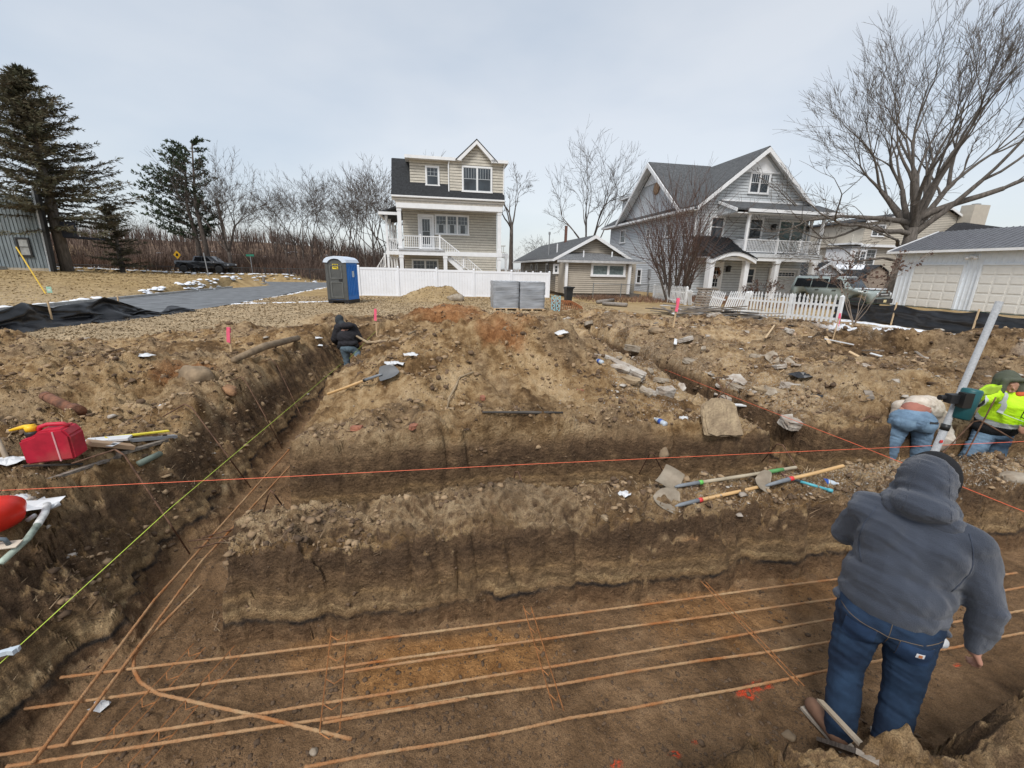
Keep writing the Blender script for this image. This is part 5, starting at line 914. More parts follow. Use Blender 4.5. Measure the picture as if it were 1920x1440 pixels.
# survey stakes with pink ribbon
WOOD = M('raw_pine', (.58, .42, .25), .8, .15, 5, stretch=(6, 6, .6)); PINK = M('pink_ribbon', (.85, .13, .22), .6)
for (p, q, lab) in (((-5.66, 8.17, 0.87), 0, 'pink-ribboned wooden stake left of the man in the black jacket'), ((-3.56, 10.75, 0.93), 0, 'pink-ribboned wooden stake just right of the man in the black jacket'), ((3.64, 9.46, 1.36), 0, 'pink-ribboned wooden stake in front of the fallen boards'), ((7.59, 9.80, 1.17), 0, 'pink-ribboned wooden stake at the end of the picket fence')):
    p = Vector(p); sc = math.hypot(p.x, p.y)/14; h = {0: .62}.get(0); h = .50 if p.x < -5 else .62 if p.x < 0 else .60 if p.x < 7 else .56; h *= 1.15 if p.y > 11 else 1
    t = thing('survey_stake', lab, 'survey stake', on(p), random.uniform(0, 1), 'pink-ribboned survey stakes'); t.rotation_euler.x = random.uniform(-.05, .05); t.rotation_euler.y = random.uniform(-.08, .08)
    part('stake', MB().box(-.016, .016, -.012, .012, -.12, h), WOOD, t); part('ribbon', MB().box(-.03, .03, -.02, .02, h-.06, h+.05).prism([(-.03, -.03, h), (.03, -.03, h), (.02, -.045, h-.26), (-.045, -.04, h-.24)], (0, .012, 0)), PINK, t)
# ---- white vinyl fence
VB = 28.6
VF = plot('vinyl_fence', 'tall white vinyl privacy fence in front of the beige house', 'fence', 0, VB, .66); vm = M('white_vinyl', (.80, .82, .86), .45, .04, 1.5, dirt=.05)
ps = [-6.35, -4.78, -2.35, .1, 2.55, 5.1, 7.75]
for i, a in enumerate(ps):
    z0 = .6; zt = 2.52-.012*(a+5); part('fence_post', MB().box(a-.065, a+.065, VB-.065, VB+.065, z0, zt+.05).add([(a-.08, VB-.08, zt+.05), (a+.08, VB-.08, zt+.05), (a+.08, VB+.08, zt+.05), (a-.08, VB+.08, zt+.05), (a, VB, zt+.13)], [(0, 3, 2, 1), (0, 1, 4), (1, 2, 4), (2, 3, 4), (3, 0, 4)]), vm, VF)
    if i < len(ps)-1:
        b_ = ps[i+1]; part('rail', MB().box(a+.066, b_-.066, VB-.03, VB+.03, zt-.16, zt-.02), vm, VF); part('rail', MB().box(a+.066, b_-.066, VB-.03, VB+.03, .66, .80), vm, VF)
        n = int((b_-a-.13)/.17)
        for j in range(n): x0 = a+.066+j*(b_-a-.132)/n; part('slat', MB().box(x0+.004, x0+(b_-a-.132)/n-.003, VB-.012, VB+.012, .80, zt-.16), vm, VF)
for k in range(5):
    b_ = VB+.1+k*2.6; part('fence_post', MB().box(7.7, 7.83, b_+2.35, b_+2.48, .6, 2.45), vm, VF); part('slat', MB().box(7.75, 7.775, b_+.05, b_+2.34, .66, 2.33), vm, VF)
for k in range(7): b_ = VB+.1+k*2.4; part('fence_post', MB().box(-6.42, -6.29, b_+2.2, b_+2.33, .6, 2.5), vm, VF) if k < 2 else None
# ---- portable toilet
PG = M('dark_grey_plastic', (.085, .088, .085), .5, .12, 3); PB = M('blue_plastic', (.02, .19, .62), .45, .06, 2); PW = M('pale_roof_plastic', (.62, .71, .83), .5, .05)
T_ = plot('portable_toilet', 'blue and grey portable toilet with domed pale roof before the white fence', 'toilet', -4.8, 22.4, land1(*G(-4.8, 22.4)[:2])); T_.rotation_euler.z = TH-.32
ORG[0] = Vector((0, 0, 0)); part('base', MB().box(-.55, -.3, 0, 1.1, 0, .12).box(.3, .55, 0, 1.1, 0, .12).box(-.56, .56, -.02, 1.12, .12, .2), M('black_plastic', (.02, .02, .022), .5), T_)
part('wall', MB().box(-.54, .54, .02, 1.1, .2, 2.02), PB, T_); part('front_frame', MB().box(-.55, -.40, -.03, .02, .2, 2.04).box(.40, .55, -.03, .02, .2, 2.04), PG, T_)
arc = [(-.40, 1.92), (-.33, 2.02), (-.2, 2.1), (0, 2.13), (.2, 2.1), (.33, 2.02), (.40, 1.92)]
dr = part('door', MB().prism([(x, -.015, z) for x, z in arc]+[(.40, -.015, .22), (-.40, -.015, .22)], (0, .05, 0)), PG, T_)
for z0, z1 in ((.30, 1.08), (1.22, 1.86)): part('door_panel', MB().box(-.32, -.27, -.04, -.016, z0, z1).box(.27, .32, -.04, -.016, z0, z1).box(-.27, .27, -.04, -.016, z0, z0+.05).box(-.27, .27, -.04, -.016, z1-.05, z1), M('mid_grey_plastic', (.13, .135, .13), .5), dr)
part('handle', MB().box(.14, .30, -.06, -.016, 1.10, 1.20), _M['black_plastic'], dr)
sg = part('sign', MB().box(-.16, .14, -.03, -.016, 1.68, 1.92), M('yellow_sign', (.80, .62, .05), .5), dr); part('lettering', MB().box(-.13, -.02, -.034, -.031, 1.86, 1.90).box(.01, .12, -.034, -.031, 1.86, 1.90).box(-.11, .09, -.034, -.031, 1.80, 1.83).box(-.12, .1, -.034, -.031, 1.74, 1.77).box(.04, .12, -.034, -.031, 1.70, 1.72), lt, sg)
rp_ = [(-.62, 2.0), (-.55, 2.14), (-.4, 2.24), (0, 2.30), (.4, 2.24), (.55, 2.14), (.62, 2.0)]
part('roof', MB().prism([(x, -.08, z) for x, z in rp_]+[(.40, -.08, 1.98), (.33, -.08, 2.06), (.2, -.08, 2.15), (0, -.08, 2.18), (-.2, -.08, 2.15), (-.33, -.08, 2.06), (-.4, -.08, 1.98)], (0, 1.26, 0)), PW, T_)
for i in range(6): part('rib', MB().box(.541, .56, .12+i*.16, .18+i*.16, .4, 1.9), PB, T_)
part('sticker', MB().box(.561, .566, .5, .7, 1.3, 1.6), M('pale_sticker', (.5, .6, .7), .5), T_)
# ---- wrapped pallets of blocks
wrap = M('stretch_wrap_grey', (.34, .36, .39), .35, .28, 2.2, bump=.9, bscale=5, stretch=(.35, 1, 3.5)); blk = M('grey_block', (.26, .27, .28), .85, .3, 5)
for k, a0 in enumerate((2.62, 3.86)):
    z0 = land1(*G(a0+.5, 19.3)[:2])-.02; t = plot('pallet_of_blocks', ('left' if k == 0 else 'right')+' one of two shrink-wrapped pallets of grey blocks before the vinyl fence', 'pallet of blocks', a0, 19.2, z0); ORG[0] = Vector((a0, 19.2, 0)); h = 1.32
    for i in range(5):
        for j in range(2): part('block', MB().box(a0+.05+i*.226, a0+.05+i*.226+.216, 19.28+j*.5, 19.76+j*.5, .14, h), blk, t)
    wmb = MB(); nn = 14
    ring = [(a0, 19.22), (a0+1.18, 19.22), (a0+1.18, 20.35), (a0, 20.35)]; vs = []
    for r in range(nn+1):
        for s_ in range(4):
            for q in range(8): p, p2 = ring[s_], ring[(s_+1) % 4]; f = q/8; vs.append((p[0]+(p2[0]-p[0])*f+random.gauss(0, .008), p[1]+(p2[1]-p[1])*f+random.gauss(0, .012), .12+(h-.10)*r/nn))
    wmb.add(vs, [(r*32+i, r*32+(i+1) % 32, (r+1)*32+(i+1) % 32, (r+1)*32+i) for r in range(nn) for i in range(32)]); part('shrink_wrap', wmb, wrap, t, True)
    for i in range(5): part('top_strip', MB().box(a0+.08+i*.226, a0+.18+i*.226, 19.25, 20.3, h+.001, h+.02), M('pale_strip', (.6, .64, .68), .5), t)
    part('pallet_base', MB().box(a0, a0+1.18, 19.2, 20.35, .10, .13).box(a0, a0+.1, 19.2, 20.35, 0, .10).box(a0+.54, a0+.64, 19.2, 20.35, 0, .10).box(a0+1.08, a0+1.18, 19.2, 20.35, 0, .10), WOOD, t)
t = single('bin', MB().lathe([(.20, 0), (.21, .02), (.27, .9), (.30, .9), (.30, .96), (.27, 1.0), (.1, 1.03)], 4, (0, 0, 0), Matrix.Rotation(R_(45), 3, 'Z')).box(-.25, .25, -.28, -.2, .95, 1.02), M('black_bin_plastic', (.018, .02, .022), .45), 'black wheeled rubbish bin in front of the tan cottage corner', 'bin', (0, 0, 0)); t.location = on((2.98, 23.2)); t.rotation_euler.z = .3
# rusty mesh roll and green racks
t = thing('mesh_roll', 'half-rolled sheet of rusty reinforcing mesh right of the wrapped pallets', 'mesh', on((1.75, 18.2)), -.12); ORG[0] = Vector((0, 0, 0)); mesh_m = M('orange_rusty_mesh', (.32, .12, .045), .85, .4, 6)
for i in range(17): x = i*.085-.15; R0 = .62-.18*max(0, (i-9)/8)**1.5*1.8; part('hoop', MB().tube([(x+.05*math.sin(k), math.cos(math.pi*k/10)*.42, max(.0, R0)*math.sin(math.pi*k/10)) for k in range(11)], .011, 4), mesh_m, t)
for k in range(15): f = math.pi*k/14; part('long_wire', MB().tube([(i*.085-.15, math.cos(f)*.42, (.62-.18*max(0, (i-9)/8)**1.5*1.8)*math.sin(f)) for i in range(0, 17, 2)], .011, 4), mesh_m, t)
gp_ = M('pale_teal_plastic', (.28, .50, .55), .5)
for k in range(2):
    t = thing('plastic_rack', ('left' if k == 0 else 'right')+' of two pale teal latticed plastic racks leaning on the rusty mesh', 'plastic rack', on((1.66+k*.20, 17.65)), -.1-.12*k, 'pale teal racks'); t.rotation_euler.x = -.12; mb = MB().box(-.085, -.06, 0, .05, 0, .78).box(.06, .085, 0, .05, 0, .78)
    part('frame', mb, gp_, t); lm = MB()
    for i in range(7): z = .04+i*.105; s = -1 if i % 2 else 1; lm.beam((-.06*s, .02, z), (.06*s, .02, z+.10), .03, .03, (0, 1, 0))
    tag(part('lattice', lm, gp_, t), kind='stuff')
# ---- picket fence
PK = bpy.data.meshes.new('picket'); _p = MB().prism([(-.04, 0, 0), (.04, 0, 0), (.04, 0, .80), (.022, 0, .84), (.045, 0, .92), (0, 0, 1.03), (-.045, 0, .92), (-.022, 0, .84), (-.04, 0, .80)], (0, .02, 0)); PK = _p.mesh('picket'); PK.materials.append(white_old)
def picket_panel(t, L, x0=0, zr=(.22, .72), step=.17, h=1.0, post=(True, True), brace=False):
    ORG[0] = Vector((0, 0, 0)); wob = [random.gauss(0, .012) for _ in range(99)]
    for z in zr: part('rail', MB().box(x0, x0+L, .021, .06, z-.04, z+.04), white_old, t)
    for i in range(int(L/step)): o = bpy.data.objects.new('picket', PK); COL.objects.link(o); o.parent = t; o.location = (x0+.08+i*step, 0, .06+wob[i % 99]*1.5); o.scale = (1, 1, h); o.rotation_euler.y = wob[(i+7) % 99]
    for k, fl in enumerate(post):
        if fl: x = x0+k*L; part('fence_post', MB().box(x-.055, x+.055, -.03, .09, -.1, 1.04).add([(x-.06, -.035, 1.04), (x+.06, -.035, 1.04), (x+.06, .095, 1.04), (x-.06, .095, 1.04), (x, .03, 1.12)], [(0, 3, 2, 1), (0, 1, 4), (1, 2, 4), (2, 3, 4), (3, 0, 4)]), white_old, t)
    if brace: part('brace', MB().beam((x0+.05, .04, .12), (x0+L-.05, .04, .85), .06, .03, (0, 1, 0)), white_old, t)
def pf(label, a0, b0, a1, b1, zt=None, tilt=0, name='picket_fence', z=None, roll=0, **k):
    p, q = G(a0, b0), G(a1, b1); L = (q-p).length; z0 = land1(p.x, p.y, False); z1 = land1(q.x, q.y, False); t = thing(name, label, 'fence', (p.x, p.y, (z0 if z is None else z)))
    t.rotation_euler = Euler((tilt, -math.atan2(z1-z0, L)+roll, math.atan2(q.y-p.y, q.x-p.x))); picket_panel(t, L, **k); return t
random.seed(77)
t = pf('white picket fence standing straight in front of the bare many-stemmed tree', 14.9, 27.2, 14.8, 25.1); L0 = 2.1; picket_panel(t, 2.1, 2.1, post=(False, True))
pf('broken white gate with diagonal brace leaning at the fence gap', 14.7, 22.7, 14.3, 21.6, tilt=.15, name='picket_gate', brace=True, post=(False, False), h=.85)
pf('left one of two white picket panels slumped sideways behind the fallen boards', 14.2, 20.6, 14.0, 18.9, tilt=-.25, roll=.06, name='fallen_picket_fence', post=(False, False), step=.165)
pf('right one of two white picket panels slumped sideways behind the fallen boards', 14.1, 18.8, 14.0, 17.3, tilt=-.30, roll=-.05, name='fallen_picket_fence', post=(False, True), step=.165)
t = pf('white pointed picket fence still standing beside the grey off-roader', 14.1, 17.2, 14.8, 13.2, h=1.02); L0 = (G(14.8, 13.2)-G(14.1, 17.2)).length; part('fence_post', MB().box(L0*.52-.055, L0*.52+.055, -.03, .09, -.1, 1.08), white_old, t)
OLDW = M('old_grey_timber', (.26, .22, .18), .9, .4, 4, bump=.5, stretch=(.5, 6, 6)); 
t = thing('wooden_pallet', 'old brown wooden pallet standing on edge against the broken picket fence', 'pallet', G(13.8, 20.9, land1(*G(13.8, 20.9)[:2])), R_(-60)); t.rotation_euler.x = -.35; ORG[0] = Vector((0, 0, 0))
for i in range(7): part('slat', MB().box(.02, .98, -.02, 0, .06+i*.145, .15+i*.145), OLDW, t)
for x in (0.02, .46, .9): part('bearer', MB().box(x, x+.08, .001, .09, 0, 1.06), OLDW, t)
part('top_board', MB().box(-.12, 1.12, -.05, .10, 1.07, 1.14), OLDW, t)
random.seed(31)
DK = M('dark_wet_board', (.09, .08, .07), .8, .4, 4, stretch=(.5, 5, 5))
for i in range(46):
    f_ = random.random(); c = Vector((7.19, 19.32, 0.69)).lerp(Vector((9.82, 16.48, 0.89)), f_)+Vector((random.gauss(0, .3), random.gauss(0, .5), 0)); L = random.uniform(.8, 2.6); an = random.gauss(-.35, .5) if i < 30 else random.uniform(0, 3); z = land1(c.x, c.y)+random.uniform(.02, .55)*(1-(2*f_-1)**2)+.03
    m = random.choice((OLDW, OLDW, DK, white_old)); kind_ = {OLDW: 'weathered grey-brown', DK: 'dark wet', white_old: 'white-painted'}[m]
    o = single('board', MB().box(-L/2, L/2, -.065, .065, -.014, .014), m, kind_+' loose board in the heap before the broken picket fence', 'board', (0, 0, 0), 'boards of the fallen heap'); o.location = (c.x, c.y, z); o.rotation_euler = (random.gauss(0, .12), random.gauss(0, .08), an)
# ---- black silt fences
BLK = M('black_silt_fabric', (.012, .013, .016), .38, .3, 3, bump=.4, bscale=6, spec=.6)
def fabric(P, hgt, n=90, m=12, fold=.07, seed=3, drape=0.):
    """P: world points of the foot line; hgt(s) height; drape spreads the foot"""
    rg = np.random.default_rng(seed); P = [Vector(p) for p in P]; Ls = [0]
    for i in range(1, len(P)): Ls.append(Ls[-1]+(P[i]-P[i-1]).length)
    mb = MB(); T = Ls[-1]; vs = []
    for i in range(n+1):
        s = T*i/n; k = max(j for j in range(len(P)) if Ls[j] <= s+1e-6); k = min(k, len(P)-2); f = (s-Ls[k])/(Ls[k+1]-Ls[k]); p = P[k].lerp(P[k+1], f); d = (P[k+1]-P[k]).normalized(); nrm = Vector((-d.y, d.x, 0)); zg = land1(p.x, p.y, False); H_ = hgt(s)
        for j in range(m+1):
            v = j/m; off = fold*float(fbm(np.array([s*1.1+v*1.6]), np.array([v*3.2-s*.25]), .9, 3, seed)[0])*2.2*(1 if 0 < j < m else .5)+drape*(1-v)**2
            q = p+nrm*off; vs.append((q.x, q.y, zg+.0+H_*v))
    mb.add(vs, [(i*(m+1)+j, (i+1)*(m+1)+j, (i+1)*(m+1)+j+1, i*(m+1)+j+1) for i in range(n) for j in range(m)]); return mb
foot = [G(17.85, b, .7) for b in (16.2, 13.6, 11.0, 8.4, 5.8)]
t = thing('silt_fence', 'black fabric silt fence with wooden stakes along the right side of the plot', 'silt fence', foot[0]); ORG[0] = foot[0]
part('fabric', fabric(foot, lambda s: .80-.10*abs(math.sin(s/2.6*math.pi))+.02*math.sin(s*5), 130, 14, .08, 3), BLK, t, True); part('top_hem', MB().tube([(Vector(p)+Vector((0, 0, .81-.0))) for p in foot], .012, 5), M('green_black_hem', (.02, .05, .035), .5), t)
for b in (13.6, 11.0, 8.4): p = G(17.80, b); z = land1(p.x, p.y, False); part('stake', MB().beam((p.x-.02, p.y-.03, z-.1), (p.x+.02, p.y, z+.90), .045, .03), WOOD, t)
def hL(s): return .10+.62*max(0, 1-abs(s-1.2)/1.5)**.8+.72*max(0, 1-abs(s-3.9)/1.5)**.8 if s < 5.2 else max(.72*max(0, 1-abs(s-6.6)/1.5)**.6, .05)
foot = [G(-11.3, 7.4), G(-11.3, 10.5), G(-11.1, 13), G(-10.8, 15.6), G(-10.4, 17.4)]
hp = lambda s: .12+sum(.62*max(0, 1-abs(s-c)/w)**.9 for c, w in ((.5, 1.5), (3.1, 1.7), (6.2, 2.0), (8.6, 1.6)))*1.0
t = thing('silt_fence', 'collapsed black fabric silt fence sagging between stakes by the street', 'silt fence', foot[1]); ORG[0] = foot[1]
part('fabric', fabric(foot, lambda s: min(.78, hp(s)), 150, 14, .16, 8, -.45), BLK, t, True); part('loose_fabric', fabric([G(-10.7, 15.0), G(-10.2, 17.5), G(-9.9, 19.4)], lambda s: .16+.08*math.sin(s*4), 60, 8, .3, 9, -.5), BLK, t, True)
for b in (8.5, 11.1, 14.2, 16.6): p = G(-11.5+(b-8)*.09, b); z = land1(p.x, p.y, False); part('stake', MB().beam((p.x, p.y, z-.1), (p.x+.03, p.y, z+.74), .035, .03), WOOD, t)
# ---- slabs, rocks, bricks
def rockmesh(sx, sy, sz, seed, sub=2, rough=.18, flat=False, square=False):
    random.seed(seed); import bmesh; bm = bmesh.new(); bmesh.ops.create_icosphere(bm, subdivisions=sub, radius=1) if not flat else bmesh.ops.create_cube(bm, size=2)
    if flat:
        bmesh.ops.subdivide_edges(bm, edges=bm.edges[:], cuts=4, use_grid_fill=True)
        cut = [(random.uniform(.85, 1.1) if square else random.uniform(.62, 1), random.uniform(0, 6.28)) for _ in range(4 if square else 7)]
        for v in bm.verts:
            for (dd, an) in cut:
                pr_ = v.co.x*math.cos(an)+v.co.y*math.sin(an)
                if pr_ > dd+.15: v.co.x -= (pr_-dd-.15)*math.cos(an); v.co.y -= (pr_-dd-.15)*math.sin(an)
            v.co += Vector((random.gauss(0, .035), random.gauss(0, .035), random.gauss(0, .09)))
    else:
        for v in bm.verts: v.co *= 1+random.gauss(0, rough)*.6+.25*math.sin(v.co.x*3+seed)*math.cos(v.co.y*2.6)
    for v in bm.verts: v.co = Vector((v.co.x*sx, v.co.y*sy, v.co.z*sz))
    me = bpy.data.meshes.new('stone'); bm.to_mesh(me); bm.free(); return me
SLAB = M('broken_concrete', (.42, .37, .30), .9, .4, 5, bump=.8, bscale=22, col2=(.20, .15, .10)); SLABW = M('whitish_rubble', (.52, .49, .44), .9, .3, 7, bump=.9, bscale=22, col2=(.26, .20, .15)); SLABT = M('tan_slab', (.42, .32, .20), .9, .22, 9, bump=1.2, bscale=30, dirt=.7, col2=(.22, .16, .10)); ROCK = M('earthy_rock', (.30, .22, .14), .95, .35, 4, bump=.8, bscale=14)
for i, (p, s, rot, m, flat, lab, nm) in enumerate([
    ((2.42, 4.54, 0.85), (.24, .22, .03), (.95, .12, .25), SLABT, 1, 'large tan concrete slab leaning up at the edge of the middle trench', 'concrete_slab'), ((4.12, 6.25, 0.80), (.33, .11, .045), (.25, .1, -.5), SLABT, 1, 'long orange-tan slab lying on the right bank', 'concrete_slab'),
    ((3.76, 5.17, 0.72), (.21, .12, .06), (.15, .1, .1), SLABW, 1, 'white crusted concrete lump on the right bank', 'concrete_slab'), ((1.69, 5.82, 1.06), (.18, .07, .03), (.2, .2, -.5), SLABT, 1, 'thin tan slab above the rubble heap', 'concrete_slab'), ((1.69, 6.27, 1.16), (.40, .09, .05), (.1, .25, -.75), SLABW, 1, 'long whitish slab beside the right trench', 'concrete_slab'),
    ((2.19, 5.66, 0.88), (.13, .08, .07), (.2, 0, .4), SLABW, 1, 'pale concrete block above the water bottle', 'concrete_block'), ((1.91, 5.57, 0.95), (.10, .07, .05), (.1, .2, 0), SLABW, 1, 'smaller pale block left of the pale concrete block', 'concrete_block'), ((3.69, 6.53, 0.82), (.20, .10, .05), (.1, .3, -.3), SLAB, 1, 'grey slab half buried beside the crossed pins', 'concrete_slab'), ((3.51, 6.40, 0.58), (.16, .06, .05), (.2, .1, -.3), SLABW, 1, 'whitish slab over the right trench behind the leaning slab', 'concrete_slab'),
    ((2.85, 9.38, 0.92), (.28, .12, .06), (0, .1, .1), SLAB, 1, 'dark-shadowed slab at the head of the right trench', 'concrete_slab'), ((3.31, 9.53, 1.26), (.22, .12, .07), (0, 0, 0), ROCK, 0, 'flat brown rock left of the third stake', 'rock'), ((4.39, 6.36, 0.86), (.16, .10, .06), (0, .1, 0), SLABW, 1, 'pale rubble block before the black bag', 'concrete_block'),
    ((-4.15, 5.27, 1.06), (.17, .14, .14), (0, .1, .2), ROCK, 0, 'big rounded earthy rock on the left bank', 'rock'), ((-3.75, 5.25, 0.93), (.13, .08, .06), (0, .2, -.6), M('orange_clay', (.34, .19, .10), .95, .3, 6, bump=.6), 0, 'lump of orange clay beside the big rock', 'clay_lump'), ((-3.26, 23.36, 0.87), (.45, .3, .24), (0, 0, 0), SLAB, 0, 'pale boulder at the foot of the sand heap', 'rock'),
    ((-4.04, 4.83, 1.02), (.09, .06, .03), (0, 0, 0), ROCK, 0, 'small flat stone under the big rounded rock', 'rock'), ((1.75, 4.36, 0.37), (.07, .05, .07), (0, .2, 0), ROCK, 0, 'earthy clod behind the flat shovel', 'rock'), ((-1.04, 1.64, -0.00), (.026, .02, .02), (0, 0, 0), SLAB, 0, 'small pinkish stone on the near trench floor', 'rock'), ((1.65, 1.78, -0.01), (.035, .03, .02), (0, 0, 0), ROCK, 0, 'small brown stone by the man in the hoodie', 'rock'),
    ((5.09, 3.81, 0.62), (.13, .08, .06), (0, 0, 0), SLAB, 0, 'smooth stone beneath the worker in the lime jacket', 'rock'), ((3.39, 2.87, 0.01), (.03, .02, .02), (0, 0, 0), SLABW, 0, 'small pale stone beside the hoodie', 'rock'), ((11.40, 20.03, 0.70), (.5, .06, .02), (0, 0, -.5), WOOD, 1, 'pale plank lying by the picket fence', 'plank')]):
    me = rockmesh(*s, 300+i, 3 if max(s) > .1 else 2, .1, bool(flat), i == 0); o = link(me, nm, m, None, not flat); q = on(p, s[2]*.35); o.location = q; o.rotation_euler = rot
    tag(o, lab, nm.replace('_', ' '))
o = [x for x in COL.objects if x.get('label', '').startswith('large tan concrete')][0]; o.location.z += .13
BRK = M('brick_bits', (.36, .15, .09), .9, .3, 8)
for i, (p, lab) in enumerate((((-1.58, 3.96, 0.96), 'broken red brick near the left trench corner'), ((-1.00, 3.97, 0.99), 'broken red brick on the middle bank left of centre'), ((-0.36, 4.95, 1.00), 'reddish brick piece on the main heap'), ((0.92, 5.39, 0.98), 'small red brick piece right of the main heap'))):
    o = link(rockmesh(.055, .035, .02, 500+i, 2, .1, True), 'brick', BRK); o.location = on(p, .01); o.rotation_euler.z = i; tag(o, lab, 'brick')
RST = M('rusted_pipe', (.20, .085, .045), .8, .45, 9, bump=.5, bscale=40)
def lying(name, pts, r, mat, lab, cat, n=12, smooth=True, group=None): return single(name, MB().tube(pts, r, n), mat, lab, cat, pts[0], group, smooth)
A_ = on((-5.62, 4.74, 0.88), .07); B_ = on((-4.82, 4.33, 0.82), .05); t = thing('rusty_pipe', 'short rusty iron pipe half buried behind the gas can', 'pipe', A_); ORG[0] = A_
part('pipe', MB().tube([A_, A_.lerp(B_, .5), B_], .055, 14), RST, t, True); part('flange', MB().tube([A_.lerp(B_, .86), B_+(B_-A_)*.02], .075, 14), RST, t, True); part('collar', MB().tube([A_.lerp(B_, .1), A_.lerp(B_, .13)], .059, 14), RST, t)
A_ = on((-4.09, 5.94, 1.13), .05); B_ = on((-4.54, 8.66, 0.90), .10); lying('log', [A_, A_.lerp(B_, .4)+Vector((0, 0, .05)), B_], [.045, .065, .06], ROCK, 'soil-covered log lying on the left bank', 'log')
rt = M('tree_root', (.36, .27, .17), .9, .3, 9)
for pts, rr, lab in (([(-0.52, 5.39, 1.17), (-0.69, 5.27, 1.16), (-0.72, 5.12, 1.08), (-0.77, 4.87, 1.03), (-0.77, 4.68, 0.96)], [.012, .014, .016, .014, .008], 'pale forked tree root on the main heap'), ([(-0.77, 4.71, 0.97), (-0.67, 4.38, 1.02)], [.01, .004], 'root tip of the forked root'), ([(-4.97, 11.95, 0.76), (-3.24, 9.16, 0.89), (-2.54, 9.00, 0.99), (-2.54, 10.79, 0.98)], [.02, .03, .03, .02], 'pale root lying behind the second stake'), ([(-0.31, 4.19, 0.95), (0.25, 4.33, 0.93), (0.58, 4.42, 0.92)], [.01, .018, .012], 'dark stick on the lip of the middle bank')):
    q = [on(p, .03) for p in pts]; lying('root', q, rr, rt if 'dark' not in lab else DK, lab, 'root', 6)
for pts, lab in (([(5.01, 23.68, 0.69), (6.13, 22.80, 0.70)], 'cut grey log in front of the tan cottage'), ([(4.94, 24.86, 0.69), (6.31, 26.73, 0.70)], 'second cut log with orange end before the tan cottage')): q = [on(p, .12) for p in pts]; lying('log', q, .11, M('log_bark', (.28, .25, .22), .9, .3, 8), lab, 'log', 9)
# ---- gas can
CAN = M('red_gas_can_plastic', (.52, .018, .045), .5, .2, 8, dirt=.55); t = thing('gas_can', 'dusty red plastic gas can with yellow spout on the left bank', 'gas can', on((-3.64, 3.04, 0.91), -.01), .32); t.rotation_euler.y = -.04; ORG[0] = Vector((0, 0, 0)); t.scale = (.98, .98, .98)
import bmesh
def soft_box(name, mb, mat, parent, bev=.02, seg=3, smooth=True):
    me = mb.mesh(name); bm = bmesh.new(); bm.from_mesh(me); bmesh.ops.bevel(bm, geom=bm.edges[:], offset=bev, segments=seg, affect='EDGES', clamp_overlap=True); bm.to_mesh(me); bm.free(); return link(me, name, mat, parent, smooth)
soft_box('body', MB().prism([(-.155, -.09, .0), (.155, -.09, .0), (.165, -.09, .20), (.13, -.09, .265), (-.02, -.09, .265), (-.06, -.09, .225), (-.155, -.09, .20)], (0, .18, 0)), CAN, t, .014, 2, False); part('handle', MB().tube([(-.07, 0, .225), (-.05, 0, .275), (-.0, 0, .29), (.10, 0, .285), (.13, 0, .26)], .017, 8), CAN, t, True)
part('cap', MB().lathe([(.042, .19), (.045, .235), (.04, .25)], 14, (-.105, 0, 0)), _M['black_plastic'], t, True); yp = M('yellow_plastic', (.85, .50, .02), .45, .1); part('spout', MB().lathe([(.036, .25), (.038, .285), (.02, .30)], 12, (-.105, 0, 0)).tube([(-.08, 0, .285), (-.14, 0, .29), (-.235, 0, .272)], [.022, .017, .010], 8), yp, t, True)
part('seam', MB().prism([(.06, -.094, 0), (.07, -.094, 0), (.075, -.094, .25), (.065, -.094, .25)], (0, .188, 0)), M('pale_seam', (.72, .35, .36), .6), t)
# boards, cardboard, level around the can
def laid(name, p, q, w, th, mat, lab, cat, dz=.02, rollx=0.):
    p, q = on(p, dz), on(q, dz); c = (p+q)/2; o = single(name, MB().beam(p-c, q-c, w, th), mat, lab, cat, (0, 0, 0)); o.location = c; return o
laid('level', (-3.69, 3.42, 0.93), (-3.46, 3.96, 0.82), .06, .03, M('grey_alu', (.46, .48, .50), .4, metal=.4), 'grey and yellow spirit level lying behind the cardboard', 'level', .05); laid('level_label', (-3.70, 3.49, 0.92), (-3.46, 3.89, 0.86), .045, .012, M('yellow_label', (.80, .66, .05), .5), 'x', 'level', .075)
lv = [o for o in COL.objects if o.name.startswith('level')]; lv[1].parent = lv[0]; lv[1].location = lv[1].location-lv[0].location; [lv[1].pop(k) for k in ('label', 'category') if k in lv[1]]; lv[1].name = 'yellow_strip'
laid('plank', (-3.48, 2.80, 0.88), (-3.46, 3.34, 0.89), .04, .02, OLDW, 'weathered split plank in front of the gas can', 'plank'); laid('plank', (-3.46, 3.34, 0.89), (-3.45, 3.83, 0.86), .05, .025, OLDW, 'weathered plank right of the cardboard', 'plank', .04); laid('batten', (-3.69, 2.84, 0.92), (-3.45, 3.21, 0.91), .018, .012, DK, 'thin dark stick along the foot of the gas can', 'stick')
CB = M('cardboard', (.42, .28, .17), .85, .12, 3); o = laid('cardboard_box', (-3.61, 3.26, 0.94), (-3.47, 3.49, 0.88), .13, .035, CB, 'flattened brown cardboard box with shipping label beside the gas can', 'cardboard box', .05)
lab_ = link(MB().box(-.03, .03, -.04, .04, 0, .002).mesh('label_paper'), 'label_paper', M('white_paper', (.64, .65, .66), .6, .12), o); lab_.location = (.06, -.04, .02); bc = MB(); [bc.box(-.02+i*.0055, -.0175+i*.0055, -.015, .02, .002, .003) for i in range(8)]; x_ = link(bc.mesh('barcode'), 'barcode', lt, o); x_.location = (.06, -.04, .021)
laid('mailer_bag', (-3.81, 3.42, 0.90), (-3.52, 3.54, 0.91), .10, .02, _M['white_paper'], 'white printed plastic mailer lying on the cardboard box', 'plastic bag', .09)
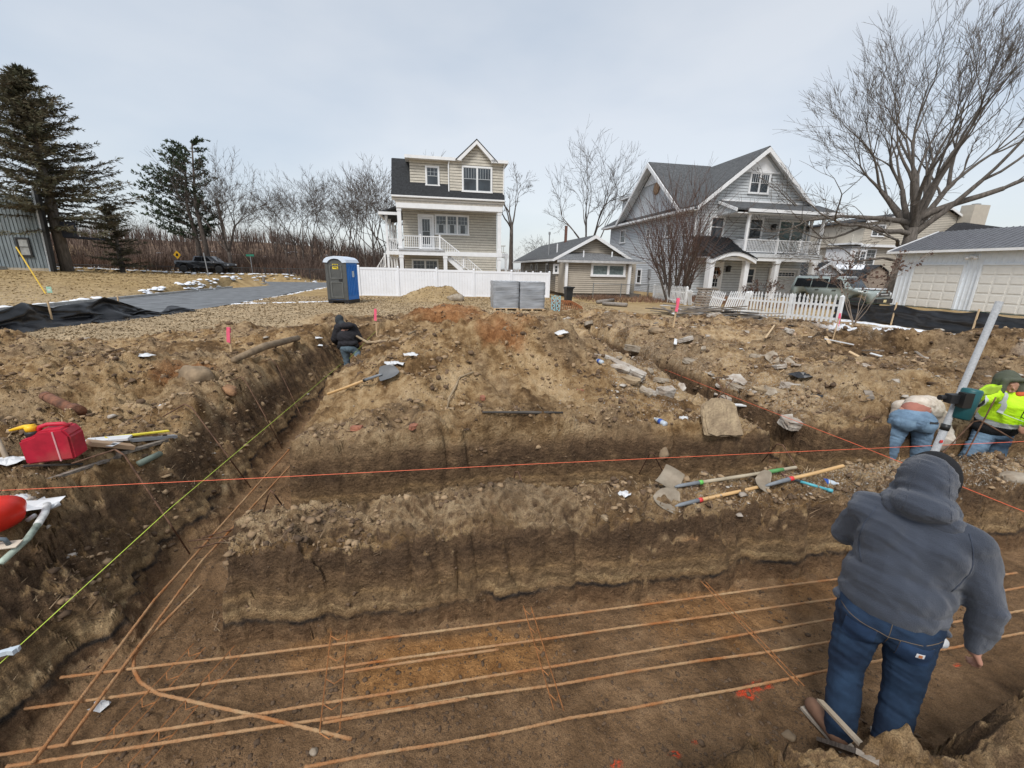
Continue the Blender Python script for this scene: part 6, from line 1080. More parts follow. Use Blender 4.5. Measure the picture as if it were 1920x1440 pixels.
def laid_raw(name, p, q, w, th, mat, lab, cat):
    p, q = Vector(p), Vector(q); c = (p+q)/2; o = single(name, MB().beam(p-c, q-c, w, th), mat, lab, cat, (0, 0, 0)); o.location = c; return o
lying('plastic_pipe', [on((-3.34, 3.38, 0.77), .03), on((-3.36, 3.63, 0.78), .03)], .028, M('grey_green_pvc', (.17, .21, .17), .6), 'short grey-green pipe piece right of the planks', 'pipe')
A_ = on((-4.33, 3.24, 0.82), .0); lying('tool_handle', [A_, A_+Vector((-.33, .2, .42))], .018, M('pale_handle', (.55, .44, .32), .6), 'pale wooden tool handle standing at the left edge', 'tool handle', 10)
def rag(name, p, r, mat, lab, cat, seed, h=.04, n=9, asp=1.):
    random.seed(seed); mb = MB(); k = 12; vs = [(0, 0, h)]
    for i in range(1, 4):
        for j in range(k): q = r*i/3*(1+random.uniform(-.3, .3)); t_ = 2*math.pi*j/k; vs.append((q*math.cos(t_)*asp, q*math.sin(t_), h*(1-i/3.3)+random.uniform(-.4, .6)*h))
    mb.add(vs, [(0, 1+j, 1+(j+1) % k) for j in range(k)]+[(1+i*k+j, 1+(i+1)*k+j, 1+(i+1)*k+(j+1) % k, 1+i*k+(j+1) % k) for i in range(2) for j in range(k)]); o = single(name, mb, mat, lab, cat, (0, 0, 0)); o.location = on(p, .015); return o
PAPER = _M['white_paper']
for i, (p, r, asp, lab, nm) in enumerate((((-4.30, 3.23, 0.81), .09, 1.3, 'torn white paper at the foot of the pale tool handle', 'paper_scrap'), ((-3.40, 2.50, 0.91), .15, 1.6, 'white printed plastic sack at the left edge', 'plastic_sack'), ((1.01, 3.28, 0.65), .05, 1.3, 'crumpled white wrapper on the near bank left of the shovels', 'wrapper'), ((-2.41, 1.85, -0.01), .035, 1.6, 'small crumpled bag on the left trench floor', 'wrapper'), ((2.02, 4.58, 0.94), .05, 1.1, 'white paper scrap left of the leaning slab', 'paper_scrap'), ((-4.43, 9.37, 0.73), .08, 1.3, 'white scrap left of the man in the black jacket', 'paper_scrap'), ((-4.52, 9.46, 0.93), .08, 1.4, 'white scrap behind the man in the black jacket', 'paper_scrap'), ((-1.33, 5.36, 1.47), .06, 1.6, 'white scrap behind the far shovel', 'paper_scrap'), ((-5.28, 5.81, 1.16), .09, 1.2, 'dirty white scrap on the left heap', 'paper_scrap'), ((13.38, 16.68, 0.71), .16, .9, 'white plastic tub piece beside the fourth stake', 'plastic_piece'), ((0.74, 6.16, 1.62), .10, 1.4, 'pink-white scrap right of the main heap', 'paper_scrap'), ((-4.09, 4.60, 0.98), .05, 1.3, 'pale paper scrap below the big rounded rock', 'paper_scrap'), ((-1.53, 5.24, 1.37), .07, 1.8, 'pale scrap beside the far shovel blade', 'paper_scrap'))):
    rag(nm, p, r, PAPER, lab, nm.replace('_', ' '), 600+i, .03 if r < .1 else .05, asp=asp)
# curved painted pipe, orange bowl and trowel at the left edge
t = thing('painted_pipe', 'white and green paint-chipped bent pipe at the left edge', 'pipe', on((-3.10, 2.12, 0.77), .05)); o_ = t.location.copy(); ORG[0] = o_; pp = [Vector((-2.990, 2.050, 0.840)), Vector((-2.980, 2.200, 0.900)), Vector((-3.020, 2.300, 0.930)), Vector((-3.100, 2.420, 0.940)), Vector((-3.170, 2.500, 0.950))]
part('pipe', MB().tube(pp[:3], .019, 10), M('green_white_paint', (.42, .50, .42), .6, .4, 12), t, True); part('bend', MB().tube(pp[2:], .021, 10), M('chipped_white_paint', (.62, .62, .60), .6, .35, 16), t, True); part('end_piece', MB().tube([Vector((-3.170, 2.500, 0.920)), Vector((-3.140, 2.550, 0.930))], .017, 8), PAPER, t, True)
for nm, px in (('foot', 0),): part('end_piece', MB().tube([Vector((-3.210, 2.400, 0.890)), Vector((-3.170, 2.420, 0.920))], .014, 8), PAPER, t, True)
t = single('bowl', MB().lathe([(.05, 0), (.13, .05), (.15, .13), (.145, .13), (.12, .06), (.04, .015)], 24), M('red_plastic', (.80, .035, .02), .35), 'bright red plastic bowl cut off by the left edge', 'bowl', (0, 0, 0), smooth=True); t.location = Vector((-3.150, 2.200, 0.970)); t.rotation_euler = (-.5, -.9, 0)
t = thing('float_trowel', 'plastering float with grey handle lying below the red bowl', 'trowel', Vector((-3.020, 2.120, 0.910)), .25); ORG[0] = Vector((0, 0, 0)); t.rotation_euler.x = .2; part('board', MB().box(-.12, .07, -.03, .03, 0, .006), M('pale_board', (.58, .50, .40), .7), t); part('handle', MB().tube([(-.06, 0, .004), (-.05, 0, .05), (-.02, 0, .06), (.015, 0, .05), (.02, 0, .004)], .012, 8), M('grey_handle', (.13, .16, .18), .5), t, True)
# ---- shovels
ASHW = M('ash_handle', (.60, .38, .17), .5, .12, 4, stretch=(1, 1, 8), dirt=.15); ASHD = M('muddy_handle', (.42, .36, .26), .8, .2, 5); STL = M('muddy_steel', (.36, .31, .24), .6, .35, 6, metal=.2, col2=(.20, .16, .115)); GRY = M('grey_socket', (.22, .24, .26), .5); 
def shovel(lab, blade, joint, tip, kind, col, handle, grip=None, w=.12, blen=.28, r=.016, group='digging shovels', blade_mat=None):
    """blade: far end of the blade, joint: where the socket starts, tip: end of the handle (world)"""
    B_, J_, E_ = Vector(blade), Vector(joint), Vector(tip); t = thing('shovel', lab, 'shovel', J_, group=group); ORG[0] = J_; d = (E_-J_).normalized(); up = Vector((0, 0, 1)); s = d.cross(up).normalized(); n = s.cross(d); bd = (B_-J_).normalized(); tc_ = (Vector((0, 0, 2.57))-J_).normalized(); bs = bd.cross((tc_*.7+up*.6).normalized()).normalized(); bn = bs.cross(bd)
    if kind == 'round': out_ = [(0, .35), (.06, .85), (.12, 1.), (.3, 1.), (.6, .93), (.8, .7), (.93, .38), (1., .05)]
    else: out_ = [(0, .35), (.03, .95), (.06, 1.), (.3, 1.), (.6, .99), (.8, .985), (.97, .98), (1., .93)]
    L = (B_-J_).length; mb = MB(); cols = 7; vs = []
    for (f, ww) in out_:
        for c in range(cols): u = (c/(cols-1)-.5)*2; curve = .035*(u*u)*ww+.03*math.sin(f*2.2); vs.append(J_+bd*L*f+bs*u*ww*w+bn*(curve+(.012 if abs(u) > .9 and kind == 'flat' else 0)))
    top = [v+bn*.004 for v in vs]; nf = [(i*cols+c, i*cols+c+1, (i+1)*cols+c+1, (i+1)*cols+c) for i in range(len(out_)-1) for c in range(cols-1)]; mb.add(vs+top, nf+[tuple(q+len(vs) for q in f[::-1]) for f in nf]); part('blade', mb, blade_mat or STL, t, True)
    S1 = J_+d*.20+n*.01; part('socket', MB().tube([J_-d*.05+bn*.015, J_+bn*.02, S1], [.008, .016, r+.003], 10), GRY, t, True); part('band', MB().tube([S1, S1+d*.035], r+.0045, 10), col, t, True); h = part('handle', MB().tube([S1+d*.036, S1.lerp(E_, .5)+Vector((0, 0, -.004)), E_-d*.01, E_], [r, r, r, r*.7], 10), handle, t, True)
    if grip: part('grip', MB().tube([E_-d*.32, E_-d*.16], r+.003, 10), grip, t, True)
GRN = M('green_tape', (.14, .50, .10), .5); RDT = M('red_tape', (.65, .05, .05), .5)
up_ = lambda p, dz: tuple(Vector(p)+Vector((0, 0, dz)))
shovel('square-nosed muddy shovel with green band lying on the near bank', up_((1.39, 3.48, 0.65), .10), up_((1.53, 3.36, 0.64), .07), up_((2.78, 3.68, 0.68), .09), 'flat', GRN, ASHD, M('green_grip', (.10, .30, .10), .6), .105)
shovel('round-point shovel with red band lying below the square-nosed one', up_((1.24, 3.21, 0.63), .05), up_((1.45, 3.14, 0.60), .05), up_((2.64, 3.54, 0.66), .05), 'round', RDT, ASHW, None, .11)
shovel('round-point shovel with long yellow handle pointing at the workers', up_((2.28, 3.50, 0.66), .06), up_((2.39, 3.44, 0.64), .06), up_((3.120, 3.550, 0.860), 0), 'round', RDT, ASHW, None, .11, r=.017)
shovel('dull shovel lying on the ground in front of the main heap', up_((-1.41, 5.04, 1.25), .04), up_((-1.66, 5.00, 1.19), .06), up_((-2.42, 5.19, 0.89), .05), 'round', lt, ASHW, None, .11, r=.018, group=None, blade_mat=M('dull_blue_steel', (.14, .145, .15), .6, metal=.2))
A_ = Vector(up_((2.60, 3.58, 0.67), .05)); B_ = Vector(up_((2.97, 3.43, 0.62), .04)); t = thing('hammer', 'small hammer with teal handle beside the shovels', 'hammer', A_); ORG[0] = A_; d = (B_-A_).normalized(); part('head', MB().obox(A_+Vector((0, 0, .01)), (.035, .12, .035), Matrix.Rotation(math.atan2(d.y, d.x)+.3, 3, 'Z')), M('hammer_head', (.16, .08, .06), .6), t); part('handle', MB().tube([A_, A_.lerp(B_, .35)], .012, 8), M('dark_grip', (.10, .13, .14), .5), t, True); part('grip', MB().tube([A_.lerp(B_, .35), A_.lerp(B_, .9)], .014, 8), M('teal_grip', (.10, .42, .50), .5), t, True); part('end_cap', MB().tube([A_.lerp(B_, .9), B_], .018, 10), _M['teal_grip'], t, True)
def bottle(lab, p, an, cover=M('clear_pet', (.55, .62, .68), .12, .25, 6, spec=.8)):
    t = thing('water_bottle', lab, 'water bottle', on(p, .03), an, 'discarded water bottles'); Mx = Matrix.Rotation(R_(90), 3, 'Y'); ORG[0] = Vector((0, 0, 0))
    prof = [(.03, 0), (.032, .01)]+[(.032-.002*(i % 2), .02+i*.01) for i in range(12)]+[(.026, .155), (.013, .18), (.012, .185)]; part('bottle', MB().lathe(prof, 14, (-.1, 0, 0), Mx), cover, t, True); part('label', MB().lathe([(.0328, .06), (.0328, .11)], 14, (-.1, 0, 0), Mx), M('blue_label', (.03, .10, .45), .4), t, True); part('cap', MB().lathe([(.014, .186), (.014, .2)], 10, (-.1, 0, 0), Mx), PAPER, t, True)
bottle('clear water bottle with blue label lying beside the shovel handles', (3.07, 3.64, 0.66), -.35); bottle('clear water bottle with blue label on the middle bank left of the leaning slab', (1.73, 4.54, 0.91), 1.9); bottle('distant small bottle at the head of the right trench', (1.29, 6.06, 1.23), 1.9)
for i, (p, q, m, lab) in enumerate((((4.65, 6.52, 0.94), (4.71, 6.37, 0.90), lt, 'crumpled black bag on the right bank'), ((4.59, 5.98, 0.79), (4.71, 5.96, 0.80), lt, 'small black rubber piece on the right bank'))): rag('black_bag', p, .12-.04*i, BLK, lab, 'bag', 700+i, .06, asp=1.5)
laid('plank', (7.72, 9.02, 0.93), (7.75, 8.61, 0.96), .10, .03, OLDW, 'short dark plank on the far right heap', 'plank', .06); laid('plank', (5.26, 5.91, 0.90), (5.18, 5.73, 0.84), .10, .02, OLDW, 'short tan plank end above the bending worker', 'plank', .04); laid('batten', (6.11, 9.98, 0.91), (7.64, 12.18, 0.80), .04, .03, WOOD, 'pale batten sticking out of the right heap', 'batten', .12); laid('plank', (7.27, 9.64, 1.09), (7.78, 9.40, 1.02), .06, .02, PAPER, 'white strip on the rubble before the picket fence', 'plank', .05); laid('plank', (8.97, 13.53, 0.97), (10.37, 13.86, 0.84), .08, .03, BLK, 'black edging pipe by the picket fence', 'pipe', .05)
t = laid_raw('plank', (1.59, 1.60, 0.50), (1.47, 1.14, 0.74), .028, .012, M('pale_split_wood', (.62, .50, .36), .7, .25, 6), 'thin split piece of wood in front of the man in the hoodie', 'plank'); t.location = (Vector((1.59, 1.60, 0.50))+Vector((1.47, 1.14, 0.74)))/2
laid('plank', (1.82, 1.74, -0.01), (1.42, 1.18, 0.70), .07, .02, OLDW, 'weathered board end at the bottom of the picture', 'plank', .02)
laid('paint_marked_root', (0.74, 2.91, 0.60), (0.77, 2.86, 0.58), .02, .02, rt, 'torn root hanging from the near bank', 'root', .03)
# ---- measuring rod and receiver
P0, P1 = Vector((3.150, 2.750, 2.430)), Vector((2.960, 2.680, 1.380)); P2 = P0+(P1-P0)*((P0.z-.04)/(P0.z-P1.z)); t = thing('measuring_rod', 'tall grey measuring rod with a teal laser receiver clamped on', 'measuring rod', P2); ORG[0] = P2; PM = M('speckled_grey_tube', (.35, .36, .37), .7, .15, 90)
part('tube', MB().tube([P2, P0], .0195, 14), PM, t, True); part('tube', MB().tube([P2, P0.lerp(P1, .80)], .022, 14), PM, t, True); part('collar', MB().tube([P0.lerp(P1, .79), P0.lerp(P1, .83)], .025, 14), lt, t, True); part('sticker', MB().obox(P0.lerp(P1, .90)+Vector((-.012, -.024, 0)), (.018, .006, .018)), M('red_sticker', (.7, .05, .05), .5), t)
C_ = Vector((3.070, 2.680, 1.760)); rc = part('receiver', MB().lathe([(.05, -.11), (.055, -.10), (.057, .09), (.05, .10)], 18, C_, Matrix.Rotation(.12, 3, 'Y')), M('teal_plastic', (.012, .085, .095), .4), t, True); part('clamp', MB().obox(C_+Vector((-.05, -.03, .03)), (.06, .05, .10)), lt, t); part('bracket', MB().obox(Vector((2.980, 2.680, 1.790)), (.09, .05, .06)), _M['black_plastic'], t); part('knob', MB().lathe([(.018, -.02), (.018, .02)], 10, Vector((2.920, 2.700, 1.790)), Matrix.Rotation(R_(90), 3, 'Y')), _M['black_plastic'], t)
# ---- street furniture, left
lawnz = lambda x, y: land1(x, y, False)
t = thing('utility_pole', 'weathered leaning wooden utility pole beyond the pine', 'pole', (-35.6, 54, lawnz(-35.6, 54))); ORG[0] = Vector((0, 0, 0)); part('pole', MB().tube([(0, 0, -.2), (-.5, 0, 8.6)], [.16, .12], 8), M('pole_wood', (.30, .24, .19), .9, .2, 5), t, True); part('guy_wire', MB().tube([(-.3, 0, 5.5), (3.4, -.5, 0)], .03, 4), M('guy', (.45, .33, .20), .7), t)
t = thing('warning_sign', 'yellow diamond warning sign in front of the scrub bank', 'sign', (-37.5, 48, lawnz(-37.5, 48))); part('post', MB().box(-.03, .03, 0, .04, -.1, 1.9), lt, t); part('plate', MB().prism([(0, -.02, 1.4), (.42, -.02, 1.85), (0, -.02, 2.3), (-.42, -.02, 1.85)], (0, .015, 0)), M('sign_yellow', (.80, .45, .03), .5), t); part('symbol', MB().box(-.12, .12, -.03, -.021, 1.7, 2.0), lt, t)
t = thing('street_name_sign', 'small green street sign on a thin post beyond the bare rounded tree', 'sign', (-30.0, 49, lawnz(-30, 49))); part('post', MB().box(-.03, .03, 0, .04, -.1, 2.0), _M['grey_metal'], t); part('plate', MB().box(-.45, .45, -.02, -.001, 1.9, 2.12), M('sign_green', (.03, .20, .13), .5), t)
t = thing('guy_wire_guard', 'long slanting yellow guy-wire guard on the left lawn', 'guy wire', (-20.5, 19.5, lawnz(-20.5, 19.5))); q = Vector((-25.330, 22.000, 3.140)); b_ = Vector((-23.79, 21.39, 0.88)); t.location = b_; ORG[0] = b_; part('guard', MB().tube([b_, q], .03, 6), M('yellow_guard', (.75, .50, .06), .5), t); part('guy_wire', MB().tube([q, q+(q-b_)*3], .01, 4), lt, t)
t = thing('lawn_sign', 'little pale green marker sign at the foot of the yellow guy guard', 'sign', (-23.35, 21.21, 0.85)); ORG[0] = Vector((0, 0, 0)); part('post', MB().box(-.02, .02, 0, .03, -.05, .3), WOOD, t); part('plate', MB().box(-.13, .13, -.015, -.001, .10, .40), M('pale_green_sign', (.30, .52, .42), .5), t); part('print', MB().box(-.07, .07, -.018, -.016, .2, .28), PAPER, t)
lg = M('driftwood', (.30, .26, .22), .9, .3, 4)
for i, (px, h) in enumerate(((-33.2, .8), (-32.3, .7), (-26.2, .75), (-28.3, .5), (-34.8, .6))): p = (px, 44.5+.4*(i % 2), lawnz(px, 44.5)); o = single('timber_bollard', MB().tube([(0, 0, -.2), (.03, 0, h)], .13, 8), lg, ['short driftwood post at the right end of the parked pickup', 'stubby driftwood post below the two-trunked pine', 'outermost timber post beside the road edge, roped', 'low timber post near the roots of the bare rounded tree', 'leaning timber post by the pickup bed'][i], 'post', (0, 0, 0)); o.location = p
laid('timber_edging', (-33.5, 44.2, 0), (-26.5, 42.6, 0), .3, .14, lg, 'long pale driftwood edging in front of the parked pickup', 'timber edging', .05)
for k in range(1): t = single('thin_signpost', MB().tube([(0, 0, -.1), (-.1, 0, 1.9)], .04, 6), _M['grey_metal'], 'thin grey leaning post at the lawn corner by the road', 'post', (0, 0, 0)); t.location = (-25.8, 36, lawnz(-25.8, 36))
# ---- vehicles
def wheel(t, x, y, r=.38, w=.24):
    Mx = Matrix.Rotation(R_(90), 3, 'X'); wh = part('wheel', MB().lathe([(r*.62, -w/2), (r*.95, -w/2), (r, -w*.3), (r, w*.3), (r*.95, w/2), (r*.62, w/2)], 22, (x, y, r), Mx), M('tyre_rubber', (.02, .02, .02), .8), t, True)
    part('rim', MB().lathe([(r*.2, -w*.40), (r*.60, -w*.46), (r*.60, w*.46), (r*.2, w*.40)], 10, (x, y, r), Mx), M('alloy', (.25, .26, .27), .35, metal=.6), wh, True)
def vehicle(name, label, loc, rz, L, Wd, side, glassp, paint, pickup=False, scale=1.):
    t = thing(name, label, 'car' if not pickup else 'pickup truck', loc, rz); ORG[0] = Vector((0, 0, 0)); me = MB().prism([(x, -Wd/2, z) for x, z in side], (0, Wd, 0)).mesh('body'); bm = bmesh.new(); bm.from_mesh(me)
    for v in bm.verts:
        if v.co.z > 1.1: v.co.y *= 1-.14*(v.co.z-1.1)/.7
    bmesh.ops.bevel(bm, geom=bm.edges[:], offset=.045, segments=2, affect='EDGES', clamp_overlap=True); bm.to_mesh(me); bm.free(); link(me, 'body', paint, t, True)
    for s in (-1, 1):
        for gp in glassp:
            pts = [(x, s*(Wd/2*(1-.14*max(0, z-1.1)/.7)+.006), z) for x, z in gp]; part('side_window', MB().prism(pts, (0, s*.006, 0)), M('tinted_glass', (.008, .009, .010), .18, .3, 2, spec=.25), t)
    return t
HG = M('sage_grey_paint', (.27, .32, .31), .3, .04, 2, coat=.6)
side = [(-2.15, .45), (-1.85, .42), (-1.8, .75), (-1.55, .92), (-1.2, .92), (-.95, .75), (-.9, .42), (.95, .42), (1.0, .75), (1.25, .92), (1.6, .92), (1.85, .75), (1.9, .42), (2.2, .45), (2.22, .95), (2.15, 1.12), (1.05, 1.22), (.60, 1.80), (-2.0, 1.82), (-2.12, 1.15)]
t = vehicle('suv', 'sage-grey boxy off-roader dusted with snow behind the picket fence', (18.9, 24.9, .70), R_(-62), 4.4, 1.9, side, [[(-1.95, 1.22), (-1.05, 1.22), (-1.05, 1.70), (-1.88, 1.70)], [(-1.0, 1.22), (-.15, 1.22), (-.15, 1.70), (-1.0, 1.70)], [(-.10, 1.22), (.78, 1.22), (.45, 1.70), (-.10, 1.70)]], HG)
for x in (-1.38, 1.42):
    for y in (-.85, .85): wheel(t, x, y)
part('windscreen', MB().prism([(1.04, -.80, 1.26), (1.04, .80, 1.26), (.66, .72, 1.76), (.66, -.72, 1.76)], (.012, 0, .012)), GLASS, t); part('hood_snow', MB().box(1.2, 2.0, -.8, .8, 1.20, 1.235).box(-1.9, .5, -.7, .7, 1.82, 1.85), SNOW, t)
part('grille', MB().box(2.21, 2.25, -.62, .62, .84, 1.06), lt, t); part('lettering', (lambda m: [m.box(2.25, 2.256, -.36+i*.12, -.29+i*.12, .92, .98) for i in range(7)] and m)(MB()), PAPER, t); part('bumper', MB().box(2.18, 2.34, -.9, .9, .48, .72), _M['black_plastic'], t); part('licence_plate', MB().box(2.345, 2.35, -.16, .16, .54, .68), M('cream_plate', (.72, .62, .35), .5), t)
for s in (-1, 1): part('headlight', MB().lathe([(.10, 0), (.10, .03), (.05, .045)], 14, (2.23, s*.72, .95), Matrix.Rotation(R_(90), 3, 'Y')), M('lamp_glass', (.65, .68, .70), .15), t, True); part('door_handle', MB().box(-.75, -.55, s*.955-.01, s*.955+.01, 1.06, 1.10).box(.15, .35, s*.955-.01, s*.955+.01, 1.06, 1.10), lt, t); part('roof_rail', MB().box(-1.8, .3, s*.72-.02, s*.72+.02, 1.86, 1.90), lt, t)
DT = M('dark_truck_paint', (.018, .020, .024), .3, .1, 2, coat=.7); side = [(-2.9, .55), (-2.45, .5), (-2.4, .8), (-2.2, .98), (-1.75, .98), (-1.55, .8), (-1.5, .5), (1.3, .5), (1.35, .8), (1.6, .98), (2.0, .98), (2.2, .8), (2.25, .5), (2.75, .55), (2.75, 1.05), (1.35, 1.22), (.75, 1.80), (-.75, 1.80), (-.95, 1.28), (-2.9, 1.28)]
t = vehicle('pickup_truck', 'dark pickup parked behind the pine trunks across the street', (-34.8, 48.6, lawnz(-34.8, 48.6)+.02), .05, 5.7, 1.9, side, [[(-.75, 1.26), (.08, 1.26), (.08, 1.68), (-.6, 1.68)], [(.13, 1.26), (1.1, 1.26), (.7, 1.68), (.13, 1.68)]], DT, True)
for x in (-1.97, 1.8):
    for y in (-.85, .85): wheel(t, x, y, .40)
for s in (-1, 1): part('headlight', MB().box(2.7, 2.78, s*.75-.15, s*.75+.15, .85, 1.0), _M['lamp_glass'], t)
# ---- loose clods and stones: nobody could count them
def clods(name, label, n, fr, smin, smax, mat, seed, cond, dens_f=1., sq=.7):
    rg = np.random.default_rng(seed); F = fr[0]*(fr[1]/fr[0])**rg.random(n); U = rg.uniform(-1.35, 1.35, n); x = U*F; y = F; a, b = toab(x, y); ok = cond(a, b); x, y, a, b = x[ok], y[ok], a[ok], b[ok]; z = land(x, y); n = len(x)
    ph = (1+5**.5)/2; ico = np.array([(-1, ph, 0), (1, ph, 0), (-1, -ph, 0), (1, -ph, 0), (0, -1, ph), (0, 1, ph), (0, -1, -ph), (0, 1, -ph), (ph, 0, -1), (ph, 0, 1), (-ph, 0, -1), (-ph, 0, 1)])/1.9
    fc = np.array([(0, 11, 5), (0, 5, 1), (0, 1, 7), (0, 7, 10), (0, 10, 11), (1, 5, 9), (5, 11, 4), (11, 10, 2), (10, 7, 6), (7, 1, 8), (3, 9, 4), (3, 4, 2), (3, 2, 6), (3, 6, 8), (3, 8, 9), (4, 9, 5), (2, 4, 11), (6, 2, 10), (8, 6, 7), (9, 8, 1)])
    s = smin*(smax/smin)**(rg.random(n)**3.2)*np.maximum(1, y/3.2)**.75; k = 12
    V = ico[None]*(1+rg.uniform(-.5, .45, (n, k, 1)))*s[:, None, None]*np.stack([rg.uniform(.7, 1.5, n), rg.uniform(.7, 1.3, n), rg.uniform(.5, .9, n)*sq/.7], -1)[:, None, :]
    an = rg.uniform(0, 6.28, n); c, s_ = np.cos(an)[:, None], np.sin(an)[:, None]; V = np.stack([V[..., 0]*c-V[..., 1]*s_, V[..., 0]*s_+V[..., 1]*c, V[..., 2]], -1)+np.stack([x, y, z+s*.12], -1)[:, None, :]
    f = (fc[None]+np.arange(n)[:, None, None]*k).reshape(-1, 3); me = bpy.data.meshes.new(name); me.vertices.add(n*k); me.vertices.foreach_set('co', V.astype(np.float32).reshape(-1)); me.loops.add(f.size); me.loops.foreach_set('vertex_index', f.reshape(-1).astype(np.int32)); me.polygons.add(len(f)); me.polygons.foreach_set('loop_start', np.arange(0, f.size, 3, dtype=np.int32)); me.polygons.foreach_set('loop_total', np.full(len(f), 3, np.int32)); me.update(calc_edges=True)
    return tag(link(me, name, mat), label, kind='stuff')
intr = lambda a, b: ((b > .8) & (b < 2.72) & (a > -2.3)) | ((a > -2.4) & (a < -1.6) & (b < 12)) | ((b > 3.25) & (b < 4.1) & (a > -2))
up_m = lambda a, b: (dig_zone(a, b) > .4) & ~intr(a, b) & (vn(a*1.4, b*1.4, 5)+.5+.25*vn(a*5, b*5, 6) > .38)
CLA = M('tan_clods', (.42, .30, .18), .95, .4, 2.5, bump=.3, bscale=60, col2=(.18, .115, .065)); CLB = M('dark_clods', (.17, .112, .068), .95, .45, 2.5, bump=.3, bscale=60, col2=(.07, .045, .028))
clods('soil_clods', 'loose tan lumps of soil scattered over the dug ground', 42000, (1.5, 26), .0045, .030, CLA, 11, up_m); clods('soil_clods', 'loose dark lumps of soil scattered over the dug ground', 36000, (1.5, 26), .0045, .030, CLB, 12, up_m)
clods('soil_clods', 'crumbs of earth on the trench floors', 14000, (1.3, 10), .004, .016, CLB, 13, intr)
rubz = lambda a, b: (dig_zone(a, b) > .4) & ~intr(a, b) & (vn(a*.8, b*.8, 15)+.5 > .42) & ((a > 2.2) | (vn(a*2, b*2, 16) > .30))
clods('rubble', 'pale bits of mortar, shell and stone mixed into the soil', 9000, (2.4, 24), .005, .034, SLABW, 14, rubz, sq=.5); clods('rubble', 'pale grit and pebbles along the right banks', 5000, (2.2, 6), .003, .012, SLABW, 15, lambda a, b: (b > 2.75) & (b < 3.3) & (a > 1.2) & (a < 7) | (b > 4.2) & (b < 5.6) & (a > 1.5) & (a < 4), sq=.6)
clods('rubble', 'brick-coloured and tan chips in the far rubble', 1500, (7, 24), .012, .03, M('tan_chips', (.48, .33, .22), .9, .3, 1), 16, lambda a, b: (dig_zone(a, b) > .4) & (a > 4), sq=.4)
random.seed(404)
for i in range(84):
    a_, b_ = (random.uniform(4.4, 14.5), random.uniform(5.2, 15.5)) if i < 44 else (random.uniform(2.3, 3.9), random.uniform(5, 9)) if i < 66 else (random.uniform(4.6, 6.6), random.uniform(4.6, 8)); c = G(a_, b_); L = random.uniform(.12, .5)*(1 if i < 44 else .8)*(.6+c.y/14); m, w_ = random.choice(((OLDW, 'grey'), (WOOD, 'pale'), (white_old, 'white'), (SLABW, 'whitish'), (SLAB, 'tan'))) if i < 44 else random.choice(((SLABW, 'whitish'), (SLAB, 'tan'))); st_ = m in (SLABW, SLAB)
    if st_: o = link(rockmesh(L*.38, L*.25, L*.10, 900+i, 2, .1, True), 'rubble_chunk', m); o.location = on(c, .02); o.rotation_euler = (random.gauss(0, .3), random.gauss(0, .3), random.uniform(0, 6)); tag(o, w_+' broken chunk lying in the rubble of the right half of the plot', 'rubble', 'loose '+w_+' rubble chunks')
    else: o = single('broken_board', MB().box(-L/2, L/2, -.03, .03, -.008, .008), m, w_+' broken board piece lying in the rubble of the right half of the plot', 'board', (0, 0, 0), 'broken '+w_+' board pieces'); o.location = on(c, .04); o.rotation_euler = (random.gauss(0, .2), random.gauss(0, .25), random.uniform(0, 6))
# roots and straw
dry_grass('torn roots and straw on the bank tops', 26000, (-6, 7, 1.1, 14), .06, 17, lambda a, b: up_m(a, b) & (vn(a*2.2, b*2.2, 8) > .0), M('straw_roots', (.42, .31, .19), .9, .4, 3), .0022)
dry_grass('dark fine roots along the trench lips', 20000, (-3.2, 8, 1.1, 5), .07, 18, lambda a, b: (np.abs(b-2.78) < .09) | (np.abs(b-4.22) < .1) | (np.abs(a+2.95) < .15) | ((b < 1.1) & (a > .8)), M('dark_roots', (.22, .15, .09), .9, .4, 3), .0024)
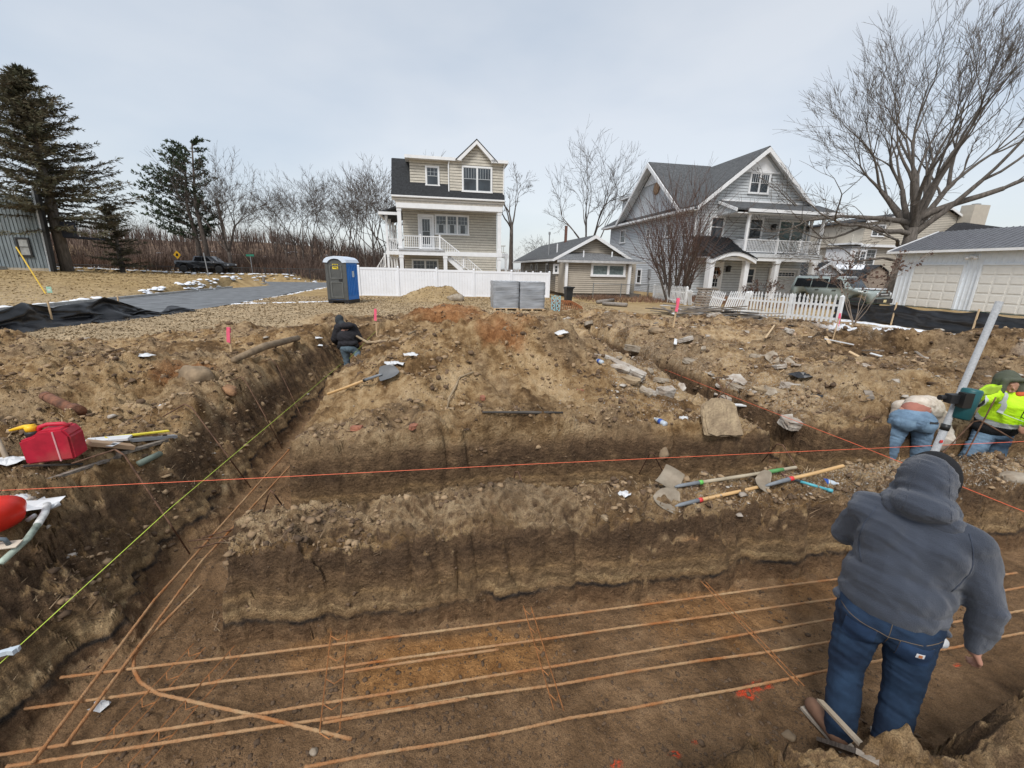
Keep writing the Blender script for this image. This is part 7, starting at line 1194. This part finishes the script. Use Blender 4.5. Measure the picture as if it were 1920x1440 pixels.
# ================================================================== people
from mathutils.bvhtree import BVHTree
def blob(name, prims, mats, parent, org, voxel=.012, smooth=3, wrinkle=0., wsc=.12, seed=1, region=None, wdir=(1, .4, 1.6)):
    mb = MB(); ORG[0] = Vector(org)
    for p in prims:
        if p[0] == 'c': mb.cap(p[1], p[2], p[3], p[4])
        else: mb.ell(p[1], p[2], p[3] if len(p) > 3 else None, 16, 12)
    me = mb.mesh(name, org); o = bpy.data.objects.new(name, me); COL.objects.link(o)
    r = o.modifiers.new('r', 'REMESH'); r.mode = 'VOXEL'; r.voxel_size = voxel; s = o.modifiers.new('s', 'SMOOTH'); s.factor = .6; s.iterations = smooth
    bpy.context.view_layer.update(); dg = bpy.context.evaluated_depsgraph_get(); m2 = bpy.data.meshes.new_from_object(o.evaluated_get(dg)); o.modifiers.clear(); o.data = m2; bpy.data.meshes.remove(me); m2.name = name
    n = len(m2.vertices); co = np.empty(n*3, np.float32); m2.vertices.foreach_get('co', co); co = co.reshape(-1, 3).astype(float)
    if wrinkle:
        no = np.empty(n*3, np.float32); m2.vertex_normals.foreach_get('vector', no); no = no.reshape(-1, 3)
        u = co[:, 0]*wdir[0]+co[:, 1]*wdir[1]+co[:, 2]*.35; v = co[:, 2]*wdir[2]+co[:, 1]*.3+co[:, 0]*.5; f = fbm(u, v, wsc*1.6, 3, seed)*.8-np.abs(fbm(u+.3*v, v, wsc, 3, seed+7))*1.3+.25*fbm(u, v*2, wsc*.3, 2, seed+9)
        co = co+no*(wrinkle*(f+.25))[:, None]; m2.vertices.foreach_set('co', co.astype(np.float32).reshape(-1))
    mats = mats if isinstance(mats, (list, tuple)) else [mats]; m2.materials.clear()
    for m in mats: m2.materials.append(m)
    if region is not None:
        c = np.empty(len(m2.polygons)*3, np.float32); m2.polygons.foreach_get('center', c); c = c.reshape(-1, 3)+np.array(org); m2.polygons.foreach_set('material_index', region(c).astype(np.int32))
    m2.polygons.foreach_set('use_smooth', np.ones(len(m2.polygons), bool)); m2.update(); o.parent = parent; return o
def shell(name, o, org, pts, di, mat, off=.003, th=.0):       # a patch lying on a garment; pts = grid of world start points
    bv = BVHTree.FromPolygons([v.co.copy() for v in o.data.vertices], [tuple(p.vertices) for p in o.data.polygons]); vs = []; miss = set()
    for row in pts:
        for p in row:
            hit = bv.ray_cast(Vector(p)-Vector(org), Vector(di).normalized())
            q = hit[0]+hit[1]*off if hit[0] is not None else Vector(p)-Vector(org)
            if hit[0] is None: miss.add(len(vs))
            vs.append(q+Vector(org))
    nr, nc = len(pts), len(pts[0]); mb = MB().add(vs, [(i*nc+j, i*nc+j+1, (i+1)*nc+j+1, (i+1)*nc+j) for i in range(nr-1) for j in range(nc-1) if not miss & {i*nc+j, i*nc+j+1, (i+1)*nc+j+1, (i+1)*nc+j}]); ORG[0] = Vector(org)
    if not mb.f: return None
    return part(name, mb, mat, o, True)
def hand(wr, pd, sd, n_, L=.185, curl=.5, side=1):
    """palm and five fingers; wr wrist, pd pointing, sd across towards the thumb, n_ palm normal"""
    wr, pd, sd, n_ = Vector(wr), Vector(pd).normalized(), Vector(sd).normalized(), Vector(n_).normalized(); P = []; pl = L*.5
    P.append(('c', wr, wr+pd*.02, .026, .028))
    for k in range(4): b0 = wr+pd*pl+sd*(.034-.023*k); P.append(('c', wr+pd*.01+sd*(.012-.008*k), b0, .017, .0125))
    for k, l in enumerate((.92, 1.0, .94, .74)):
        b0 = wr+pd*pl+sd*(.034-.023*k); l *= L*.46; d1 = (pd+n_*curl*.7).normalized(); d2 = (pd*.7+n_*curl*1.6).normalized(); d3 = (pd*.3+n_*curl*2.2).normalized()
        p1 = b0+d1*l*.45; p2 = p1+d2*l*.32; p3 = p2+d3*l*.25; P += [('c', b0, p1, .0095, .009), ('c', p1, p2, .009, .008), ('c', p2, p3, .008, .0068)]
    t0 = wr+pd*.02+sd*.026; t1 = t0+(pd*.6+sd*.7+n_*.3).normalized()*.042; t2 = t1+(pd*.9+sd*.25+n_*.5).normalized()*.032; P += [('c', t0, t1, .015, .011), ('c', t1, t2, .0105, .0085)]
    return P
SKIN = M('skin', (.52, .27, .19), .5, .08, 20); HOOD = M('slate_blue_fleece', (.050, .061, .086), .95, .2, 3, bump=.5, bscale=260, sheen=.25); DENIM = M('dark_blue_denim', (.022, .052, .105), .9, .4, 5, bump=.3, bscale=300, col2=(.007, .017, .040)); LDEN = M('faded_denim', (.19, .29, .40), .9, .3, 5, bump=.3, bscale=250, col2=(.075, .125, .19)); GDEN = M('grey_blue_denim', (.14, .20, .24), .9, .4, 6, bump=.3, bscale=250, col2=(.06, .085, .11)); BOOT = M('brown_suede', (.20, .11, .07), .9, .2, 10); KNIT = M('black_knit', (.012, .012, .014), .95, .2, 40, bump=.5, bscale=300)
def frame(c, f):
    f = Vector((f[0], f[1], 0)).normalized(); r = Vector((f.y, -f.x, 0)); c = Vector((c[0], c[1], 0)); return lambda a, b, z: c+r*a+f*b+Vector((0, 0, z))
# ---- the man in the hoodie
P = frame((2.045, 1.83), (.62, .78)); rvv = Vector((.78, -.62, 0)); fv = Vector((.62, .78, 0)); og = Vector((2.0, 1.75, 0)); Mr = Matrix((rvv, fv, Vector((0, 0, 1)))).transposed()
man = thing('person', 'broad man seen from behind in slate blue hooded sweatshirt and dark blue jeans', 'person', og)
lh, rh = P(-.10, -.02, .86), P(.10, -.02, .86); lk, rk = P(-.105, -.05, .47), P(.13, -.04, .47); la, ra = P(-.07, -.15, .12), P(.135, -.13, .12)
ls, rs_ = P(-.185, .02, 1.375), P(.19, .0, 1.36); le, re = P(-.245, .15, 1.13), P(.315, -.02, 1.08); lw, rw = P(-.12, .36, 1.12), P(.33, .03, .80)
hd = P(.0, .085, 1.57)
body = [('c', lh, lk, .085, .055), ('c', lk, la, .055, .04), ('c', rh, rk, .085, .055), ('c', rk, ra, .055, .04), ('e', P(0, 0, .92), (.15, .10, .12), Mr), ('e', P(0, .02, 1.12), (.15, .10, .2), Mr), ('e', P(0, .02, 1.3), (.16, .10, .14), Mr), ('c', ls, rs_, .06, .06), ('c', ls, le, .05, .04), ('c', le, lw, .038, .028), ('c', rs_, re, .05, .04), ('c', re, rw, .038, .028),
        ('c', P(0, .03, 1.38), P(0, .07, 1.52), .06, .055), ('e', hd, (.075, .095, .115), Mr), ('c', hd+fv*.085+Vector((0, 0, -.01)), hd+fv*.105+Vector((0, 0, -.03)), .012, .015), ('e', hd+rvv*.078, (.012, .022, .032), Mr), ('e', hd-rvv*.078, (.012, .022, .032), Mr), ('c', la, la-Vector((0, 0, .05)), .035, .035), ('c', ra, ra-Vector((0, 0, .05)), .035, .035)]
body += hand(rw, (rw-re)*.6+Vector((.16, .0, -.10)), fv*.8-Vector((0, 0, .1)), fv*.2-rvv, curl=.35)+hand(lw, fv-rvv*-.5, Vector((0, 0, 1)), rvv, curl=.6)
blob('body', body, SKIN, man, og, .0068, 2)
jeans = blob('jeans', [('e', P(0, -.025, .85), (.205, .155, .14), Mr), ('e', P(-.085, -.07, .80), (.115, .105, .13), Mr), ('e', P(.085, -.07, .80), (.115, .105, .13), Mr), ('c', lh, lk, .118, .086), ('c', lk, la+Vector((0, 0, .02)), .084, .076), ('c', rh, rk, .118, .086), ('c', rk, ra+Vector((0, 0, .02)), .084, .078), ('c', la, la-Vector((0, 0, .03)), .074, .074), ('c', ra, ra-Vector((0, 0, .03)), .076, .076)], DENIM, man, og, .0085, 3, .0085, .10, 21, wdir=(1.3, .6, 1.5))
hood = blob('hoodie', [('e', P(0, -.0, .93), (.235, .185, .13), Mr), ('e', P(0, .01, 1.04), (.24, .195, .2), Mr), ('e', P(0, .0, 1.20), (.235, .165, .22), Mr), ('e', P(-.10, -.04, 1.28), (.13, .11, .14), Mr), ('e', P(.10, -.04, 1.28), (.13, .11, .14), Mr), ('c', ls, rs_, .10, .10), ('c', ls, le, .088, .070), ('c', le, lw, .07, .055), ('c', rs_, re, .094, .074), ('c', re, rw+(re-rw)*.16, .076, .054), ('c', rw+(re-rw)*.22, rw+(re-rw)*.05, .05, .047), ('c', P(-.06, .02, 1.42), P(.06, .02, 1.42), .085, .085),
    ('c', P(-.21, -.03, .86), P(.21, -.03, .86), .03, .03)], HOOD, man, og, .0085, 2, .027, .17, 33, wdir=(1.1, .5, .8))
hm = [('e', hd+Vector((0, 0, .005))-fv*.012, (.118, .128, .150), Mr), ('e', P(0, -.03, 1.50), (.128, .10, .075), Mr), ('c', P(-.10, -.01, 1.455), P(.10, -.03, 1.44), .052, .055), ('c', P(-.115, .03, 1.47), P(-.09, .12, 1.50), .04, .035), ('c', P(.115, .03, 1.46), P(.09, .12, 1.49), .04, .035)]
hp_ = blob('hood', hm, HOOD, man, og, .0075, 3, .012, .08, 37); blob('knit_cap', [('e', hd+fv*.035+Vector((0, 0, .022))+rvv*.022, (.112, .115, .142), Mr)], KNIT, man, og, .01, 2)
sm0 = [Vector((hd.x, hd.y, 0))+Vector((0, 0, 1.60))]
def along(o, org, pts, di, r, mat, name='seam'):
    bv = BVHTree.FromPolygons([v.co.copy() for v in o.data.vertices], [tuple(p.vertices) for p in o.data.polygons]); q = []
    for p in pts:
        h = bv.ray_cast(Vector(p)-Vector(org), Vector(di).normalized())
        if h[0] is not None: q.append(h[0]+Vector(org)+h[1]*r*.3)
    if len(q) > 1: ORG[0] = Vector(org); part(name, MB().tube(q, r, 5), mat, o, True)
THR = M('copper_thread', (.16, .115, .07), .8); back = lambda a, z: P(a, -.6, z)
along(jeans, og, [back(.0, .90-.02*i) for i in range(11)], fv, .0018, THR); along(jeans, og, [back(-.2+.02*i, .845-.0*i-.035*(1-abs(i-10)/10)) for i in range(21)], fv, .0018, THR)
along(hood, og, [back(-.215+.0215*i, .865+.0*i) for i in range(21)], fv, .0035, M('slate_rib', (.05, .062, .09), .95)); along(hp_, og, [P(.05+.004*i, -.5, 1.70-.022*i) for i in range(11)], fv, .0022, HOOD)
for s in (-1, 1): along(hood, og, [P(s*(.165+.035*math.sin(i/12*3.1)), -.6, 1.43-.30*i/12) for i in range(13)], fv, .0028, M('slate_rib', (.05, .062, .09), .95))
along(hp_, og, [P(-.05-.003*i, -.5, 1.70-.022*i) for i in range(11)], fv, .0022, HOOD)
for s, nm in ((1, 'right'), (-1, 'left')):
    grid = [[back(s*(.045+.125*j/6), .815-.115*i/6-(.014*(1-abs(j-3)/3) if i == 6 else 0)) for j in range(7)] for i in range(7)]; pk = shell('pocket', jeans, og, grid, fv, M('denim_pocket', (.024, .058, .13), .9, .4, 8, bump=.3, bscale=300, col2=(.010, .025, .06)), .004)
    edge = [back(s*.045, .815-.019*i) for i in range(7)]+[back(s*(.045+.0208*j), .70-.014*(1-abs(j-3)/3)) for j in range(7)]+[back(s*.17, .70+.019*i) for i in range(7)]; along(jeans, og, edge, fv, .0018, THR)
g_ = [[back(.108+.030*j/2, .788-.024*i/2) for j in range(3)] for i in range(3)]; shell('label_patch', jeans, og, g_, fv, PAPER, .0065); g_ = [[back(.117+.012*j/2, .783-.014*i/2) for j in range(3)] for i in range(3)]; shell('label_mark', jeans, og, g_, fv, M('rust_print', (.45, .16, .06), .7), .0085)
for A_, s in ((la, -1), (ra, 1)): blob('boot', [('c', A_+Vector((0, 0, .02)), A_-Vector((0, 0, .05))-fv*.01, .060, .056), ('c', A_-Vector((0, 0, .045))-fv*.03, A_-Vector((0, 0, .055))+(fv if s > 0 else (fv*.6-rvv*.8))*.15, .052, .046)], BOOT, man, og, .009, 2); ORG[0] = og; part('sole', MB().obox(A_+(fv if s > 0 else (fv*.6-rvv*.8))*.06-Vector((0, 0, .098)), (.10, .25, .018), Matrix.Rotation(0 if s > 0 else .93, 3, 'Z')@Mr), M('pale_sole', (.38, .33, .27), .8), man)
blob('shirt_hem', [('c', P(.20, -.0, .775), P(.225, .03, .765), .03, .03)], PAPER, man, og, .01, 1)
# ---- the man in the black jacket, in the far left trench
og = Vector((-4.05, 10.1, .05)); man = thing('person', 'man in black hooded jacket and grey-blue jeans bending down in the far left trench', 'person', og); Q = frame((-4.07, 10.1), (-.25, 1)); Mq = Matrix((Vector((.97, .24, 0)), Vector((-.24, .97, 0)), Vector((0, 0, 1)))).transposed()
lh, rh = Q(-.09, 0, .60), Q(.09, 0, .60); lk, rk = Q(-.06, .03, .32), Q(.20, .02, .47); la, ra = Q(-.06, -.04, .10), Q(.22, -.22, .30); sh_ = lambda a: Q(a-.04, .16, 1.08); hd = Q(-.19, .30, 1.24)
body = [('c', lh, lk, .08, .055), ('c', lk, la, .055, .04), ('c', rh, rk, .08, .055), ('c', rk, ra, .055, .04), ('c', la, la+Vector((0, .13, -.05)), .04, .035), ('c', Q(0, .02, .68), Q(-.04, .14, 1.0), .13, .14), ('c', sh_(-.17), sh_(.17), .06, .06), ('c', sh_(-.19), Q(-.30, .16, .80), .05, .04), ('c', Q(-.30, .16, .80), Q(-.24, .34, .62), .04, .03), ('c', sh_(.19), Q(.24, .20, .80), .05, .04), ('c', Q(.24, .2, .80), Q(.2, .4, .7), .04, .03), ('c', sh_(-.05), hd, .055, .055), ('e', hd, (.075, .09, .11), Mq)]+hand(Q(-.24, .34, .62), (0, .4, -1), (1, 0, 0), (0, 1, 0))+hand(Q(.2, .4, .7), (0, .5, -1), (-1, 0, 0), (0, 1, 0))
blob('body', body, SKIN, man, og, .009, 2); BJ = M('black_duck_jacket', (.020, .019, .023), .9, .25, 8, bump=.3, bscale=120)
blob('jeans', [('e', Q(0, -.0, .60), (.19, .15, .13), Mq), ('c', lh, lk, .115, .085), ('c', lk, la, .085, .07), ('c', rh, rk, .115, .09), ('c', rk, ra, .09, .07)], GDEN, man, og, .014, 2, .016, .1, 41)
blob('jacket', [('e', Q(0, .03, .72), (.245, .18, .10), Mq), ('e', Q(-.01, .08, .86), (.25, .19, .2), Mq), ('c', sh_(-.16), sh_(.16), .12, .12), ('c', sh_(-.18), Q(-.33, .14, .80), .10, .085), ('c', Q(-.33, .14, .80), Q(-.27, .28, .66), .085, .06), ('c', sh_(.18), Q(.27, .16, .80), .10, .075), ('c', Q(.27, .16, .8), Q(.22, .34, .72), .075, .05)], BJ, man, og, .014, 2, .02, .14, 43)
blob('jacket_hood', [('e', Q(.0, .05, 1.15), (.18, .14, .09), Mq)], BJ, man, og, .014, 2, .012, .1, 44); blob('hood', [('e', hd+Vector((0, -.01, .01)), (.105, .125, .145), Mq), ('c', hd, sh_(-.06)+Vector((0, 0, .06)), .09, .09)], M('charcoal_hood', (.035, .042, .048), .95), man, og, .013, 2, .008, .1, 45); blob('hem_band', [('c', Q(-.19, .0, .645), Q(.19, .0, .655), .075, .075)], KNIT, man, og, .014, 2); blob('boot', [('c', la, la+Vector((-.02, .16, -.05)), .06, .05)], BOOT, man, og, .012, 2); blob('boot', [('c', ra, ra+Vector((.03, .14, -.04)), .055, .05)], PAPER, man, og, .012, 2)
# ---- the bending man in light jeans
og = Vector((5.15, 5.05, 0)); man = thing('person', 'man in light blue jeans and pale tan shirt bending double in the trench', 'person', og); Q = frame((5.13, 5.02), (.30, .95)); Mq = Matrix((Vector((.954, -.301, 0)), Vector((.301, .954, 0)), Vector((0, 0, 1)))).transposed()
lh, rh = Q(-.11, 0, .82), Q(.12, 0, .82); lk, rk = Q(-.15, -.02, .45), Q(.17, .0, .45); la, ra = Q(-.14, 0, .09), Q(.18, .03, .09); ch = Q(.30, .32, .89); s1, s2 = Q(.12, .50, .84), Q(.46, .36, .80); hd = Q(.36, .62, .66)
body = [('c', lh, lk, .09, .06), ('c', lk, la, .06, .045), ('c', rh, rk, .09, .06), ('c', rk, ra, .06, .045), ('c', la, la+Vector((.03, .14, -.04)), .04, .035), ('c', ra, ra+Vector((.03, .14, -.04)), .04, .035), ('e', Q(0, .02, .90), (.155, .12, .11), Mq), ('c', Q(.05, .08, .95), ch, .125, .12), ('c', s1, s2, .07, .07), ('c', s1, Q(.0, .45, .58), .05, .04), ('c', Q(.0, .45, .58), Q(-.02, .38, .38), .04, .03), ('c', s2, Q(.50, .20, .54), .05, .04), ('c', Q(.50, .20, .54), Q(.42, .25, .28), .04, .03), ('c', ch, hd, .06, .06), ('e', hd, (.08, .10, .11), Mq)]+hand(Q(-.02, .38, .38), (0, 0, -1), (1, 0, 0), (0, 1, 0))+hand(Q(.42, .25, .28), (0, 0, -1), (-1, 0, 0), (0, 1, 0))
blob('body', body, SKIN, man, og, .0105, 2); TS = M('pale_check_shirt', (.66, .60, .52), .9, .12, 14, bump=.25, bscale=120, col2=(.46, .38, .30))
jj = blob('jeans', [('e', Q(0, -.03, .83), (.225, .17, .15), Mq), ('e', Q(-.10, -.08, .80), (.13, .12, .13), Mq), ('e', Q(.10, -.08, .80), (.13, .12, .13), Mq), ('c', lh, lk, .125, .095), ('c', lk, la, .095, .08), ('c', rh, rk, .125, .095), ('c', rk, ra, .095, .08)], LDEN, man, og, .012, 2, .013, .09, 51, wdir=(.7, .3, 2.4))
blob('undershirt', [('c', Q(.0, .02, .925), Q(.05, .05, .945), .135, .135)], M('reddish_undershirt', (.36, .15, .11), .9), man, og, .012, 2); blob('belt', [('c', Q(-.06, .0, .925), Q(.08, .0, .935), .168, .168)], KNIT, man, og, .012, 2) if 0 else None
blob('sweatshirt', [('c', Q(.055, .075, .975), ch+Vector((0, 0, .02)), .152, .17), ('c', s1, s2, .11, .115), ('c', s1, Q(.0, .45, .58), .085, .065), ('c', Q(.0, .45, .58), Q(-.02, .38, .42), .065, .05), ('c', s2, Q(.52, .18, .54), .105, .08), ('c', Q(.52, .18, .54), Q(.43, .24, .32), .08, .05), ('c', ch, Q(.30, .50, .76), .10, .08)], TS, man, og, .012, 2, .016, .13, 53)
blob('hair', [('e', hd+Vector((0, .01, .02)), (.09, .11, .105), Mq)], KNIT, man, og, .012, 2); blob('belt', [('c', Q(-.12, -.02, .935), Q(.15, -.02, .955), .10, .10)], KNIT, man, og, .012, 2) if 0 else None
for s in (-1, 1): shell('pocket', jj, og, [[Q(s*(.05+.14*j/5)+.0, -.6, .85-.13*i/5) for j in range(6)] for i in range(6)], Q(0, 1, 0)-Q(0, 0, 0), M('faded_pocket', (.22, .33, .44), .9, .3, 6, bump=.3, bscale=250, col2=(.10, .16, .23)), .005)
shell('phone', jj, og, [[Q(.08+.09*j/2, -.6, .858-.022*i/2) for j in range(3)] for i in range(3)], Q(0, 1, 0)-Q(0, 0, 0), lt, .012)
for A_ in (la, ra): blob('boot', [('c', A_, A_+Vector((.03, .15, -.04)), .055, .048)], BOOT, man, og, .012, 2)
# ---- the man in the lime jacket
F_ = 5.0; og = Vector((5.95, 5.1, 0)); man = thing('person', 'man in lime safety jacket and green hood looking down at the right edge', 'person', og)
hd = Vector((6.170, 5.000, 1.300)); s1, s2 = Vector((6.080, 5.050, 1.180)), Vector((6.500, 5.000, 1.060)); ct = (s1+s2)/2; pv = Vector((6.310, 5.100, 0.670)); lh, rh = pv+Vector((-.09, 0, -.04)), pv+Vector((.11, 0, -.04)); la, ra = Vector((5.98, 5.10, .1)), Vector((6.30, 5.16, .1)); lk, rk = (lh+la)/2+Vector((-.06, -.08, 0)), (rh+ra)/2+Vector((.0, -.1, 0)); I3 = Matrix.Identity(3)
e1 = Vector((5.560, 4.800, 1.150)); w1_ = Vector((5.400, 4.600, 1.300)); e2 = Vector((6.460, 4.800, 0.840)); w2_ = Vector((6.000, 4.550, 0.920))
body = [('c', lh, lk, .09, .06), ('c', lk, la, .06, .045), ('c', rh, rk, .09, .06), ('c', rk, ra, .06, .045), ('c', la, la+Vector((-.02, -.14, -.05)), .04, .035), ('c', ra, ra+Vector((-.02, -.14, -.05)), .04, .035), ('c', pv, ct-Vector((0, 0, .1)), .14, .15), ('c', s1, s2, .07, .07), ('c', s1, e1, .05, .04), ('c', e1, w1_, .04, .03), ('c', s2, e2, .05, .04), ('c', e2, w2_, .04, .03), ('c', ct, hd, .06, .06), ('e', hd, (.08, .095, .115)),
    ('c', hd+Vector((-.03, -.085, 0)), hd+Vector((-.035, -.108, -.025)), .010, .014), ('c', hd+Vector((-.05, -.08, -.06)), hd+Vector((0, -.085, -.06)), .010, .010), ('c', hd+Vector((-.055, -.075, .025)), hd+Vector((.03, -.08, .025)), .012, .012)]
hm_ = hand(w1_, (.35, -.6, .5), (0, 0, 1), (.8, .3, 0)); blob('body', body+hm_+hand(w2_, (-.6, -.4, -.2), (0, 0, 1), (0, .6, .4)), M('tan_skin', (.38, .20, .13), .5, .08, 20), man, og, .0095, 2)
LIME = M('lime_fabric', (.52, .86, .015), .65, .08, 5, bump=.3, bscale=120); REF = M('reflective_band', (.50, .53, .54), .4, .1, 5); ax_ = (pv-ct).normalized()
def reg(c):
    t = (c-np.array(ct))@np.array(ax_); r = np.zeros(len(c)); r[(t > .33)] = 1; r[(t > .265) & (t <= .33)] = 2; d1 = np.linalg.norm(c-np.array(e1), axis=1); side_ = c[:, 0] < s1.x-.04
    p_, q_ = np.array(e2), np.array(w2_); f_ = np.clip((c-p_)@(q_-p_)/((q_-p_)@(q_-p_)), 0, 1); r[np.linalg.norm(c-p_-f_[:, None]*(q_-p_), axis=1) < .115] = 0; r[side_ & (d1 < .11)] = 1; r[side_ & (d1 >= .11) & (d1 < .165)] = 2; return r
jk = blob('jacket', [('e', pv+Vector((0, 0, .03)), (.24, .19, .12)), ('c', pv+Vector((0, -.01, .12)), ct-Vector((0, 0, .08)), .21, .20), ('c', s1, s2, .115, .115), ('c', s1, e1, .105, .09), ('c', e1, w1_+(e1-w1_)*.3, .085, .06), ('c', s2, e2, .105, .09), ('c', e2, w2_+(e2-w2_)*.3, .085, .06)], [LIME, KNIT, REF], man, og, .011, 2, .016, .13, 63, reg)
zp = [ct.lerp(pv, i/10)+Vector((-.02, -.6, 0)) for i in range(0, 10)]; along(jk, og, zp, (0, 1, 0), .006, KNIT, 'zip'); u_ = (s2-s1).normalized()
shell('pocket', jk, og, [[ct+u_*(.10+.10*j/4)+ax_*(.17+.08*i/4)+Vector((0, -.6, 0)) for j in range(5)] for i in range(5)], (0, 1, 0), M('lime_pocket', (.68, .92, .10), .6), .006)
shell('stripe', jk, og, [[s1+u_*(.0+.05*j/2)+ax_*(.30*i/8-.05)+Vector((0, -.6, 0)) for j in range(3)] for i in range(9)], (0, 1, 0), REF, .005)
hm_ = [(q[0], q[1], q[2], q[3]*1.18, q[4]*1.18) for q in hm_]; blob('glove', hm_, M('lime_glove', (.40, .60, .05), .8), man, og, .0075, 1)
gh = M('olive_hood', (.095, .105, .075), .95, .15, 5, bump=.3, bscale=150); bk_ = Vector((.02, .045, .02))
blob('hood', [('e', hd+bk_+Vector((0, 0, .015)), (.125, .125, .155)), ('c', hd+Vector((-.08, -.075, .09)), hd+Vector((.07, -.085, .09)), .027, .027), ('c', hd+Vector((-.105, -.05, .07)), hd+Vector((-.11, -.04, -.07)), .036, .036), ('c', hd+Vector((.10, -.05, .07)), hd+Vector((.11, -.04, -.07)), .036, .036), ('c', ct+Vector((-.06, .02, .10)), ct+Vector((.08, .02, .10)), .085, .085)], gh, man, og, .010, 2, .008, .09, 65)
blob('scarf', [('c', ct+Vector((-.04, -.10, .085)), ct+Vector((.05, -.10, .085)), .035, .035)], M('orange_scarf', (.6, .12, .04), .9), man, og, .01, 2)
blob('jeans', [('e', pv-Vector((0, 0, .04)), (.20, .16, .13)), ('c', lh, lk, .12, .095), ('c', lk, la, .09, .08), ('c', rh, rk, .12, .095), ('c', rk, ra, .09, .08)], LDEN, man, og, .012, 2, .018, .11, 67, wdir=(.7, .3, 2.2))
for A_ in (la, ra): blob('boot', [('c', A_, A_+Vector((-.02, -.15, -.05)), .055, .048)], BOOT, man, og, .012, 2)
